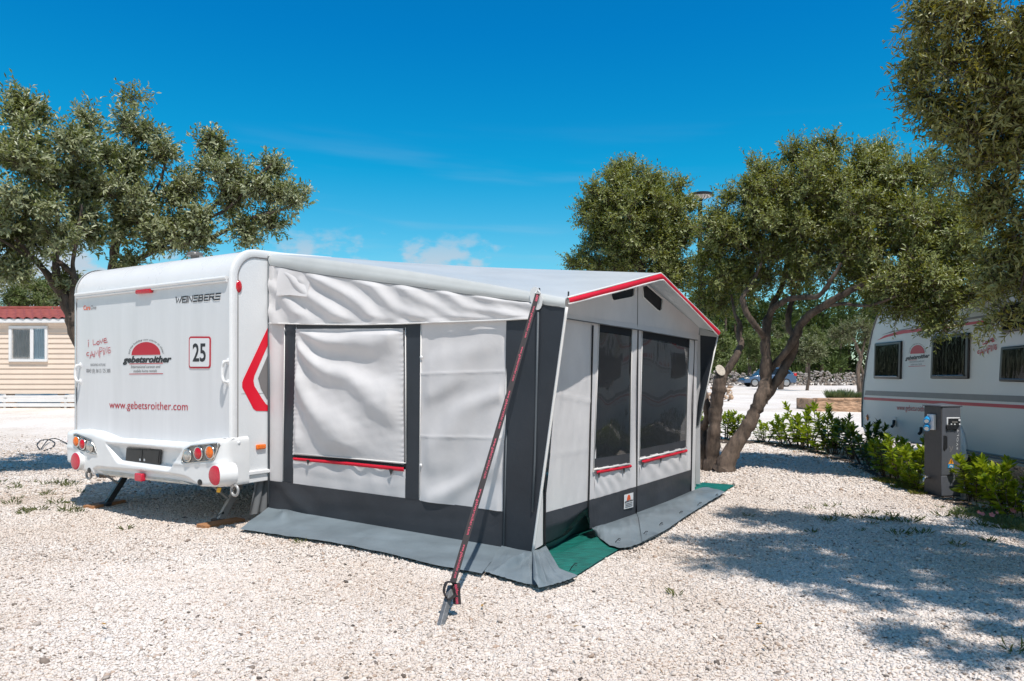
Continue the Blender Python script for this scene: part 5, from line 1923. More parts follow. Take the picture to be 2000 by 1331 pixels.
# ---- small pegs along the front skirts
def build_pegs():
    P = [(570, 1015), (755, 965), (868, 898), (1000, 818), (1130, 755), (1250, 692), (270, 1192)]
    mb = MB()
    mb.tube([(-.055, 0, .05), (-.05, 0, .058), (-.035, 0, .058), (.0, 0, .02), (.03, 0, -.03)], .0045, 6)
    mb.tube([(-.04, -.02, .035), (-.04, .02, .045)], .004, 5)
    src = mb.build('tent_peg', M['dark_steel'], None, 60)
    for i, (x, y) in enumerate(P):
        p = gp(1040 + x / 3.5023, 780 + y / 3.5023)
        o = src if i == 0 else src.copy()
        if i: COL.objects.link(o)
        o.location = (p.x, p.y, gz(p.x, p.y) + .03)
        o.scale = (.7, .7, .7); o.rotation_euler = (0, 0, 2.6 + .5 * math.sin(i * 2.1))
        tag(o, 'short dark peg pinning the edge of the grey mud skirt', 'peg', 'pegs along the awning front skirt')


build_pegs()

# ------------------------------------------------------------------ second caravan, in the shade on the far side of the hedge
W2 = Vector((0.130, 1.0, 0)).normalized()
N2 = Vector((-W2.y, W2.x, 0))
Q0 = at(2000, 735, 7.8); Q0.z = 0
P2L = (Q0.copy(), N2.copy())
car2 = thing('caravan', Q0 + W2 * 2.5 - N2 * 1.1, 'shaded white caravan with dark windows and grey and red stripes behind the hedge', 'caravan')


def c2(px, py, off=0.0): return onpl(px, py, Q0 + N2 * off, N2)


def build_caravan2():
    prof = [(1688, 868), (1684.5, 835), (1684, 800), (1687, 750), (1695, 695), (1705, 645), (1714, 618), (1726, 603)]
    P = [c2(*p) for p in prof]
    nose = [((p - Q0).dot(W2), p.z) for p in P]
    nose = nose + [(nose[-1][0] - .35, 2.36), (nose[-1][0] - .8, 2.38), (-1.9, 2.40), (-2.1, 2.2), (-2.2, 1.4), (-2.15, .34)]
    nose[0] = (nose[0][0], .345)
    k = len(nose)
    mb = MB()
    A = [Q0 + W2 * w + Z * z - N2 * .03 for w, z in nose]; B = [Q0 + W2 * w + Z * z - N2 * 2.2 for w, z in nose]
    mb.add(A + B, [(i, (i + 1) % k, (i + 1) % k + k, i + k) for i in range(k)] + [tuple(range(k, 2 * k))])
    mb.build('body', M['gelcoat'], car2, 40)
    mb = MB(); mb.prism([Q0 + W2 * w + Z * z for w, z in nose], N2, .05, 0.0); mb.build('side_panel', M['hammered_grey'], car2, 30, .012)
    mb = MB(); mb.tube([Q0 + W2 * w + Z * z + N2 * .004 for w, z in nose[1:9]], .016, 6); mb.build('edge_trim', M['stripe_grey'], car2, 180)
    mb = MB(); mb.tube([Q0 + W2 * w + Z * z + N2 * .006 for w, z in nose[7:11]], .022, 8); mb.build('roof_rail', M['white_plastic'], car2, 180)
    # windows
    for q in ([(1711, 671), (1763, 666), (1761, 741), (1709, 740)], [(1824, 656), (1896, 650), (1894, 740.5), (1820.5, 740)], [(1959, 678.5), (2040, 671), (2040, 748), (1955, 745.5)], [(1959, 596), (2040, 580), (2040, 640), (1960, 651)]):
        P = [c2(*p) for p in q]
        c = sum(P, Vector()) / 4
        mb = MB(); mb.prism(P, N2, .03, .028); fr = mb.build('window', M['black_plastic'], car2, 30, .014, seg=3)
        mb = MB(); mb.prism([c + (p - c) * .86 for p in P], N2, .012, .034); mb.build('pane', M['glass_dark'], fr, 30, .006)
        mb = MB(); a = c + (P[3] - c) * .86; b = c + (P[2] - c) * .86
        mb.tube([a + N2 * .036, b + N2 * .036], .010, 6); mb.build('frame_bar', M['grey_plastic'], fr, 60)
    D = lambda n, pts, m, off=.004: decal(n, pts, P2L, m, car2, off)
    D('grey_stripe', [(1691, 763), (2060, 776), (2060, 789.5), (1689, 772)], M['stripe_grey'])
    D('red_stripe', [(1688, 776), (2060, 795), (2060, 802.5), (1687, 781)], M['stripe_red'])
    D('red_stripe', [(1713, 665.5), (1728, 656), (1760, 646), (1812, 640.5), (1926, 625.4), (1959, 621), (2060, 607), (2060, 613), (1959, 626.5), (1926, 630.5), (1812, 646), (1765, 652), (1735, 658)], M['stripe_red'])
    D('dark_stripe', [(1722, 655), (1740, 648), (1800, 636), (1926, 615.5), (1959, 610), (2060, 594), (2060, 599), (1959, 614.5), (1926, 620), (1800, 639), (1745, 649)], M['stripe_grey'])
    zz = lambda pts: [(1660 + x / 5.1206, 560 + y / 5.1206) for x, y in pts]
    company_logo(P2L, zz, car2, (605, 675), (748, 668), 86, (555, 735), (800, 708), 38, [('International caravan and', (598, 762), (745, 752), 18), ('mobile home rentals', (610, 790), (722, 782), 18)], [((590, 738), (672, 733)), ((588, 800), (755, 793))])
    (a, b) = zz([(1280, 690), (1467, 655)])
    strokes_on('slogan', HAND, P2L, a, b, 29, .013, M['red_print'], car2, .004)
    text_on('web_lettering', 'www.gebetsroither.com', P2L, (1752, 801), (1830, 806), 11, M['red_print'], car2, .004)
    # skirt moulding, wheel arch, reflector, hook latches
    for (a, b, r) in (((1694, 862), (1806, 867), .010), ((1888, 880), (2040, 906), .014), ((1888, 885), (2040, 912), .010)):
        mb = MB(); mb.tube([c2(*a, .006), c2(*b, .006)], r, 6)
        mb.build('skirt_moulding', M['stripe_grey'], car2, 60)
    mb = MB(); mb.prism([c2(*p) for p in ((1878, 832), (1884, 846), (1889, 868), (1891, 892), (1889, 900), (1880, 898), (1874, 890), (1868, 860), (1869, 835))], N2, .03, .026); mb.build('wheel_arch', M['gelcoat'], car2, 30, .012)
    c = c2(1856, 900); c.z = .33
    mb = MB(); mb.tube([c - N2 * .28, c - N2 * .27, c - N2 * .08, c - N2 * .07], [.24, .32, .32, .24], 28); mb.build('wheel', M['rubber'], car2, 40)
    mb = MB(); mb.dome(c2(1694.5, 816), N2, Z, .055, .02, 20); mb.build('side_marker', M['lens_orange'], car2, 60)
    for x, y in ((1746, 824), (1799, 838)):
        mb = MB(); mb.prism([c2(x - 3, y - 9), c2(x + 5, y - 9), c2(x + 5, y + 10), c2(x - 3, y + 10)], N2, .01, .01); mb.build('hatch_plate', M['hammered_grey'], car2, 30, .004)
        mb = MB(); mb.tube([c2(x, y - 2, .03), c2(x - .5, y + 6, .05), c2(x - 4, y + 10, .06)], .022, 8); mb.build('hook', M['black_plastic'], car2, 60)


build_caravan2()

# ------------------------------------------------------------------ power pedestal
def build_pedestal():
    c = gp(1838, 973, .0); c.z = gz(c.x, c.y) - .02
    a = Vector((-.085, .9964, 0)); b = Vector((.9964, .085, 0))       # left side runs back, door faces the viewer
    la, lb = .285, .222
    top = onpl(1838, 795, c, b).z
    top = 1.3 + (735 - 795) / F * c.y
    h = top - c.z
    pd = thing('power_pedestal', c + a * la / 2 + b * lb / 2, 'dark grey camping power pedestal with blue sockets and orange warning sticker', 'pedestal')
    cc = c + a * la / 2 + b * lb / 2
    mb = MB(); mb.box(cc + Z * h / 2, b, a, Z, lb, la, h); mb.build('housing', M['pedestal_dark'], pd, 30, .008, seg=3)
    # low pyramid cap
    mb = MB()
    e = .012
    base = [c - a * e - b * e + Z * h, c + b * (lb + e) - a * e + Z * h, c + b * (lb + e) + a * (la + e) + Z * h, c - b * e + a * (la + e) + Z * h]
    b2 = [p + Z * .014 for p in base]
    tip = cc + Z * (h + .035)
    mb.add(base + b2 + [tip], [(0, 3, 2, 1), (0, 1, 5, 4), (1, 2, 6, 5), (2, 3, 7, 6), (3, 0, 4, 7), (4, 5, 8), (5, 6, 8), (6, 7, 8), (7, 4, 8)])
    mb.build('cap', M['pedestal_door'], pd, 20, .003)
    pl = (c, -a)

    def q(pts): return [(1780 + x / 6.341, 780 + y / 6.341) for x, y in pts]

    def on(x, y, off=0.0):
        (px, py), = q([(x, y)]); return onpl(px, py, c - a * off, -a)
    mb = MB(); mb.prism([on(383, 104), on(604, 92), on(600, 936), on(368, 940)], -a, .01, .006); dr = mb.build('door', M['pedestal_door'], pd, 30, .004)
    mb = MB(); mb.prism([on(368, 950), on(600, 944), on(597, 1190), on(368, 1200)], -a, .01, .006); mb.build('lower_door', M['pedestal_door'], pd, 30, .004)
    mb = MB(); mb.prism([on(430, 226), on(592, 226), on(590, 318), on(428, 318)], -a, .01, .014); me = mb.build('meter_frame', M['sticker_white'], pd, 30, .004)
    mb = MB(); mb.prism([on(446, 238), on(594, 238), on(592, 314), on(444, 314)], -a, .01, .020); mb.build('meter', M['black_plastic'], me, 30, .003)
    mb = MB(); mb.prism([on(484, 272), on(552, 272), on(556, 294), on(488, 294)], -a, .004, .024); mb.build('display', M['grey_plastic'], me, 30)
    for x, y, s in ((578, 258, 12), (478, 308, 8), (520, 310, 8), (580, 308, 9)):
        mb = MB(); mb.prism([on(x - s, y - s), on(x + s, y - s), on(x + s, y + s), on(x - s, y + s)], -a, .004, .025)
        mb.build('button', M['sticker_white'], me, 0)
    mb = MB(); mb.prism([on(420, 318), on(570, 318), on(556, 374), on(424, 374)], -a, .03, .022); mb.build('flap', M['black_plastic'], pd, 30, .003)
    for x in (436, 536):
        mb = MB(); mb.prism([on(x - 7, 374), on(x + 7, 374), on(x + 5, 392), on(x - 5, 392)], -a, .02, .018); mb.build('clip', M['black_plastic'], pd, 30)
    mb = MB(); mb.prism([on(392, 450), on(405, 443), on(440, 462), on(442, 600), on(405, 644), (on(388, 620))], -a, .012, .012); mb.build('handle', M['black_plastic'], dr, 30, .005)
    # lettering up the door, emblem and stickers
    P0 = on(572, 625, .008); P1 = on(590, 372, .008)
    v, f = text_flat('eVOLT', space=1.25); v = v / v[:, 0].max()
    hg = (on(572, 500) - on(590, 500)).length * 1.15 / v[:, 1].max()
    me_ = bpy.data.meshes.new('lettering')
    up = (on(560, 500) - on(600, 500)).normalized()
    me_.from_pydata([tuple(P0 + (P1 - P0) * x + up * (y * hg) - a * .002) for x, y in v], [], f)
    link('lettering', me_, M['sticker_white'], dr, 0)
    strokes_on('emblem', [[(0, 1), (.35, .5), (.42, .35)], [(1, .9), (.75, .4), (.2, 0)]], pl, q([(468, 650)])[0], q([(505, 645)])[0], 10, .010, M['stripe_grey'], dr, .0085)
    D = lambda n, pts, m, off, par=dr: decal(n, q(pts), pl, m, par, off)
    st = D('sticker', [(446, 732), (522, 728), (518, 850), (443, 855)], M['grey_print'], .008)
    D('warning_triangle', [(486, 732), (519, 800), (450, 803)], M['sticker_orange'], .010, st)
    strokes_on('flash', [[(.55, 1), (.3, .55), (.6, .5), (.35, 0)]], pl, q([(476, 796)])[0], q([(498, 795)])[0], 7, .007, M['black_print'], st, .012)
    D('blue_field', [(445, 804), (519, 800), (517, 848), (443, 853)], M['blue_plastic'], .010, st)
    strokes_on('pointer', [[(0, .1), (.4, .9), (1, .6), (1, .0)], [(.1, .6), (.4, .9), (.7, .3)]], pl, q([(466, 842)])[0], q([(500, 840)])[0], 4.5, .008, M['sticker_white'], st, .012)
    D('small_mark', [(572, 810), (583, 834), (562, 835)], M['lens_orange'], .010)
    # sockets on the left side
    pl2 = (c, -b)
    for y in (236, 328):
        (px, py), = q([(262, y)])
        s = onpl(px, py, c, -b)
        mb = MB(); mb.box(s - b * .012 + a * (-.0), a, b, Z, .115, .03, .088); so_ = mb.build('socket', M['sticker_white'], pd, 30, .006)
        mb = MB()
        e_ = s + a * .05 - b * .02
        d_ = (-b * .6 + a * .3 - Z * .45 - a * .9).normalized()
        mb.tube([e_, e_ + d_ * .03, e_ + d_ * .035, e_ + d_ * .07], [.026, .026, .033, .033], 20); mb.build('socket_cover', M['blue_plastic'], so_, 40)
        mb = MB(); mb.cyl(e_ + d_ * .0705, d_, .022, .004); mb.build('socket_face', M['sticker_white'], so_, 40)
    # water tap low down
    (px, py), = q([(232, 972)])
    s = onpl(px, py, c, -b)
    mb = MB(); mb.tube([s, s - b * .05, s - b * .07 - Z * .01, s - b * .075 - Z * .045], [.012, .012, .012, .010], 10); mb.tube([s - b * .045 + Z * .012 - a * .04, s - b * .045 + Z * .016 + a * .04], .007, 8)
    mb.cyl(s - b * .045, Z, .012, .022)
    mb.build('tap', M['chrome'], pd, 60)


build_pedestal()

# ------------------------------------------------------------------ lamp post
def build_lamp():
    d = 16.0
    h = at(1370, 384, d)
    x = at(1364, 700, d).x
    g = Vector((h.x - .03, d, gz(h.x, d)))
    lp = thing('street_lamp', g, 'black lamp post with flat round head between the olive crowns', 'street lamp')
    mb = MB(); mb.tube([g, Vector((g.x, d, h.z - .16))], .05, 12); mb.tube([Vector((g.x, d, h.z - .18)), Vector((h.x, d, h.z - .05))], .035, 10); mb.build('pole', M['lamp_black'], lp, 60)
    mb = MB(); mb.tube([h, h + Z * .012, h + Z * .05, h + Z * .062], [.235, .252, .252, .22], 36); hd = mb.build('lamp_head', M['lamp_black'], lp, 40)
    mb = MB(); mb.cyl(h - Z * .006, Z, .225, .004, 36); mb.build('diffuser', M['lamp_glass'], hd, 40)
    for k in range(5):
        q = 2 * math.pi * k / 5
        mb = MB(); mb.tube([h + Vector((.05 * math.cos(q), .05 * math.sin(q), -.09)), h + Vector((.15 * math.cos(q), .15 * math.sin(q), -.004))], .008, 5)
        mb.build('strut', M['lamp_black'], hd, 60)


build_lamp()

# ------------------------------------------------------------------ mobile home at the back
def build_home():
    Y = 22.0
    def X(px): return (px - CX) / F * Y
    def Zp(py, y=Y): return H + (YH - py) / F * y
    x0, x1 = X(-260), X(430)
    zf = Zp(770); ze = Zp(631); zr = Zp(606, 23.6)
    hm = thing('mobile_home', (X(60), Y, gz(X(60), Y)), 'cream clapboard mobile home with red tiled roof and white skirting', 'mobile home')
    mb = MB()
    nb = 14; bh = (ze - zf) / nb
    v = []
    for i in range(nb):
        z0 = zf + bh * i
        v += [(Y - .030, z0), (Y - .034, z0 + .012), (Y - .006, z0 + bh - .002)]
    n = len(v)
    A = [Vector((x0, y, z)) for y, z in v]; B = [Vector((x1, y, z)) for y, z in v]
    mb.add(A + B, [(i, i + n, i + n + 1, i + 1) for i in range(n - 1)])
    mb.box(((x0 + x1) / 2, Y + 2.0, (zf + ze) / 2), Vector((1, 0, 0)), Vector((0, 1, 0)), Z, x1 - x0, 4.0 - .02, ze - zf)
    mb.build('wall', M['siding'], hm, 20)
    mb = MB(); mb.box(((x0 + x1) / 2, Y - .12, ze + .05), Vector((1, 0, 0)), Vector((0, 1, 0)), Z, x1 - x0 + .3, .14, .13); mb.build('gutter', M['fence_white'], hm, 30, .02)
    mb = MB(); mb.box(((x0 + x1) / 2, Y - .015, ze - .05), Vector((1, 0, 0)), Vector((0, 1, 0)), Z, x1 - x0, .06, .10); mb.build('fascia', M['siding'], hm, 30, .005)
    # tiled roof: stepped courses with rolls
    nx = 700; ny = 30
    xs = np.linspace(x0 - .15, x1 + .15, nx); t = np.linspace(0, 1, ny)
    XX, TT = np.meshgrid(xs, t)
    YY = Y - .22 + TT * (1.9)
    ZZ = ze + .10 + TT * (zr - ze - .05)
    step = (TT * 5) % 1.0
    roll = 0.05 * np.abs(np.sin(XX * math.pi / .26)) ** .8
    ZZ = ZZ + roll - .04 * step + .015 * np.sin(XX * 2 * math.pi / .26) * (step < .2)
    idx = np.arange(nx * ny).reshape(ny, nx)
    a = idx[:-1, :-1].ravel(); b = idx[:-1, 1:].ravel(); c = idx[1:, 1:].ravel(); d = idx[1:, :-1].ravel()
    V1 = np.stack([XX, YY, ZZ], -1).reshape(-1, 3)
    V2 = V1.copy(); V2[:, 1] = 2 * (Y - .22 + 1.9) - V2[:, 1]
    F1 = np.stack([a, b, c, d], 1)
    link('roof', np_mesh('roof', np.concatenate([V1, V2]), np.concatenate([F1, F1[:, ::-1] + len(V1)])), M['roof_tile'], hm, 40)
    mb = MB(); mb.tube([(x0 - .15, Y + 1.68, zr + .06), (x1 + .15, Y + 1.68, zr + .06)], .07, 10); mb.build('ridge', M['roof_tile'], hm, 60)
    # windows: sliding sash with curtains (one seen, its twin further along)
    for dx in (0.0, -3.4):
        q = lambda zx, zy: Vector((X(zx / 3.33) + dx, Y, Zp(560 + zy / 3.33)))
        a = q(68, 490); b = q(318, 257)
        mb = MB()
        w = b.x - a.x; hh = b.z - a.z; t_ = .075
        cx, cz = (a.x + b.x) / 2, (a.z + b.z) / 2
        ex, ey = Vector((1, 0, 0)), Vector((0, 1, 0))
        mb.box((cx, Y - .05, a.z + t_ / 2), ex, ey, Z, w, .09, t_); mb.box((cx, Y - .05, b.z - t_ / 2), ex, ey, Z, w, .09, t_)
        mb.box((a.x + t_ / 2, Y - .05, cz), ex, ey, Z, t_, .088, hh - 2 * t_); mb.box((b.x - t_ / 2, Y - .05, cz), ex, ey, Z, t_, .088, hh - 2 * t_)
        mb.box((q(218, 0).x, Y - .052, cz), ex, ey, Z, .10, .08, hh - 2 * t_)
        fr = mb.build('window', M['fence_white'], hm, 30, .01)
        for l, r, mt in ((92, 208, 'curtain_grey'), (228, 302, 'curtain')):
            xs_ = np.linspace(q(l, 0).x, q(r, 0).x, 90)
            yy = Y - .052 + .009 * np.sin(np.linspace(0, 46 if mt == 'curtain_grey' else 30, 90) + np.sin(np.linspace(0, 9, 90)))
            V_ = np.concatenate([np.stack([xs_, yy, np.full(90, a.z + t_)], 1), np.stack([xs_, yy, np.full(90, b.z - t_)], 1)])
            i = np.arange(89)
            link('curtain', np_mesh('curtain', V_, np.stack([i, i + 1, i + 91, i + 90], 1)), M[mt], fr, 180)
        mb = MB(); mb.box((q(150, 0).x, Y - .075, cz), ex, ey, Z, q(204, 0).x - q(98, 0).x, .004, hh - .26); mb.build('pane', M['win_glass'], fr, 0)
        mb = MB(); mb.box((q(265, 0).x, Y - .075, cz), ex, ey, Z, q(300, 0).x - q(230, 0).x, .004, hh - .2); mb.build('pane', M['win_glass'], fr, 0)
        mb = MB()
        for (l, r, tt, bb) in ((90, 210, 274, 474),):
            p = [q(l, bb), q(r, bb), q(r, tt), q(l, tt)]
            p = [k - Vector((0, .085, 0)) for k in p]
            mb.tube(p + p[:1], .014, 4, cap=False)
        mb.build('sash', M['fence_white'], fr, 0)
    # white plank skirting on posts
    ex, ey = Vector((1, 0, 0)), Vector((0, 1, 0))
    for k, (ya, yb_) in enumerate(((772.5, 776.5), (779, 785.5), (787.5, 794.5))):
        zt, zb = Zp(ya), Zp(yb_)
        mb = MB(); mb.box(((x0 + x1) / 2, Y - .16 + k * .002, (zt + zb) / 2), ex, ey, Z, x1 - x0, .025, zt - zb); mb.build('skirting_board', M['fence_white'], hm, 30, .004)
    for px in (-160, -70, 15, 133, 240, 340):
        mb = MB(); zb = gz(X(px), Y) - .05; mb.box((X(px), Y - .125, (Zp(772) + zb) / 2), ex, ey, Z, .065, .04, Zp(772) - zb); mb.build('skirting_post', M['fence_white'], hm, 30, .004)
    for px in (-120, 15, 128, 260):
        mb = MB(); mb.box((X(px), Y + .1, gz(X(px), Y) + .10), ex, ey, Z, .30, .2, .22); mb.build('footing', M['stone_tan'], hm, 20)


M['win_glass'] = panemat('win_glass', (0.10, 0.14, 0.17), 0.97)
M['win_glass'].node_tree.nodes['Transparent BSDF'].inputs[0].default_value = (0.95, 0.97, 0.98, 1)
build_home()

# ------------------------------------------------------------------ foliage
def leaves(base, d, up, ln, wd, fold=0.25, droop=0.0):
    """diamond leaves folded on their rib: arrays (n,3)"""
    d = d / (np.linalg.norm(d, axis=1, keepdims=True) + 1e-9)
    s = np.cross(d, up); s /= (np.linalg.norm(s, axis=1, keepdims=True) + 1e-9)
    nn = np.cross(s, d)
    ln = ln[:, None]; wd = wd[:, None]
    mid = base + d * ln * 0.5
    tip = base + d * ln - nn * ln * droop
    l = mid + s * wd * .5 + nn * wd * fold
    r = mid - s * wd * .5 + nn * wd * fold
    n = len(base)
    Vt = np.stack([base, l, tip, r], 1).reshape(-1, 3)
    i = np.arange(n)[:, None] * 4
    Ft = np.concatenate([i + np.array([0, 2, 1]), i + np.array([0, 3, 2])], 0)
    return Vt, Ft


def rnd_unit(rng, n):
    v = rng.normal(size=(n, 3))
    return v / np.linalg.norm(v, axis=1, keepdims=True)


class Twigs:
    """thin three-sided twigs in bulk"""
    def __init__(s): s.v = []; s.f = []; s.n = 0

    def add(s, a, b, ra, rb):
        n = len(a)
        d = b - a; d = d / (np.linalg.norm(d, axis=1, keepdims=True) + 1e-9)
        x = np.cross(d, np.array([0.31, 0.17, 0.93])); x /= (np.linalg.norm(x, axis=1, keepdims=True) + 1e-9)
        y = np.cross(d, x)
        P = []
        for p, r in ((a, ra), (b, rb)):
            for k in range(3):
                q = 2 * math.pi * k / 3
                P.append(p + (x * math.cos(q) + y * math.sin(q)) * (r if np.isscalar(r) else r[:, None]))
        Vt = np.stack(P, 1).reshape(-1, 3)
        i = np.arange(n)[:, None] * 6 + s.n
        for k in range(3):
            s.f.append(i + np.array([k, (k + 1) % 3, 3 + (k + 1) % 3, 3 + k]))
        s.v.append(Vt); s.n += len(Vt)


GROW = 1.1


def blobs_px(lst):
    """(px, py, rx, ry, distance, depth radius) to world ellipsoids"""
    out = []
    for px, py, rx, ry, d, rd in lst:
        c = at(px, py, d)
        out.append((c, (rx * d / F * GROW, rd * 1.1, ry * d / F * GROW)))
    return out


def make_tree(name, label, cat, base, limbs, blobs, nclust, seed, leaf_m, bark_m, ll=.07, lw=.02, tw=5, nl=9, twl=.22, group=None, up=0.55, joinr=.011, inner=.45, clump=9.0, pull=.72, grow=None):
    rng = np.random.RandomState(seed)
    t = thing(name, base, label, cat, group)
    # limbs
    mb = MB()
    S = []
    for limb in limbs:
        pts = [p for p, r in limb]; rad = [r for p, r in limb]
        n = max(8, int(6 * len(pts)))
        # smooth the polyline with Catmull-Rom
        P = np.array([list(p) for p in pts]); k = len(P)
        Q = []; QR = []
        for i in range(k - 1):
            p0 = P[max(i - 1, 0)]; p1 = P[i]; p2 = P[i + 1]; p3 = P[min(i + 2, k - 1)]
            for j in range(6):
                f = j / 6
                Q.append(0.5 * ((2 * p1) + (-p0 + p2) * f + (2 * p0 - 5 * p1 + 4 * p2 - p3) * f * f + (-p0 + 3 * p1 - 3 * p2 + p3) * f ** 3))
                QR.append(rad[i] * (1 - f) + rad[i + 1] * f)
        Q.append(P[-1]); QR.append(rad[-1])
        Q = np.array(Q); QR = np.array(QR)
        wob = rng.normal(size=Q.shape); wob = (wob + np.roll(wob, 1, 0) + np.roll(wob, -1, 0)) / 3
        Q = Q + wob * (QR[:, None] * .14)
        QR = QR * (1 + .07 * rng.normal(size=len(QR)))
        mb.tube([Vector(q) for q in Q], QR.tolist(), 12 if max(rad) > .06 else 8)
        S.append(Q[len(Q) // 4:])
    S = np.concatenate(S)
    # crown points
    cs = np.array([list(b[0]) for b in blobs]); rs = np.array([b[1] for b in blobs])
    w = (rs[:, 0] * rs[:, 1] * rs[:, 2]) ** .72; w /= w.sum()
    k = rng.choice(len(blobs), nclust, p=w)
    dirs = rnd_unit(rng, nclust)
    rad = rng.uniform(0, 1, nclust) ** inner
    rad = rad * (1 + rng.normal(0, .10, nclust))
    C = cs[k] + dirs * rad[:, None] * rs[k]
    # gather the shoots into clumps with gaps between
    ng = max(8, int(nclust / clump))
    lead = rng.randint(0, ng, nclust)
    d2 = ((C[:, None, :] - C[None, :ng, :]) ** 2).sum(-1)
    lead = np.argmin(d2 + rng.uniform(0, .02, d2.shape), 1)
    C = C * (1 - pull) + C[lead] * pull
    out = dirs / rs[k]; out /= np.linalg.norm(out, axis=1, keepdims=True)
    # joining branches, nearest first
    tg = Twigs()
    d0 = np.sqrt(((C[:, None, :] - S[None, ::3, :]) ** 2).sum(-1)).min(1)
    order = np.argsort(d0)
    buf = np.empty((len(S) + 3 * nclust, 3)); buf[:len(S)] = S; m = len(S)
    wgt = np.empty(len(buf)); wgt[:m] = 1.0
    for i in order:
        c = C[i]
        dd = ((buf[:m] - c) ** 2).sum(1)
        # prefer joining further in
        j = int(np.argmin(dd))
        p = buf[j]
        ln = math.sqrt(dd[j])
        mid = p * .5 + c * .5 + rng.normal(0, .10, 3) * ln + np.array([0, 0, -.06]) * ln
        r0 = joinr * min(1.6, .5 + ln)
        q = np.array([p, p * .7 + mid * .3 + rng.normal(0, .03, 3) * ln, mid, mid * .5 + c * .5 + rng.normal(0, .03, 3) * ln, c])
        rr = np.linspace(r0, r0 * .4, 5)
        tg.add(q[:-1], q[1:], rr[:-1], rr[1:])
        buf[m] = mid; buf[m + 1] = c; buf[m + 2] = q[3]; m += 3
    # twigs with leaves
    n1 = nclust * tw
    ci = np.repeat(np.arange(nclust), tw)
    td = out[ci] * .55 + rnd_unit(rng, n1) * .85 + np.array([0, 0, up])
    td /= np.linalg.norm(td, axis=1, keepdims=True)
    tl = twl * rng.uniform(.5, 1.35, n1)
    st = C[ci] + rnd_unit(rng, n1) * .05 * (twl / .22)
    tg.add(st, st + td * tl[:, None], .0032 * twl / .22, .0014 * twl / .22)
    n2 = n1 * nl
    ti = np.repeat(np.arange(n1), nl)
    f = np.tile(np.linspace(.15, 1.0, nl), n1) + rng.normal(0, .04, n2)
    bse = st[ti] + td[ti] * (tl[ti] * f)[:, None]
    side = rnd_unit(rng, n2); side -= td[ti] * (side * td[ti]).sum(1, keepdims=True)
    side /= np.linalg.norm(side, axis=1, keepdims=True) + 1e-9
    ld = td[ti] * (.35 + .5 * f[:, None]) + side * .8
    lup = td[ti] * .7 - side * .3 + rnd_unit(rng, n2) * .5 + np.array([0, 0, .5])
    L_ = ll * rng.uniform(.65, 1.25, n2) * (1.1 - .25 * f); W_ = lw * rng.uniform(.75, 1.25, n2)
    Vt, Ft = leaves(bse, ld, lup, L_, W_, .22, .12)
    tv = np.concatenate(tg.v); tf = np.concatenate(tg.f)
    # trunk, limbs and branches are one mesh
    nv = len(mb.v)
    me = bpy.data.meshes.new('trunk')
    me.from_pydata(mb.v + [tuple(x) for x in tv], [], mb.f + [tuple(int(q) + nv for q in x) for x in tf])
    link('trunk', me, bark_m, t, 50)
    link('crown', np_mesh('crown', Vt, Ft), leaf_m, t, 0)
    return t


def LP(lst, d, r=None):
    """limb from (px, py, radius in px[, distance])"""
    out = []
    for q in lst:
        dd = q[3] if len(q) > 3 else d
        out.append((at(q[0], q[1], dd), q[2] * dd / F))
    return out


# left tree, in front of the mobile home
d = 9.6
z3 = lambda x, y: (x / 2.894, 160 + y / 2.894)
base1 = Vector((at(212, 735, d).x, d, gz(at(212, 735, d).x, d)))
limbs = [
    LP([(214, 934, 17), (190, 800, 14), (163, 690, 13), (138, 616, 12), (122, 575, 10.5), (103, 550, 9)], d),
    LP([(103, 550, 8), (75, 515, 6), (52, 492, 4.5, 9.4), (30, 465, 3, 9.3)], d),
    LP([(107, 552, 7), (109, 515, 6), (110, 478, 5), (112, 430, 4), (100, 370, 3)], d),
    LP([(140, 618, 8), (145, 545, 6.5), (128, 523, 5.5), (98, 500, 4.5, 9.8), (73, 485, 3.5, 9.9), (40, 430, 2.5, 10)], d),
    LP([(136, 600, 7), (114, 528, 4), (108, 490, 3)], d),
    LP([(146, 640, 8), (152, 560, 5), (142, 520, 4), (150, 470, 3), (160, 400, 2.5)], d),
    LP([(60, 505, 4), (20, 480, 3, 9.2), (-40, 440, 2.5, 9.0), (-110, 380, 2, 8.8)], d),
]
bl = blobs_px([(40, 300, 95, 75, 9.5, .85), (120, 330, 80, 75, 9.7, .8), (60, 400, 115, 80, 9.4, .9), (15, 235, 45, 35, 9.4, .4), (55, 220, 28, 26, 9.5, .3), (145, 270, 50, 35, 9.7, .45), (170, 235, 22, 32, 9.7, .25),
               (160, 340, 40, 70, 9.8, .5), (-70, 330, 110, 110, 9.2, 1.0), (-140, 420, 110, 100, 8.8, 1.0), (85, 460, 110, 50, 9.5, .8), (10, 480, 60, 50, 9.2, .6), (165, 430, 38, 60, 9.8, .5), (40, 540, 50, 25, 9.3, .3), (165, 560, 30, 22, 9.9, .3), (-60, 480, 90, 70, 9.0, .8), (30, 350, 60, 60, 8.9, .5)])
make_tree('olive_tree', 'grey green olive tree with dark forked trunk in front of the mobile home', 'tree', base1, limbs, bl, 790, 11, M['leaf_grey'], M['bark'], ll=.085, lw=.026, tw=5, nl=10, twl=.24)

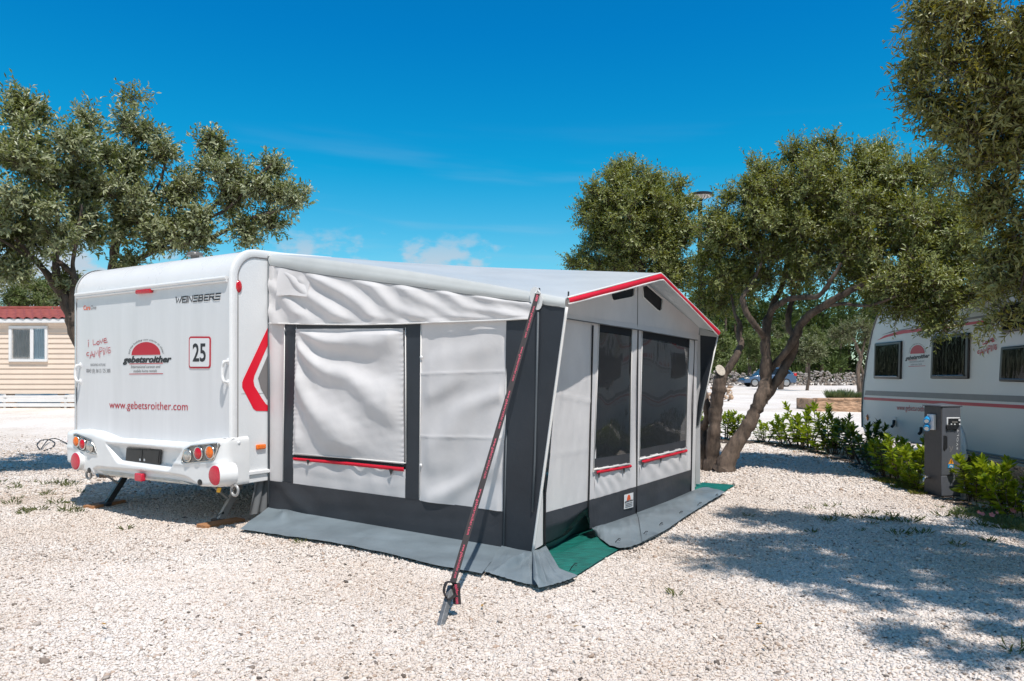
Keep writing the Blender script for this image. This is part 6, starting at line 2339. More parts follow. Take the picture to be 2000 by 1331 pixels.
d = 10.8
base2 = Vector((at(215, 735, d).x, d, gz(at(215, 735, d).x, d)))
limbs = [
    LP([(214, 920, 14), (218, 700, 11), (221, 523, 8.5), (228, 470, 8), (231, 420, 7), (238, 370, 5), (258, 300, 3.5), (262, 240, 2.5)], d),
    LP([(228, 470, 6), (270, 420, 4), (310, 360, 3), (325, 310, 2)], d),
    LP([(221, 530, 6), (300, 490, 5), (370, 440, 4.5), (430, 390, 3.5), (445, 320, 2.5)], d),
    LP([(300, 490, 4.5), (400, 470, 4), (480, 430, 3.5), (550, 410, 2.5), (590, 390, 2)], d),
    LP([(370, 440, 3.5), (440, 410, 3), (500, 350, 2.2), (530, 320, 1.5)], d),
    LP([(231, 420, 4), (215, 360, 2.5), (235, 300, 2)], d),
]
bl = blobs_px([(262, 215, 26, 30, 10.8, .3), (312, 240, 24, 30, 10.8, .3), (260, 285, 62, 52, 10.8, .6), (300, 312, 46, 50, 10.9, .55), (235, 340, 48, 55, 10.6, .5), (275, 390, 75, 65, 10.6, .7), (340, 415, 54, 50, 10.9, .6), (235, 445, 40, 45, 10.6, .45), (320, 465, 70, 36, 10.7, .6), (415, 350, 55, 45, 11.0, .6),
               (425, 285, 36, 30, 11.0, .35), (465, 295, 24, 28, 11.0, .3), (440, 395, 70, 45, 10.9, .6), (500, 345, 50, 42, 11.0, .5), (540, 330, 22, 30, 11.1, .25), (520, 405, 52, 40, 11.0, .5), (560, 385, 30, 30, 11.0, .35), (590, 385, 24, 28, 11.0, .25), (450, 450, 75, 32, 10.8, .5), (545, 445, 30, 22, 11.0, .3), (385, 470, 60, 24, 10.7, .4), (270, 480, 40, 28, 10.6, .4), (205, 320, 22, 22, 10.6, .25), (255, 520, 30, 20, 10.6, .3)])
make_tree('olive_tree', 'broad grey green olive tree rising behind the roof of the caravan', 'tree', base2, limbs, bl, 740, 12, M['leaf_grey'], M['bark'], ll=.085, lw=.026, tw=5, nl=9, twl=.24)

# tree behind the awning, left of the lamp
d = 11.8
base3 = Vector((at(1300, 735, d).x, d, gz(at(1300, 735, d).x, d)))
limbs = [
    LP([(1310, 925, 15), (1290, 760, 12), (1268, 600, 9), (1253, 528, 7.5), (1243, 505, 6.5), (1236, 485, 6), (1240, 440, 5), (1230, 390, 3)], d),
    LP([(1268, 600, 6), (1310, 520, 4.5), (1320, 450, 3.5), (1300, 390, 2)], d),
    LP([(1253, 528, 5), (1200, 490, 4), (1170, 440, 3)], d),
    LP([(1280, 650, 5), (1210, 560, 4), (1140, 520, 2.5)], d),
]
bl = blobs_px([(1235, 370, 60, 42, 11.8, .6), (1190, 400, 48, 42, 11.7, .5), (1290, 388, 38, 40, 11.8, .5), (1215, 345, 24, 20, 11.8, .25), (1240, 430, 85, 55, 11.7, .8), (1170, 440, 36, 45, 11.7, .45), (1310, 440, 50, 50, 11.8, .6), (1195, 490, 55, 42, 11.8, .6), (1270, 490, 70, 48, 11.7, .7), (1125, 518, 26, 15, 12.0, .25), (1160, 520, 30, 18, 11.9, .3), (1330, 500, 40, 50, 11.8, .5), (1300, 545, 40, 36, 11.7, .45), (1225, 525, 60, 20, 11.8, .4)])
make_tree('olive_tree', 'dense olive tree standing behind the gable end of the awning beside the lamp', 'tree', base3, limbs, bl, 1120, 13, M['leaf_olive'], M['bark'], ll=.064, lw=.019, tw=6, nl=10, twl=.22, clump=7, pull=.6)

# big forked tree beside the awning
d = 10.2
zq = lambda x, y: (1340 + x / 3.5026, 560 + y / 3.5026)
def LZ(lst, d=10.2):
    out = []
    for q in lst:
        x, y = zq(q[0], q[1])
        out.append((x, y, q[2]) + ((q[3],) if len(q) > 3 else ()))
    return LP(out, d)
base4 = Vector((at(1402, 735, d).x, d, gz(at(1402, 735, d).x, d)))
limbs = [
    LZ([(170, 1265, 17, 10.25), (178, 1150, 14.5, 10.25), (195, 980, 13, 10.2), (205, 850, 13, 10.2), (222, 720, 13.5, 10.15), (232, 615, 11.5, 10.15), (236, 585, 9, 10.15)]),
    LZ([(250, 640, 7.5, 10.2), (275, 585, 7.5, 10.2), (340, 480, 7, 10.2), (374, 400, 6.5, 10.25), (362, 330, 6, 10.3), (367, 255, 5, 10.3), (335, 190, 3, 10.3), (310, 60, 2, 10.4)]),
    LZ([(120, 1270, 16, 10.4), (105, 1120, 13, 10.4), (112, 980, 9, 10.5), (150, 900, 8, 10.4), (135, 800, 8, 10.4), (110, 700, 8, 10.5), (60, 560, 7, 10.6), (10, 380, 5, 10.7)]),
    LZ([(262, 1260, 21, 10.1), (300, 1150, 18, 10.1), (382, 1020, 14.5, 10.1), (440, 920, 13, 10.1), (488, 830, 12.5, 10.1), (522, 720, 12.5, 10.15), (545, 620, 11.5, 10.2), (543, 480, 10, 10.2), (545, 350, 9.5, 10.2), (556, 240, 8.5, 10.2), (580, 170, 7, 10.25), (605, 100, 6, 10.3), (655, 0, 5, 10.4), (700, -170, 4, 10.5), (810, -280, 3, 10.6)]),
    LZ([(540, 360, 6.5, 10.2), (510, 310, 6.5, 10.1), (440, 225, 6, 10.0), (388, 110, 5.5, 10.0), (400, 50, 5, 10.0), (450, -20, 4, 10.0), (515, -160, 3, 9.9)]),
    LZ([(558, 235, 6, 10.2), (600, 150, 5.5, 10.1), (680, 95, 5.5, 9.9), (800, 72, 5.5, 9.7), (900, 70, 5, 9.5), (950, 20, 5, 9.4), (990, -40, 4.5, 9.3), (1060, -160, 3, 9.2)]),
    LZ([(560, 600, 6, 10.25), (620, 520, 6.5, 10.2), (680, 450, 7, 10.1), (745, 350, 9, 10.0), (785, 255, 8.5, 9.9), (890, 165, 7.5, 9.7), (1050, 70, 6.5, 9.4), (1180, 0, 5, 9.2), (1300, -60, 4, 9.0), (1500, -60, 3, 8.8)]),
    LZ([(530, 790, 8, 10.15), (580, 710, 9, 10.2), (650, 600, 9.5, 10.2), (710, 490, 9, 10.2), (745, 395, 8, 10.15), (730, 330, 7, 10.15), (700, 270, 6, 10.2), (705, 180, 5.5, 10.25), (722, 100, 5, 10.3), (760, -20, 3.5, 10.4)]),
    LZ([(890, 165, 4.5, 9.7), (1050, 120, 3.5, 9.4), (1250, 130, 3, 9.1), (1450, 60, 2.5, 8.8)]),
]
bl = blobs_px([(1405, 462, 36, 36, 10.3, .4), (1462, 415, 58, 52, 10.2, .6), (1480, 350, 34, 36, 10.3, .35), (1545, 380, 70, 62, 10.2, .8), (1555, 310, 26, 26, 10.3, .28), (1615, 345, 50, 50, 10.2, .55), (1625, 300, 22, 16, 10.2, .2), (1690, 350, 60, 50, 10.0, .6), (1715, 310, 26, 20, 10.1, .25), (1775, 370, 55, 52, 9.8, .6), (1815, 350, 26, 24, 9.8, .28),
               (1640, 425, 95, 60, 10.0, .9), (1745, 440, 90, 65, 9.7, .9), (1840, 440, 48, 50, 9.3, .5), (1540, 460, 75, 45, 10.2, .7), (1450, 490, 70, 50, 10.3, .6), (1400, 540, 45, 40, 10.4, .45), (1480, 540, 50, 30, 10.2, .4), (1440, 575, 40, 22, 10.5, .35), (1395, 590, 26, 30, 10.7, .3), (1570, 535, 50, 26, 10.0, .4), (1665, 545, 40, 24, 9.7, .35), (1640, 490, 70, 34, 9.8, .6), (1740, 510, 80, 42, 9.5, .7), (1830, 510, 65, 55, 9.2, .6), (1780, 570, 75, 40, 9.1, .6), (1860, 580, 55, 50, 8.9, .5), (1840, 628, 34, 26, 8.8, .3), (1745, 605, 45, 26, 9.0, .3), (1895, 520, 40, 50, 9.0, .45), (1720, 560, 40, 28, 9.3, .4), (1890, 470, 40, 40, 9.1, .4)])
t4 = make_tree('olive_tree', 'big olive tree with forked leaning trunks and a cut stub beside the awning', 'tree', base4, limbs, bl, 2500, 14, M['leaf_olive'], M['bark_light'], ll=.062, lw=.018, tw=6, nl=10, twl=.22, clump=7, pull=.62)
mb = MB()
c = at(*zq(236, 572), 10.09)
mb.dome(c, Vector((.1, -.8, .6)), Z, .064, .006, 16, 3, ry=.092); mb.build('cut_stub', M['stump_cut'], t4, 60)

# near tree overhanging from the right
limbs = [
    [(Vector((5.6, 4.0, -.05)), .20), (Vector((5.4, 4.0, 1.0)), .16), (Vector((5.2, 4.0, 2.0)), .13), (Vector((4.6, 4.1, 3.0)), .09), (Vector((3.9, 4.1, 3.9)), .05), (Vector((3.3, 4.0, 4.5)), .025)],
    [(Vector((5.3, 4.0, 1.5)), .10), (Vector((5.0, 3.2, 2.6)), .07), (Vector((4.0, 2.6, 3.7)), .045), (Vector((3.0, 2.6, 4.2)), .02)],
    [(Vector((5.2, 4.0, 2.0)), .08), (Vector((4.6, 4.9, 2.8)), .05), (Vector((3.9, 5.1, 3.3)), .03), (Vector((3.5, 5.1, 2.9)), .012)],
    [(Vector((4.6, 4.1, 3.0)), .05), (Vector((4.1, 4.9, 3.2)), .03), (Vector((3.7, 5.1, 2.6)), .015), (Vector((3.55, 5.2, 1.9)), .008)],
]
bl = blobs_px([(1900, 40, 85, 70, 5.1, .55), (1850, 70, 50, 60, 5.2, .35), (1930, 140, 80, 70, 5.1, .5), (1870, 160, 60, 60, 5.2, .4), (1815, 150, 26, 60, 5.3, .2), (1985, 220, 80, 80, 5.0, .5), (1910, 250, 60, 56, 5.2, .4), (1850, 235, 36, 40, 5.3, .25), (1960, 330, 66, 60, 5.2, .45), (1905, 320, 36, 30, 5.3, .25), (2000, 420, 60, 70, 5.2, .45), (1950, 430, 36, 44, 5.3, .3), (1995, 520, 48, 60, 5.3, .35), (1955, 520, 26, 44, 5.4, .25), (2010, 600, 36, 46, 5.3, .3), (1975, 590, 20, 30, 5.4, .2), (2060, 100, 80, 120, 4.9, .5), (2080, 300, 80, 120, 5.0, .5), (2080, 500, 70, 110, 5.1, .4), (1800, 40, 30, 40, 5.2, .2)])
bl += [(Vector((3.4, 3.7, 4.2)), (.75, .6, .45)), (Vector((2.75, 3.2, 4.1)), (.6, .5, .35)), (Vector((3.9, 3.2, 4.2)), (.8, .6, .45)), (Vector((3.3, 2.5, 3.9)), (.65, .5, .35)), (Vector((4.4, 4.2, 4.4)), (.9, .7, .5)), (Vector((4.8, 3.3, 4.0)), (.7, .7, .5)), (Vector((5.2, 4.8, 3.8)), (.7, .6, .5)), (Vector((2.55, 3.7, 4.3)), (.45, .4, .28)), (Vector((3.0, 1.9, 3.7)), (.45, .45, .3)), (Vector((3.9, 2.2, 3.9)), (.7, .5, .35)), (Vector((4.7, 2.4, 3.9)), (.7, .6, .4)), (Vector((3.0, 3.0, 4.5)), (.8, .7, .4)), (Vector((3.7, 3.6, 4.8)), (.9, .7, .4)), (Vector((4.2, 2.9, 4.6)), (.9, .7, .4))]
make_tree('olive_tree', 'large near olive tree hanging in from the edge above the shaded caravan', 'tree', Vector((5.6, 4.0, 0)), limbs, bl, 2900, 15, M['leaf_olive_near'], M['bark'], ll=.060, lw=.0145, tw=5, nl=11, twl=.20, up=.15, joinr=.007, inner=.6)

# trees behind the mobile home
for i, (px, py, rx, ry, dd, lab) in enumerate(((20, 590, 75, 55, 33, 'rounded dusty olive tree behind the red roof of the mobile home'), (120, 585, 60, 48, 35, 'smaller olive tree behind the roof, half hidden by the dark forked trunk'), (-90, 585, 70, 60, 34, 'outermost olive tree behind the mobile home'))):
    c = at(px, py, dd)
    b = Vector((c.x, dd, gz(c.x, dd)))
    make_tree('olive_tree', lab, 'tree', b, [[(b, .16), (b + Vector((.1, 0, 1.2)), .13), (c, .06)]],
              [(c, (rx * dd / F, 1.3, ry * dd / F)), (c + Vector((-.7, 0, .2)), (.9, .9, .7)), (c + Vector((.7, .2, .3)), (.8, .8, .6))], 260, 30 + i, M['leaf_far'], M['bark'], ll=.17, lw=.055, tw=5, nl=7, twl=.42, group='olive trees behind the mobile home')

# olives across the site
spec = [
    (1577, 692, 34, 30, 44, 764, 'small round olive tree on a thin trunk right of the blue car', .05),
    (1525, 690, 36, 34, 47, 768, 'olive tree standing in front of the tail of the blue car', .09),
    (1462, 690, 40, 42, 64, 745, 'bushy olive tree behind the bonnet of the blue car', .1),
    (1520, 672, 46, 40, 68, 745, 'pale bushy olive tree behind the roof of the blue car', .1),
    (1575, 668, 40, 36, 70, 745, 'olive tree behind the rubble wall, under the dark pines', .1),
    (1405, 690, 34, 44, 38, 768, 'light green olive bush glimpsed between awning and pruned trunk', .06),
]
for i, (px, py, rx, ry, dd, yb_, lab, tr_) in enumerate(spec):
    c = at(px, py, dd)
    b = Vector((c.x, dd, gz(c.x, dd)))
    r = Vector((rx * dd / F, rx * dd / F * .8, ry * dd / F))
    make_tree('olive_tree', lab, 'tree', b, [[(b, tr_ * 2), (b.lerp(c, .5) + Vector((.1, 0, 0)), tr_ * 1.5), (c, tr_ * .6)]],
              [(c, tuple(r * .8)), (c + Vector((-.5 * r.x, 0, .15 * r.z)), tuple(r * .5)), (c + Vector((.5 * r.x, 0, .2 * r.z)), tuple(r * .5)), (c + Vector((.1 * r.x, 0, .6 * r.z)), tuple(r * .45))], 190, 50 + i, M['leaf_silver'] if i in (0, 3) else M['leaf_far'], M['bark'], ll=.20, lw=.065, tw=5, nl=6, twl=.40, joinr=.02)
# crooked bare tree by the second caravan
dd = 29.0
b = Vector((at(1682, 735, dd).x, dd, gz(at(1682, 735, dd).x, dd)))
limbs = [LP([(1680, 765, 5), (1676, 730, 4), (1681, 700, 3.5), (1674, 680, 3.2), (1668, 665, 2.2), (1650, 655, 1.5), (1632, 660, 1)], dd), LP([(1681, 700, 3), (1686, 680, 2.2), (1692, 660, 1.5), (1700, 645, 1)], dd), LP([(1683, 766, 4), (1686, 735, 3), (1678, 705, 2)], dd)]
limbs[0][0] = (b, .1)
bl = blobs_px([(1650, 655, 26, 14, dd, .5), (1675, 645, 26, 14, dd, .5), (1695, 650, 16, 22, dd, .4), (1630, 662, 12, 10, dd, .3), (1700, 690, 10, 16, dd, .3)])
make_tree('olive_tree', 'thin crooked olive tree with sparse pale crown by the nose of the shaded caravan', 'tree', b, limbs, bl, 190, 70, M['leaf_silver'], M['bark_light'], ll=.11, lw=.035, tw=4, nl=6, twl=.3, joinr=.014)

# pine wood beyond everything
def build_wood():
    rng = np.random.RandomState(5)
    VS = []; FS = []; off = 0
    tw = MB()
    for k in range(66):
        px = rng.uniform(1290, 2150) if k < 46 else rng.uniform(500, 1290); dd = rng.uniform(78, 105)
        x = (px - CX) / F * dd
        hgt = rng.uniform(8.0, 11.5) * (1.2 if px < 1520 else 1.0) * (1.0 if k < 46 else .6)
        g = gz(x, dd)
        tw.tube([(x, dd, g), (x + .2, dd, g + hgt * .8)], [.22, .08], 6)
        nb = rng.randint(11, 16)
        for j in range(nb):
            f = rng.uniform(.02, 1)
            rr = (1.05 - .7 * f) * 2.9 * rng.uniform(.6, 1.1)
            c = np.array([x + rng.normal(0, rr * .45), dd + rng.normal(0, rr * .4), g + hgt * f])
            n = 150
            dr = rnd_unit(rng, n)
            p = c + dr * np.array([1.25, 1.1, .75]) * rng.uniform(.3, 1, (n, 1)) ** .4
            ld = dr + rnd_unit(rng, n) * .7 + np.array([0, 0, .5])
            Vt, Ft = leaves(p, ld, rnd_unit(rng, n), rng.uniform(.35, .7, n), rng.uniform(.12, .25, n), .2)
            VS.append(Vt); FS.append(Ft + off); off += len(Vt)
    o = link('pine_wood', np_mesh('pine_wood', np.concatenate(VS), np.concatenate(FS)), M['leaf_pine'], None, 0, loc=(0, 0, 0))
    tag(o, 'dark green pine wood closing the view beyond the rubble wall', 'wood', None, 'stuff')
    tw.build('pine_trunks', M['bark'], o, 60)


build_wood()

# ------------------------------------------------------------------ laurel hedge plants
def laurel_proto(seed, h, nst, mat, lean=.18, ll=.10):
    rng = np.random.RandomState(seed)
    mbs = MB(); B = []; D = []; UPS = []; LN = []
    for s in range(nst):
        q = rng.uniform(0, 6.28); r = rng.uniform(0, .09)
        p0 = np.array([r * math.cos(q), r * math.sin(q), -.02])
        hh = h * rng.uniform(.62, 1.0)
        tipv = p0 + np.array([math.cos(q) * lean * rng.uniform(.3, 1.2), math.sin(q) * lean * rng.uniform(.3, 1.2), hh])
        midv = (p0 + tipv) / 2 + rng.normal(0, .02, 3)
        pts = [p0, p0 * .5 + midv * .5, midv, midv * .5 + tipv * .5, tipv]
        mbs.tube([Vector(p) for p in pts], [.007, .006, .005, .004, .003], 5)
        n = int(hh / .5 * 36)
        f = np.r_[rng.uniform(.22, 1, n), np.linspace(.88, 1.0, 9)]
        pos = np.array([np.interp(f, np.linspace(0, 1, 5), [p[k] for p in pts]) for k in range(3)]).T
        ax = tipv - midv; ax /= np.linalg.norm(ax)
        az_ = np.arange(len(f)) * 2.4 + rng.uniform(0, 6.28)
        rad = np.stack([np.cos(az_), np.sin(az_), np.zeros(len(f))], 1)
        dr = rad * (1.05 - .55 * f[:, None] ** 3) + ax * (.25 + 1.0 * f[:, None] ** 4) + rng.normal(0, .16, (len(f), 3))
        B.append(pos); D.append(dr); UPS.append(np.tile(ax, (len(f), 1)) + rng.normal(0, .25, (len(f), 3)) - rad * .2)
        LN.append(ll * rng.uniform(.7, 1.2, len(f)) * (1.05 - .3 * f))
    B = np.concatenate(B); D = np.concatenate(D); UPS = np.concatenate(UPS); LN = np.concatenate(LN)
    # two-part leaf blades so that they bend
    d = D / np.linalg.norm(D, axis=1, keepdims=True)
    s = np.cross(d, UPS); s /= np.linalg.norm(s, axis=1, keepdims=True); nn = np.cross(s, d)
    w = (LN * .35)[:, None]; ln = LN[:, None]
    k = len(B)
    rows = [B, B + d * ln * .35 + s * w * .5 + nn * w * .2, B + d * ln * .35 - s * w * .5 + nn * w * .2, B + d * ln * .36, B + d * ln * .72 + s * w * .42 - nn * ln * .03, B + d * ln * .72 - s * w * .42 - nn * ln * .03, B + d * ln * .72 - nn * ln * .06, B + d * ln - nn * ln * .16]
    Vt = np.stack(rows, 1).reshape(-1, 3)
    i = np.arange(k)[:, None] * 8
    Ft = np.concatenate([i + np.array(t) for t in ((0, 3, 1), (0, 2, 3), (1, 3, 4), (3, 6, 4), (3, 2, 5), (3, 5, 6), (4, 6, 7), (6, 5, 7))])
    o = thing('laurel_shrub', (0, 0, 0), '', '')
    mbs.build('stems', M['bark'], o, 60)
    link('foliage', np_mesh('foliage', Vt, Ft), mat, o, 60)
    return o


def dup(root):
    r = root.copy(); COL.objects.link(r)
    for ch in list(root.children):
        c = ch.copy(); COL.objects.link(c); c.parent = r
    return r


def build_hedge():
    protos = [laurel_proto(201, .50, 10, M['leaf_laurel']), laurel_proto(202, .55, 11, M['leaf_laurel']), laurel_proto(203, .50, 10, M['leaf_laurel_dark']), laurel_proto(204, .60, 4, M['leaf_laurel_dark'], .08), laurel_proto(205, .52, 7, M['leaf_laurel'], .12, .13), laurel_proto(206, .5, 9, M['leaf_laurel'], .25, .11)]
    used = set()
    pos = [  # px, base row, height px, prototype, label
        (1372, 868, 62, 1, 'laurel shrub squeezed between the awning wall and the pruned trunk'),
        (1416, 858, 58, 0, 'loose laurel shrub seen between the two leaning olive trunks'),
        (1440, 860, 44, 4, 'low laurel shrub just behind the leaning olive trunk'),
        (1493, 864, 44, 0, 'small laurel shrub standing alone right of the leaning trunk'),
        (1532, 868, 56, 5, 'yellowish laurel shrub at the far start of the dense hedge'),
        (1556, 872, 60, 0, 'bright laurel shrub second from the far start of the dense hedge'),
        (1578, 876, 82, 1, 'tall laurel shrub with a raised leaf rosette in the far hedge'),
        (1604, 882, 66, 5, 'bushy yellow green laurel shrub in the middle of the far hedge'),
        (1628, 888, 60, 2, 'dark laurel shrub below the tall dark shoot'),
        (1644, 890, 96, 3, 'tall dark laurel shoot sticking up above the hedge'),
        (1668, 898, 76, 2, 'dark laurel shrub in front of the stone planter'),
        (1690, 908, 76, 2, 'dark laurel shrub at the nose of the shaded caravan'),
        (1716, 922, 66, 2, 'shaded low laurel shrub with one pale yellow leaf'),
        (1734, 932, 80, 0, 'brightly lit laurel shrub under the web address of the shaded caravan'),
        (1762, 944, 88, 1, 'tall bright laurel shrub two places before the pedestal'),
        (1784, 952, 74, 4, 'yellow leaved laurel shrub touching the pedestal'),
        (1796, 958, 50, 5, 'low laurel shrub at the foot of the pedestal'),
        (1898, 980, 84, 4, 'single stemmed yellow laurel shrub directly right of the pedestal'),
        (1916, 976, 66, 0, 'green laurel shrub behind the yellow one right of the pedestal'),
        (1950, 1000, 94, 4, 'bright yellow laurel shrub above the pink flowers'),
        (1976, 1004, 80, 1, 'laurel shrub with amber leaves near the edge of the hedge'),
        (2004, 1016, 92, 5, 'outermost laurel shrub at the near end of the hedge'),
    ]
    for i, (px, py, hp, k, lab) in enumerate(pos):
        p = gp(px, py)
        o = protos[k] if k not in used else dup(protos[k])
        used.add(k)
        o.location = p
        s = hp * p.y / F / (.50, .55, .50, .60, .52, .50)[k]
        o.scale = (s * 1.2, s * 1.2, s * 1.06)
        o.rotation_euler = (0, 0, i * 1.7)
        tag(o, lab, 'shrub', 'laurel shrubs in the hedge')


build_hedge()

# soil and litter under the hedge
def build_bed():
    pts = [(1360, 866), (1500, 868), (1560, 880), (1640, 900), (1700, 928), (1760, 955), (1820, 972), (1880, 996), (1960, 1024), (2040, 1050)]
    near = []; far = []
    rng = np.random.RandomState(3)
    for i, (x, y) in enumerate(resample([(a, b, 0) for a, b in pts], 60)[:, :2]):
        p = gp(x, y + 2 * rng.normal())
        q = p + Vector((.35, .75, 0)) * (.8 if y > 900 else .5)
        for v, lst in ((p, near), (q, far)):
            v.z = gz(v.x, v.y) + .012; lst.append(v)
    o = loft('soil', near, far, 60, 5, M['soil'], None, Z, lambda u, v: .012 * snoise(u * 20, v * 2, 4, 2))
    tag(o, 'dark soil strip the hedge grows in', 'soil', None, 'structure')


build_bed()


def scatter_blades(name, label, cat, spots, mat, seed, n, h, r, w, flat=.5, kind='stuff'):
    rng = np.random.RandomState(seed)
    VS = []; FS = []; off = 0
    for (px, py, s) in spots:
        c = gp(px, py)
        k = int(n * s)
        q = rng.uniform(0, 6.28, k); rr = r * s * np.sqrt(rng.uniform(0, 1, k))
        b = np.stack([c.x + rr * np.cos(q), c.y + rr * np.sin(q), np.zeros(k)], 1)
        b[:, 2] = ground_h(b[:, 0], b[:, 1]) + .006
        d = np.stack([np.cos(q), np.sin(q), np.zeros(k)], 1) * flat + rng.normal(0, .35, (k, 3)); d[:, 2] = np.abs(d[:, 2]) + .55
        Vt, Ft = leaves(b, d, rnd_unit(rng, k) + np.array([0, 0, .2]), h * s ** .5 * rng.uniform(.5, 1.3, k), w * rng.uniform(.7, 1.3, k), .15, .2)
        VS.append(Vt); FS.append(Ft + off); off += len(Vt)
    o = link(name, np_mesh(name, np.concatenate(VS), np.concatenate(FS)), mat, None, 0)
    return tag(o, label, cat, None, kind)


rg = np.random.RandomState(77)
M['debris'] = leafmat('debris', [(0.10, 0.07, 0.05), (0.22, 0.14, 0.08), (0.05, 0.04, 0.03), (0.30, 0.17, 0.07)], rough=0.8, trans=0.02)
wd = [(110, 985, .8), (135, 1000, .9), (95, 968, .6), (60, 1000, .5), (25, 985, .7), (30, 955, .7), (120, 946, 1.1), (135, 950, .9), (75, 998, .7), (150, 1002, .6), (245, 1036, .5), (590, 1062, .4),
      (1765, 1020, 1.0), (1755, 1045, .8), (1640, 1012, .6), (1680, 1015, .5), (1620, 1020, .5), (1745, 1010, .5), (1880, 1015, .7), (1840, 1010, .6), (1800, 1044, .6), (1870, 1068, .5), (1930, 1060, .5), (1980, 1275, .5), (1320, 1165, .4), (1462, 1010, .4), (1915, 1030, .6), (1960, 1035, .8), (1990, 1035, .8), (1700, 1005, .5)]
wd += [(rg.uniform(1560, 1990), rg.uniform(985, 1060), rg.uniform(.2, .5)) for _ in range(20)]
wd += [(rg.uniform(0, 160), rg.uniform(940, 1010), rg.uniform(.2, .5)) for _ in range(12)]
scatter_blades('weeds', 'scattered thin weeds and grass tufts coming up through the gravel', 'weeds', wd, M['leaf_weed'], 61, 34, .085, .10, .008, .9)
ms = [(rg.uniform(1715, 1800), 0, .8) for _ in range(26)]
ms = [(x, 934 + (x - 1715) * .33 + rg.uniform(-3, 7), s) for x, _, s in ms]
scatter_blades('ground_cover', 'low mossy ground cover in front of the hedge by the pedestal', 'ground cover', ms, M['leaf_moss'], 62, 90, .045, .10, .016, .9)
fc = [(rg.uniform(1880, 2010), 0, rg.uniform(.6, 1)) for _ in range(34)]
fc = [(x, 990 + (x - 1880) * .28 + rg.uniform(-2, 16), s) for x, _, s in fc]
scatter_blades('ground_cover', 'silvery trailing plants with thin stems under the near hedge shrubs', 'ground cover', fc, M['leaf_lavender'], 63, 70, .06, .12, .010, 1.0)
lit = [(rg.uniform(1540, 2000), 0, rg.uniform(.3, .8)) for _ in range(70)]
lit = [(x, 878 + (x - 1540) * .30 + rg.uniform(-10, 6), s) for x, _, s in lit]
scatter_blades('leaf_litter', 'dry brown leaf litter along the foot of the hedge', 'leaf litter', lit, M['dead_leaf'], 64, 8, .05, .16, .02, 1.6)


tw_ = [(rg.uniform(0, 2000), rg.uniform(1000, 1325), .3) for _ in range(170)] + [(rg.uniform(1350, 2000), rg.uniform(960, 1310), .3) for _ in range(170)]
tw_ = [q for q in tw_ if not (440 < q[0] < 1440 and q[1] < 1150)]
scatter_blades('debris', 'scattered twig bits and dry leaf scraps on the gravel', 'debris', tw_, M['debris'], 66, 5, .06, .12, .006, 3.5)


# pink flowers
def build_flowers():
    src = None
    for i, (px, py, lab) in enumerate(((1911, 1003, 'small pink flower nearest the pedestal'), (1919, 1006, 'pink flower second from the pedestal'), (1937, 1008, 'palest and widest pink flower, below the bright yellow shrub'), (1946, 1003, 'pink flower right of the palest one'), (1956, 990, 'high pink flower close to the shrub stems'), (1977, 999, 'large dusky pink flower furthest from the pedestal'))):
        p = gp(px, py, .07)
        if src is None:
            mb = MB()
            for k in range(5):
                q = 2 * math.pi * k / 5
                c, s = math.cos(q), math.sin(q)
                e = Vector((c, s, 0)); f = Vector((-s, c, 0))
                o_ = Vector((0, 0, 0))
                mb.add([o_, e * .012 + f * .009 + Z * .006, e * .022 + Z * .012, e * .012 - f * .009 + Z * .006], [(0, 1, 2, 3)])
            src = thing('flower', (0, 0, 0), '', '')
            mb.build('petals', M['petal'], src, 0)
            mb = MB(); mb.tube([(0, 0, 0), (.004, .002, -.03), (0, 0, -.075)], .0016, 5); mb.build('stem', M['leaf_weed'], src, 60)
            o = src
        else:
            o = dup(src)
        p.z = gz(p.x, p.y) + .075
        o.location = p
        o.rotation_euler = (R(50), .2 * math.sin(i * 3), .4 * math.sin(i * 5))
        s = (1, 1, 1.25, .9, 1, 1.5)[i]
        o.scale = (s, s, s)
        o['label'] = lab; o['category'] = 'flower'; o['group'] = 'pink flowers at the foot of the hedge'


build_flowers()


# fallen leaves lying on the gravel
def build_fallen():
    src = None
    for i, (px, py, lab) in enumerate(((1482, 1230, 'long yellow fallen leaf on the gravel near the tree shadow'), (1494, 1274, 'short orange fallen leaf below the long yellow one'), (1124, 1234, 'reddish brown fallen leaf on open gravel right of the stake'), (942, 1193, 'small brown fallen leaf closest to the stake'), (203, 1230, 'dark brown fallen leaf alone on the gravel below the caravan'))):
        p = gp(px, py); p.z = gz(p.x, p.y) + .028
        if src is None:
            mb = MB()
            mb.add([(-.025, 0, 0), (-.008, .008, .003), (.010, .007, .004), (.028, 0, .009), (.010, -.008, .003), (-.008, -.007, .002), (0, 0, -.002)], [(0, 6, 1), (1, 6, 2), (2, 6, 3), (3, 6, 4), (4, 6, 5), (5, 6, 0)])
            o = src = mb.build('fallen_leaf', M['dead_leaf'], None, 60)
        else:
            o = src.copy(); COL.objects.link(o)
        o.location = p
        o.rotation_euler = (.2 * math.sin(i), .2, i * 1.3 + .6)
        s = (1.1, .75, .95, .8, .9)[i]; o.scale = (s, s, s)
        tag(o, lab, 'leaf', 'fallen leaves on the gravel')


build_fallen()

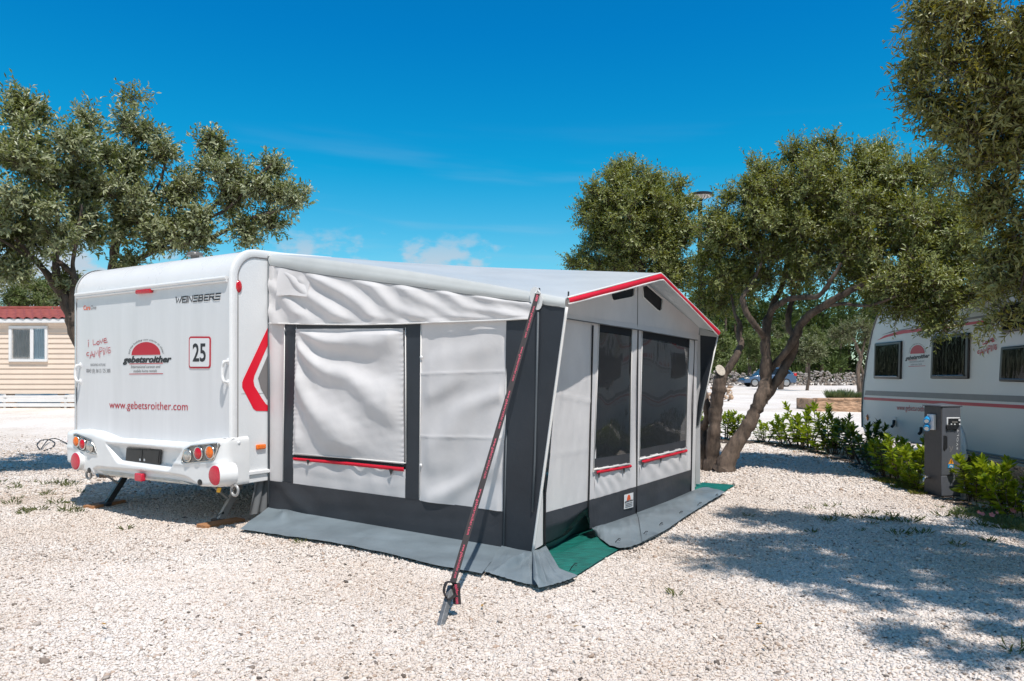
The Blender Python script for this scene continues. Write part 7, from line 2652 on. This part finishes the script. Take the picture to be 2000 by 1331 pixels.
# cable lying on the gravel by the caravan
def build_cable():
    pts = [(470, 1045), (400, 1010), (360, 1005), (310, 1020), (262, 1072), (236, 1035), (265, 1002), (320, 998), (362, 1022), (340, 1060), (285, 1074)]
    P = []
    for i, (x, y) in enumerate(pts):
        p = gp(x / 3.33, 560 + y / 3.33); p.z = gz(p.x, p.y) + .02 + (.05 if i in (2, 3) else 0)
        P.append(p)
    q = resample(P, 60)
    for _ in range(4): q[1:-1] = (q[:-2] + 2 * q[1:-1] + q[2:]) / 4
    mb = MB(); mb.tube(q.tolist(), .009, 6)
    o = mb.build('cable', M['cable'], None, 180, loc=P[3])
    tag(o, 'thin black cable looped on the gravel beside the caravan', 'cable')
    c = at(137, 855, 8.9)
    mb = MB(); mb.prism([c + Vector((-.05, 0, -.05)), c + Vector((.0, 0, -.07)), c + Vector((.06, 0, -.03)), c + Vector((.06, 0, .05)), c + Vector((0, 0, .02))], Vector((0, -1, 0)), .05)
    mb.build('wheel_chock', M['red_vinyl'], car, 30, .01)


build_cable()

# ------------------------------------------------------------------ walls, planter and car across the site
def wall_of_stones(name, x0, y0, x1, y1, h, depth, size, seed, mat, label, cat, slope=.25, sq=.7):
    rng = np.random.RandomState(seed)
    a = np.array([x0, y0]); b = np.array([x1, y1]); ln = np.linalg.norm(b - a); u = (b - a) / ln; nrm = np.array([-u[1], u[0]])
    n = int(ln * h * 2.6 / size ** 2)
    s = rng.uniform(0, ln, n); z = rng.uniform(0, 1, n) * h * (1 + .12 * np.sin(s * .7) + .06 * np.sin(s * 2.3)); o = rng.uniform(-.5, .5, n) * depth * (1 - slope * z / h)
    o = np.where(rng.rand(n) < .6, -np.abs(o) * .2 - depth * .5 * (1 - slope * z / h), o)
    xy = a + u * s[:, None] + nrm * o[:, None]
    zz = ground_h(xy[:, 0], xy[:, 1]) + z
    v, f = stones(np.stack([xy[:, 0], xy[:, 1], zz], 1), size * np.exp(rng.normal(0, .3, n)), rng, flat=sq, jitter=.22)
    return tag(link(name, np_mesh(name, v, f), mat, None, 0, loc=((x0 + x1) / 2, (y0 + y1) / 2, gz((x0 + x1) / 2, (y0 + y1) / 2))), label, cat)


M['rubble'] = stone_mat('rubble', [(0, (.26, .24, .23)), (.3, (.36, .33, .31)), (.6, (.22, .20, .19)), (.8, (.40, .36, .33)), (1, (.34, .27, .22))])
M['rubble_tan'] = stone_mat('rubble_tan', [(0, (.50, .36, .25)), (.3, (.60, .46, .35)), (.6, (.42, .29, .20)), (.8, (.62, .50, .40)), (1, (.50, .33, .21))])
wall_of_stones('rubble_wall', 14.5, 62, 42, 65, 1.1, 1.0, .21, 41, M['rubble'], 'long grey rubble wall behind the blue car', 'wall', .3)
xa, xb = (1352 - CX) / F * 27, (1429 - CX) / F * 27
wall_of_stones('dry_stone_wall', xa, 27.0, xb, 27.0, .50, .5, .15, 42, M['rubble_tan'], 'short low dry stone wall seen left of the pruned trunk', 'wall', .05, .6)


def build_planter():
    Y = 20.1
    xa, xb = (1595 - CX) / F * Y, (1790 - CX) / F * Y
    g = gz(xa, Y) - .03; zt = H + (YH - 781) / F * Y
    rng = np.random.RandomState(9)
    t = thing('stone_planter', ((xa + xb) / 2, Y + .6, g), 'low planter of reddish tan stone beside the nose of the shaded caravan', 'planter')
    nx, nz = 90, 12
    X_, Z_ = np.meshgrid(np.linspace(xa, xb, nx), np.linspace(g, zt, nz))
    Yd = Y + .03 * snoise(X_ * 1.6, Z_ * 4, 3, 3) + .02 * np.abs(snoise(X_ * 4, Z_ * 9, 5, 2))
    idx = np.arange(nx * nz).reshape(nz, nx)
    a = idx[:-1, :-1].ravel(); b = idx[:-1, 1:].ravel(); c = idx[1:, 1:].ravel(); d = idx[1:, :-1].ravel()
    F1 = np.stack([a, b, c, d], 1)
    V1 = np.stack([X_, Yd, Z_], -1).reshape(-1, 3)
    link('wall', np_mesh('wall', V1, F1), M['stone_tan'], t, 40)
    mb = MB(); mb.box(((xa + xb) / 2, Y + .75, (g + zt) / 2 - .02), Vector((1, 0, 0)), Vector((0, 1, 0)), Z, xb - xa - .06, 1.38, zt - g); mb.build('soil', M['soil'], t, 0)
    mb = MB()
    x = xa
    while x < xb:
        w = rng.uniform(.3, .6); mb.box((x + w / 2, Y + .14, zt + .015), Vector((1, 0, 0)), Vector((0, 1, 0)), Z, w - .015, .32, .05); x += w
    mb.build('coping', M['stone_tan'], t, 30, .015)
    mb = MB()
    mb.box((xa + .1, Y + .75, (g + zt) / 2 + .01), Vector((1, 0, 0)), Vector((0, 1, 0)), Z, .24, 1.3, zt - g); mb.build('wall', M['stone_tan'], t, 30, .02)
    # lavender
    for i, (px, s, lab) in enumerate(((1640, 1.0, 'grey green lavender bush growing in the stone planter'), (1678, .7, 'smaller lavender bush by the nose of the shaded caravan'))):
        c = Vector(((px - CX) / F * (Y + .5), Y + .5, zt))
        k = 700; q = rng.uniform(0, 6.28, k); rr = .22 * s * np.sqrt(rng.uniform(0, 1, k))
        b_ = np.stack([c.x + rr * np.cos(q) * 1.5, c.y + rr * np.sin(q), np.full(k, zt - .02)], 1)
        d_ = np.stack([np.cos(q) * rr * 2.2, np.sin(q) * rr * 2.2, np.ones(k)], 1) + rng.normal(0, .12, (k, 3))
        Vt, Ft = leaves(b_, d_, rnd_unit(rng, k), .30 * s * rng.uniform(.6, 1.15, k), np.full(k, .022), .1)
        tag(link('lavender_bush', np_mesh('lavender_bush', Vt, Ft), M['leaf_lavender'], None, 0, loc=c), lab, 'bush', 'lavender bushes in the planter')


build_planter()


def build_car():
    Y = 57.0
    k = Y / F
    x0, x1 = (1447 - CX) * k, (1548 - CX) * k
    g = gz((x0 + x1) / 2, Y)
    t = thing('parked_car', ((x0 + x1) / 2, Y, g), 'blue hatchback parked across the gravel in front of the rubble wall', 'car')
    Ln = x1 - x0
    low = [(0, .30), (.0, .55), (.03, .66), (.20, .80), (.28, .86), (.62, .92), (.90, .98), (.985, .92), (1.0, .60), (.99, .30)]
    mb = MB()
    A = [Vector((x0 + f * Ln, Y - .85, g + z)) for f, z in low]; B = [Vector((x0 + f * Ln, Y + .85, g + z)) for f, z in low]
    n = len(low)
    mb.add(A + B, [tuple(range(n)), tuple(range(2 * n - 1, n - 1, -1))] + [(i, i + n, (i + 1) % n + n, (i + 1) % n) for i in range(n)])
    mb.build('body', M['car_blue'], t, 30, .06, seg=3)
    up = [(.26, .84), (.40, 1.36), (.52, 1.46), (.74, 1.45), (.90, 1.22), (.965, .95)]
    mb = MB()
    A = [Vector((x0 + f * Ln, Y - .80 + (.16 if z > 1 else 0), g + z)) for f, z in up]; B = [Vector((x0 + f * Ln, Y + .80 - (.16 if z > 1 else 0), g + z)) for f, z in up]
    n = len(up)
    mb.add(A + B, [tuple(range(n)), tuple(range(2 * n - 1, n - 1, -1))] + [(i, i + n, (i + 1) % n + n, (i + 1) % n) for i in range(n)])
    mb.build('cabin', M['car_blue'], t, 30, .04, seg=3)
    for q in ([(.305, .93), (.41, 1.30), (.52, 1.38), (.52, .95)], [(.54, .95), (.54, 1.385), (.70, 1.37), (.72, .98)], [(.74, .98), (.72, 1.37), (.78, 1.33), (.88, 1.12), (.89, 1.0)]):
        mb = MB(); mb.prism([Vector((x0 + f * Ln, Y - .80 + .16 * max(0, (z - .9)) / .5, g + z)) for f, z in q], Vector((0, -1, .3)), .02, .03); mb.build('side_window', M['car_glass'], t, 30)
    for f in (.20, .80):
        c = Vector((x0 + f * Ln, Y - .82, g + .31))
        mb = MB(); mb.tube([c + Vector((0, .2, 0)), c + Vector((0, .18, 0)), c + Vector((0, -.04, 0)), c + Vector((0, -.06, 0))], [.24, .32, .32, .26], 24); w = mb.build('wheel', M['rubber'], t, 40)
        mb = MB(); mb.dome(c + Vector((0, -.06, 0)), Vector((0, -1, 0)), Z, .22, .02, 16, 3); mb.build('rim', M['alloy'], w, 40)
        c = Vector((x0 + f * Ln, Y + .82, g + .31))
        mb = MB(); mb.tube([c + Vector((0, -.2, 0)), c + Vector((0, .05, 0))], .31, 20); mb.build('wheel', M['rubber'], t, 40)
    mb = MB(); mb.box((x1 - .10, Y - .72, g + .92), Vector((1, 0, 0)), Vector((0, 1, 0)), Z, .22, .3, .22); mb.build('tail_light', M['lens_red'], t, 30, .04)
    mb = MB(); mb.box((x0 + .22, Y - .74, g + .66), Vector((1, 0, 0)), Vector((0, 1, 0)), Z, .36, .26, .12); mb.build('headlight', M['lens_clear'], t, 30, .04)


build_car()
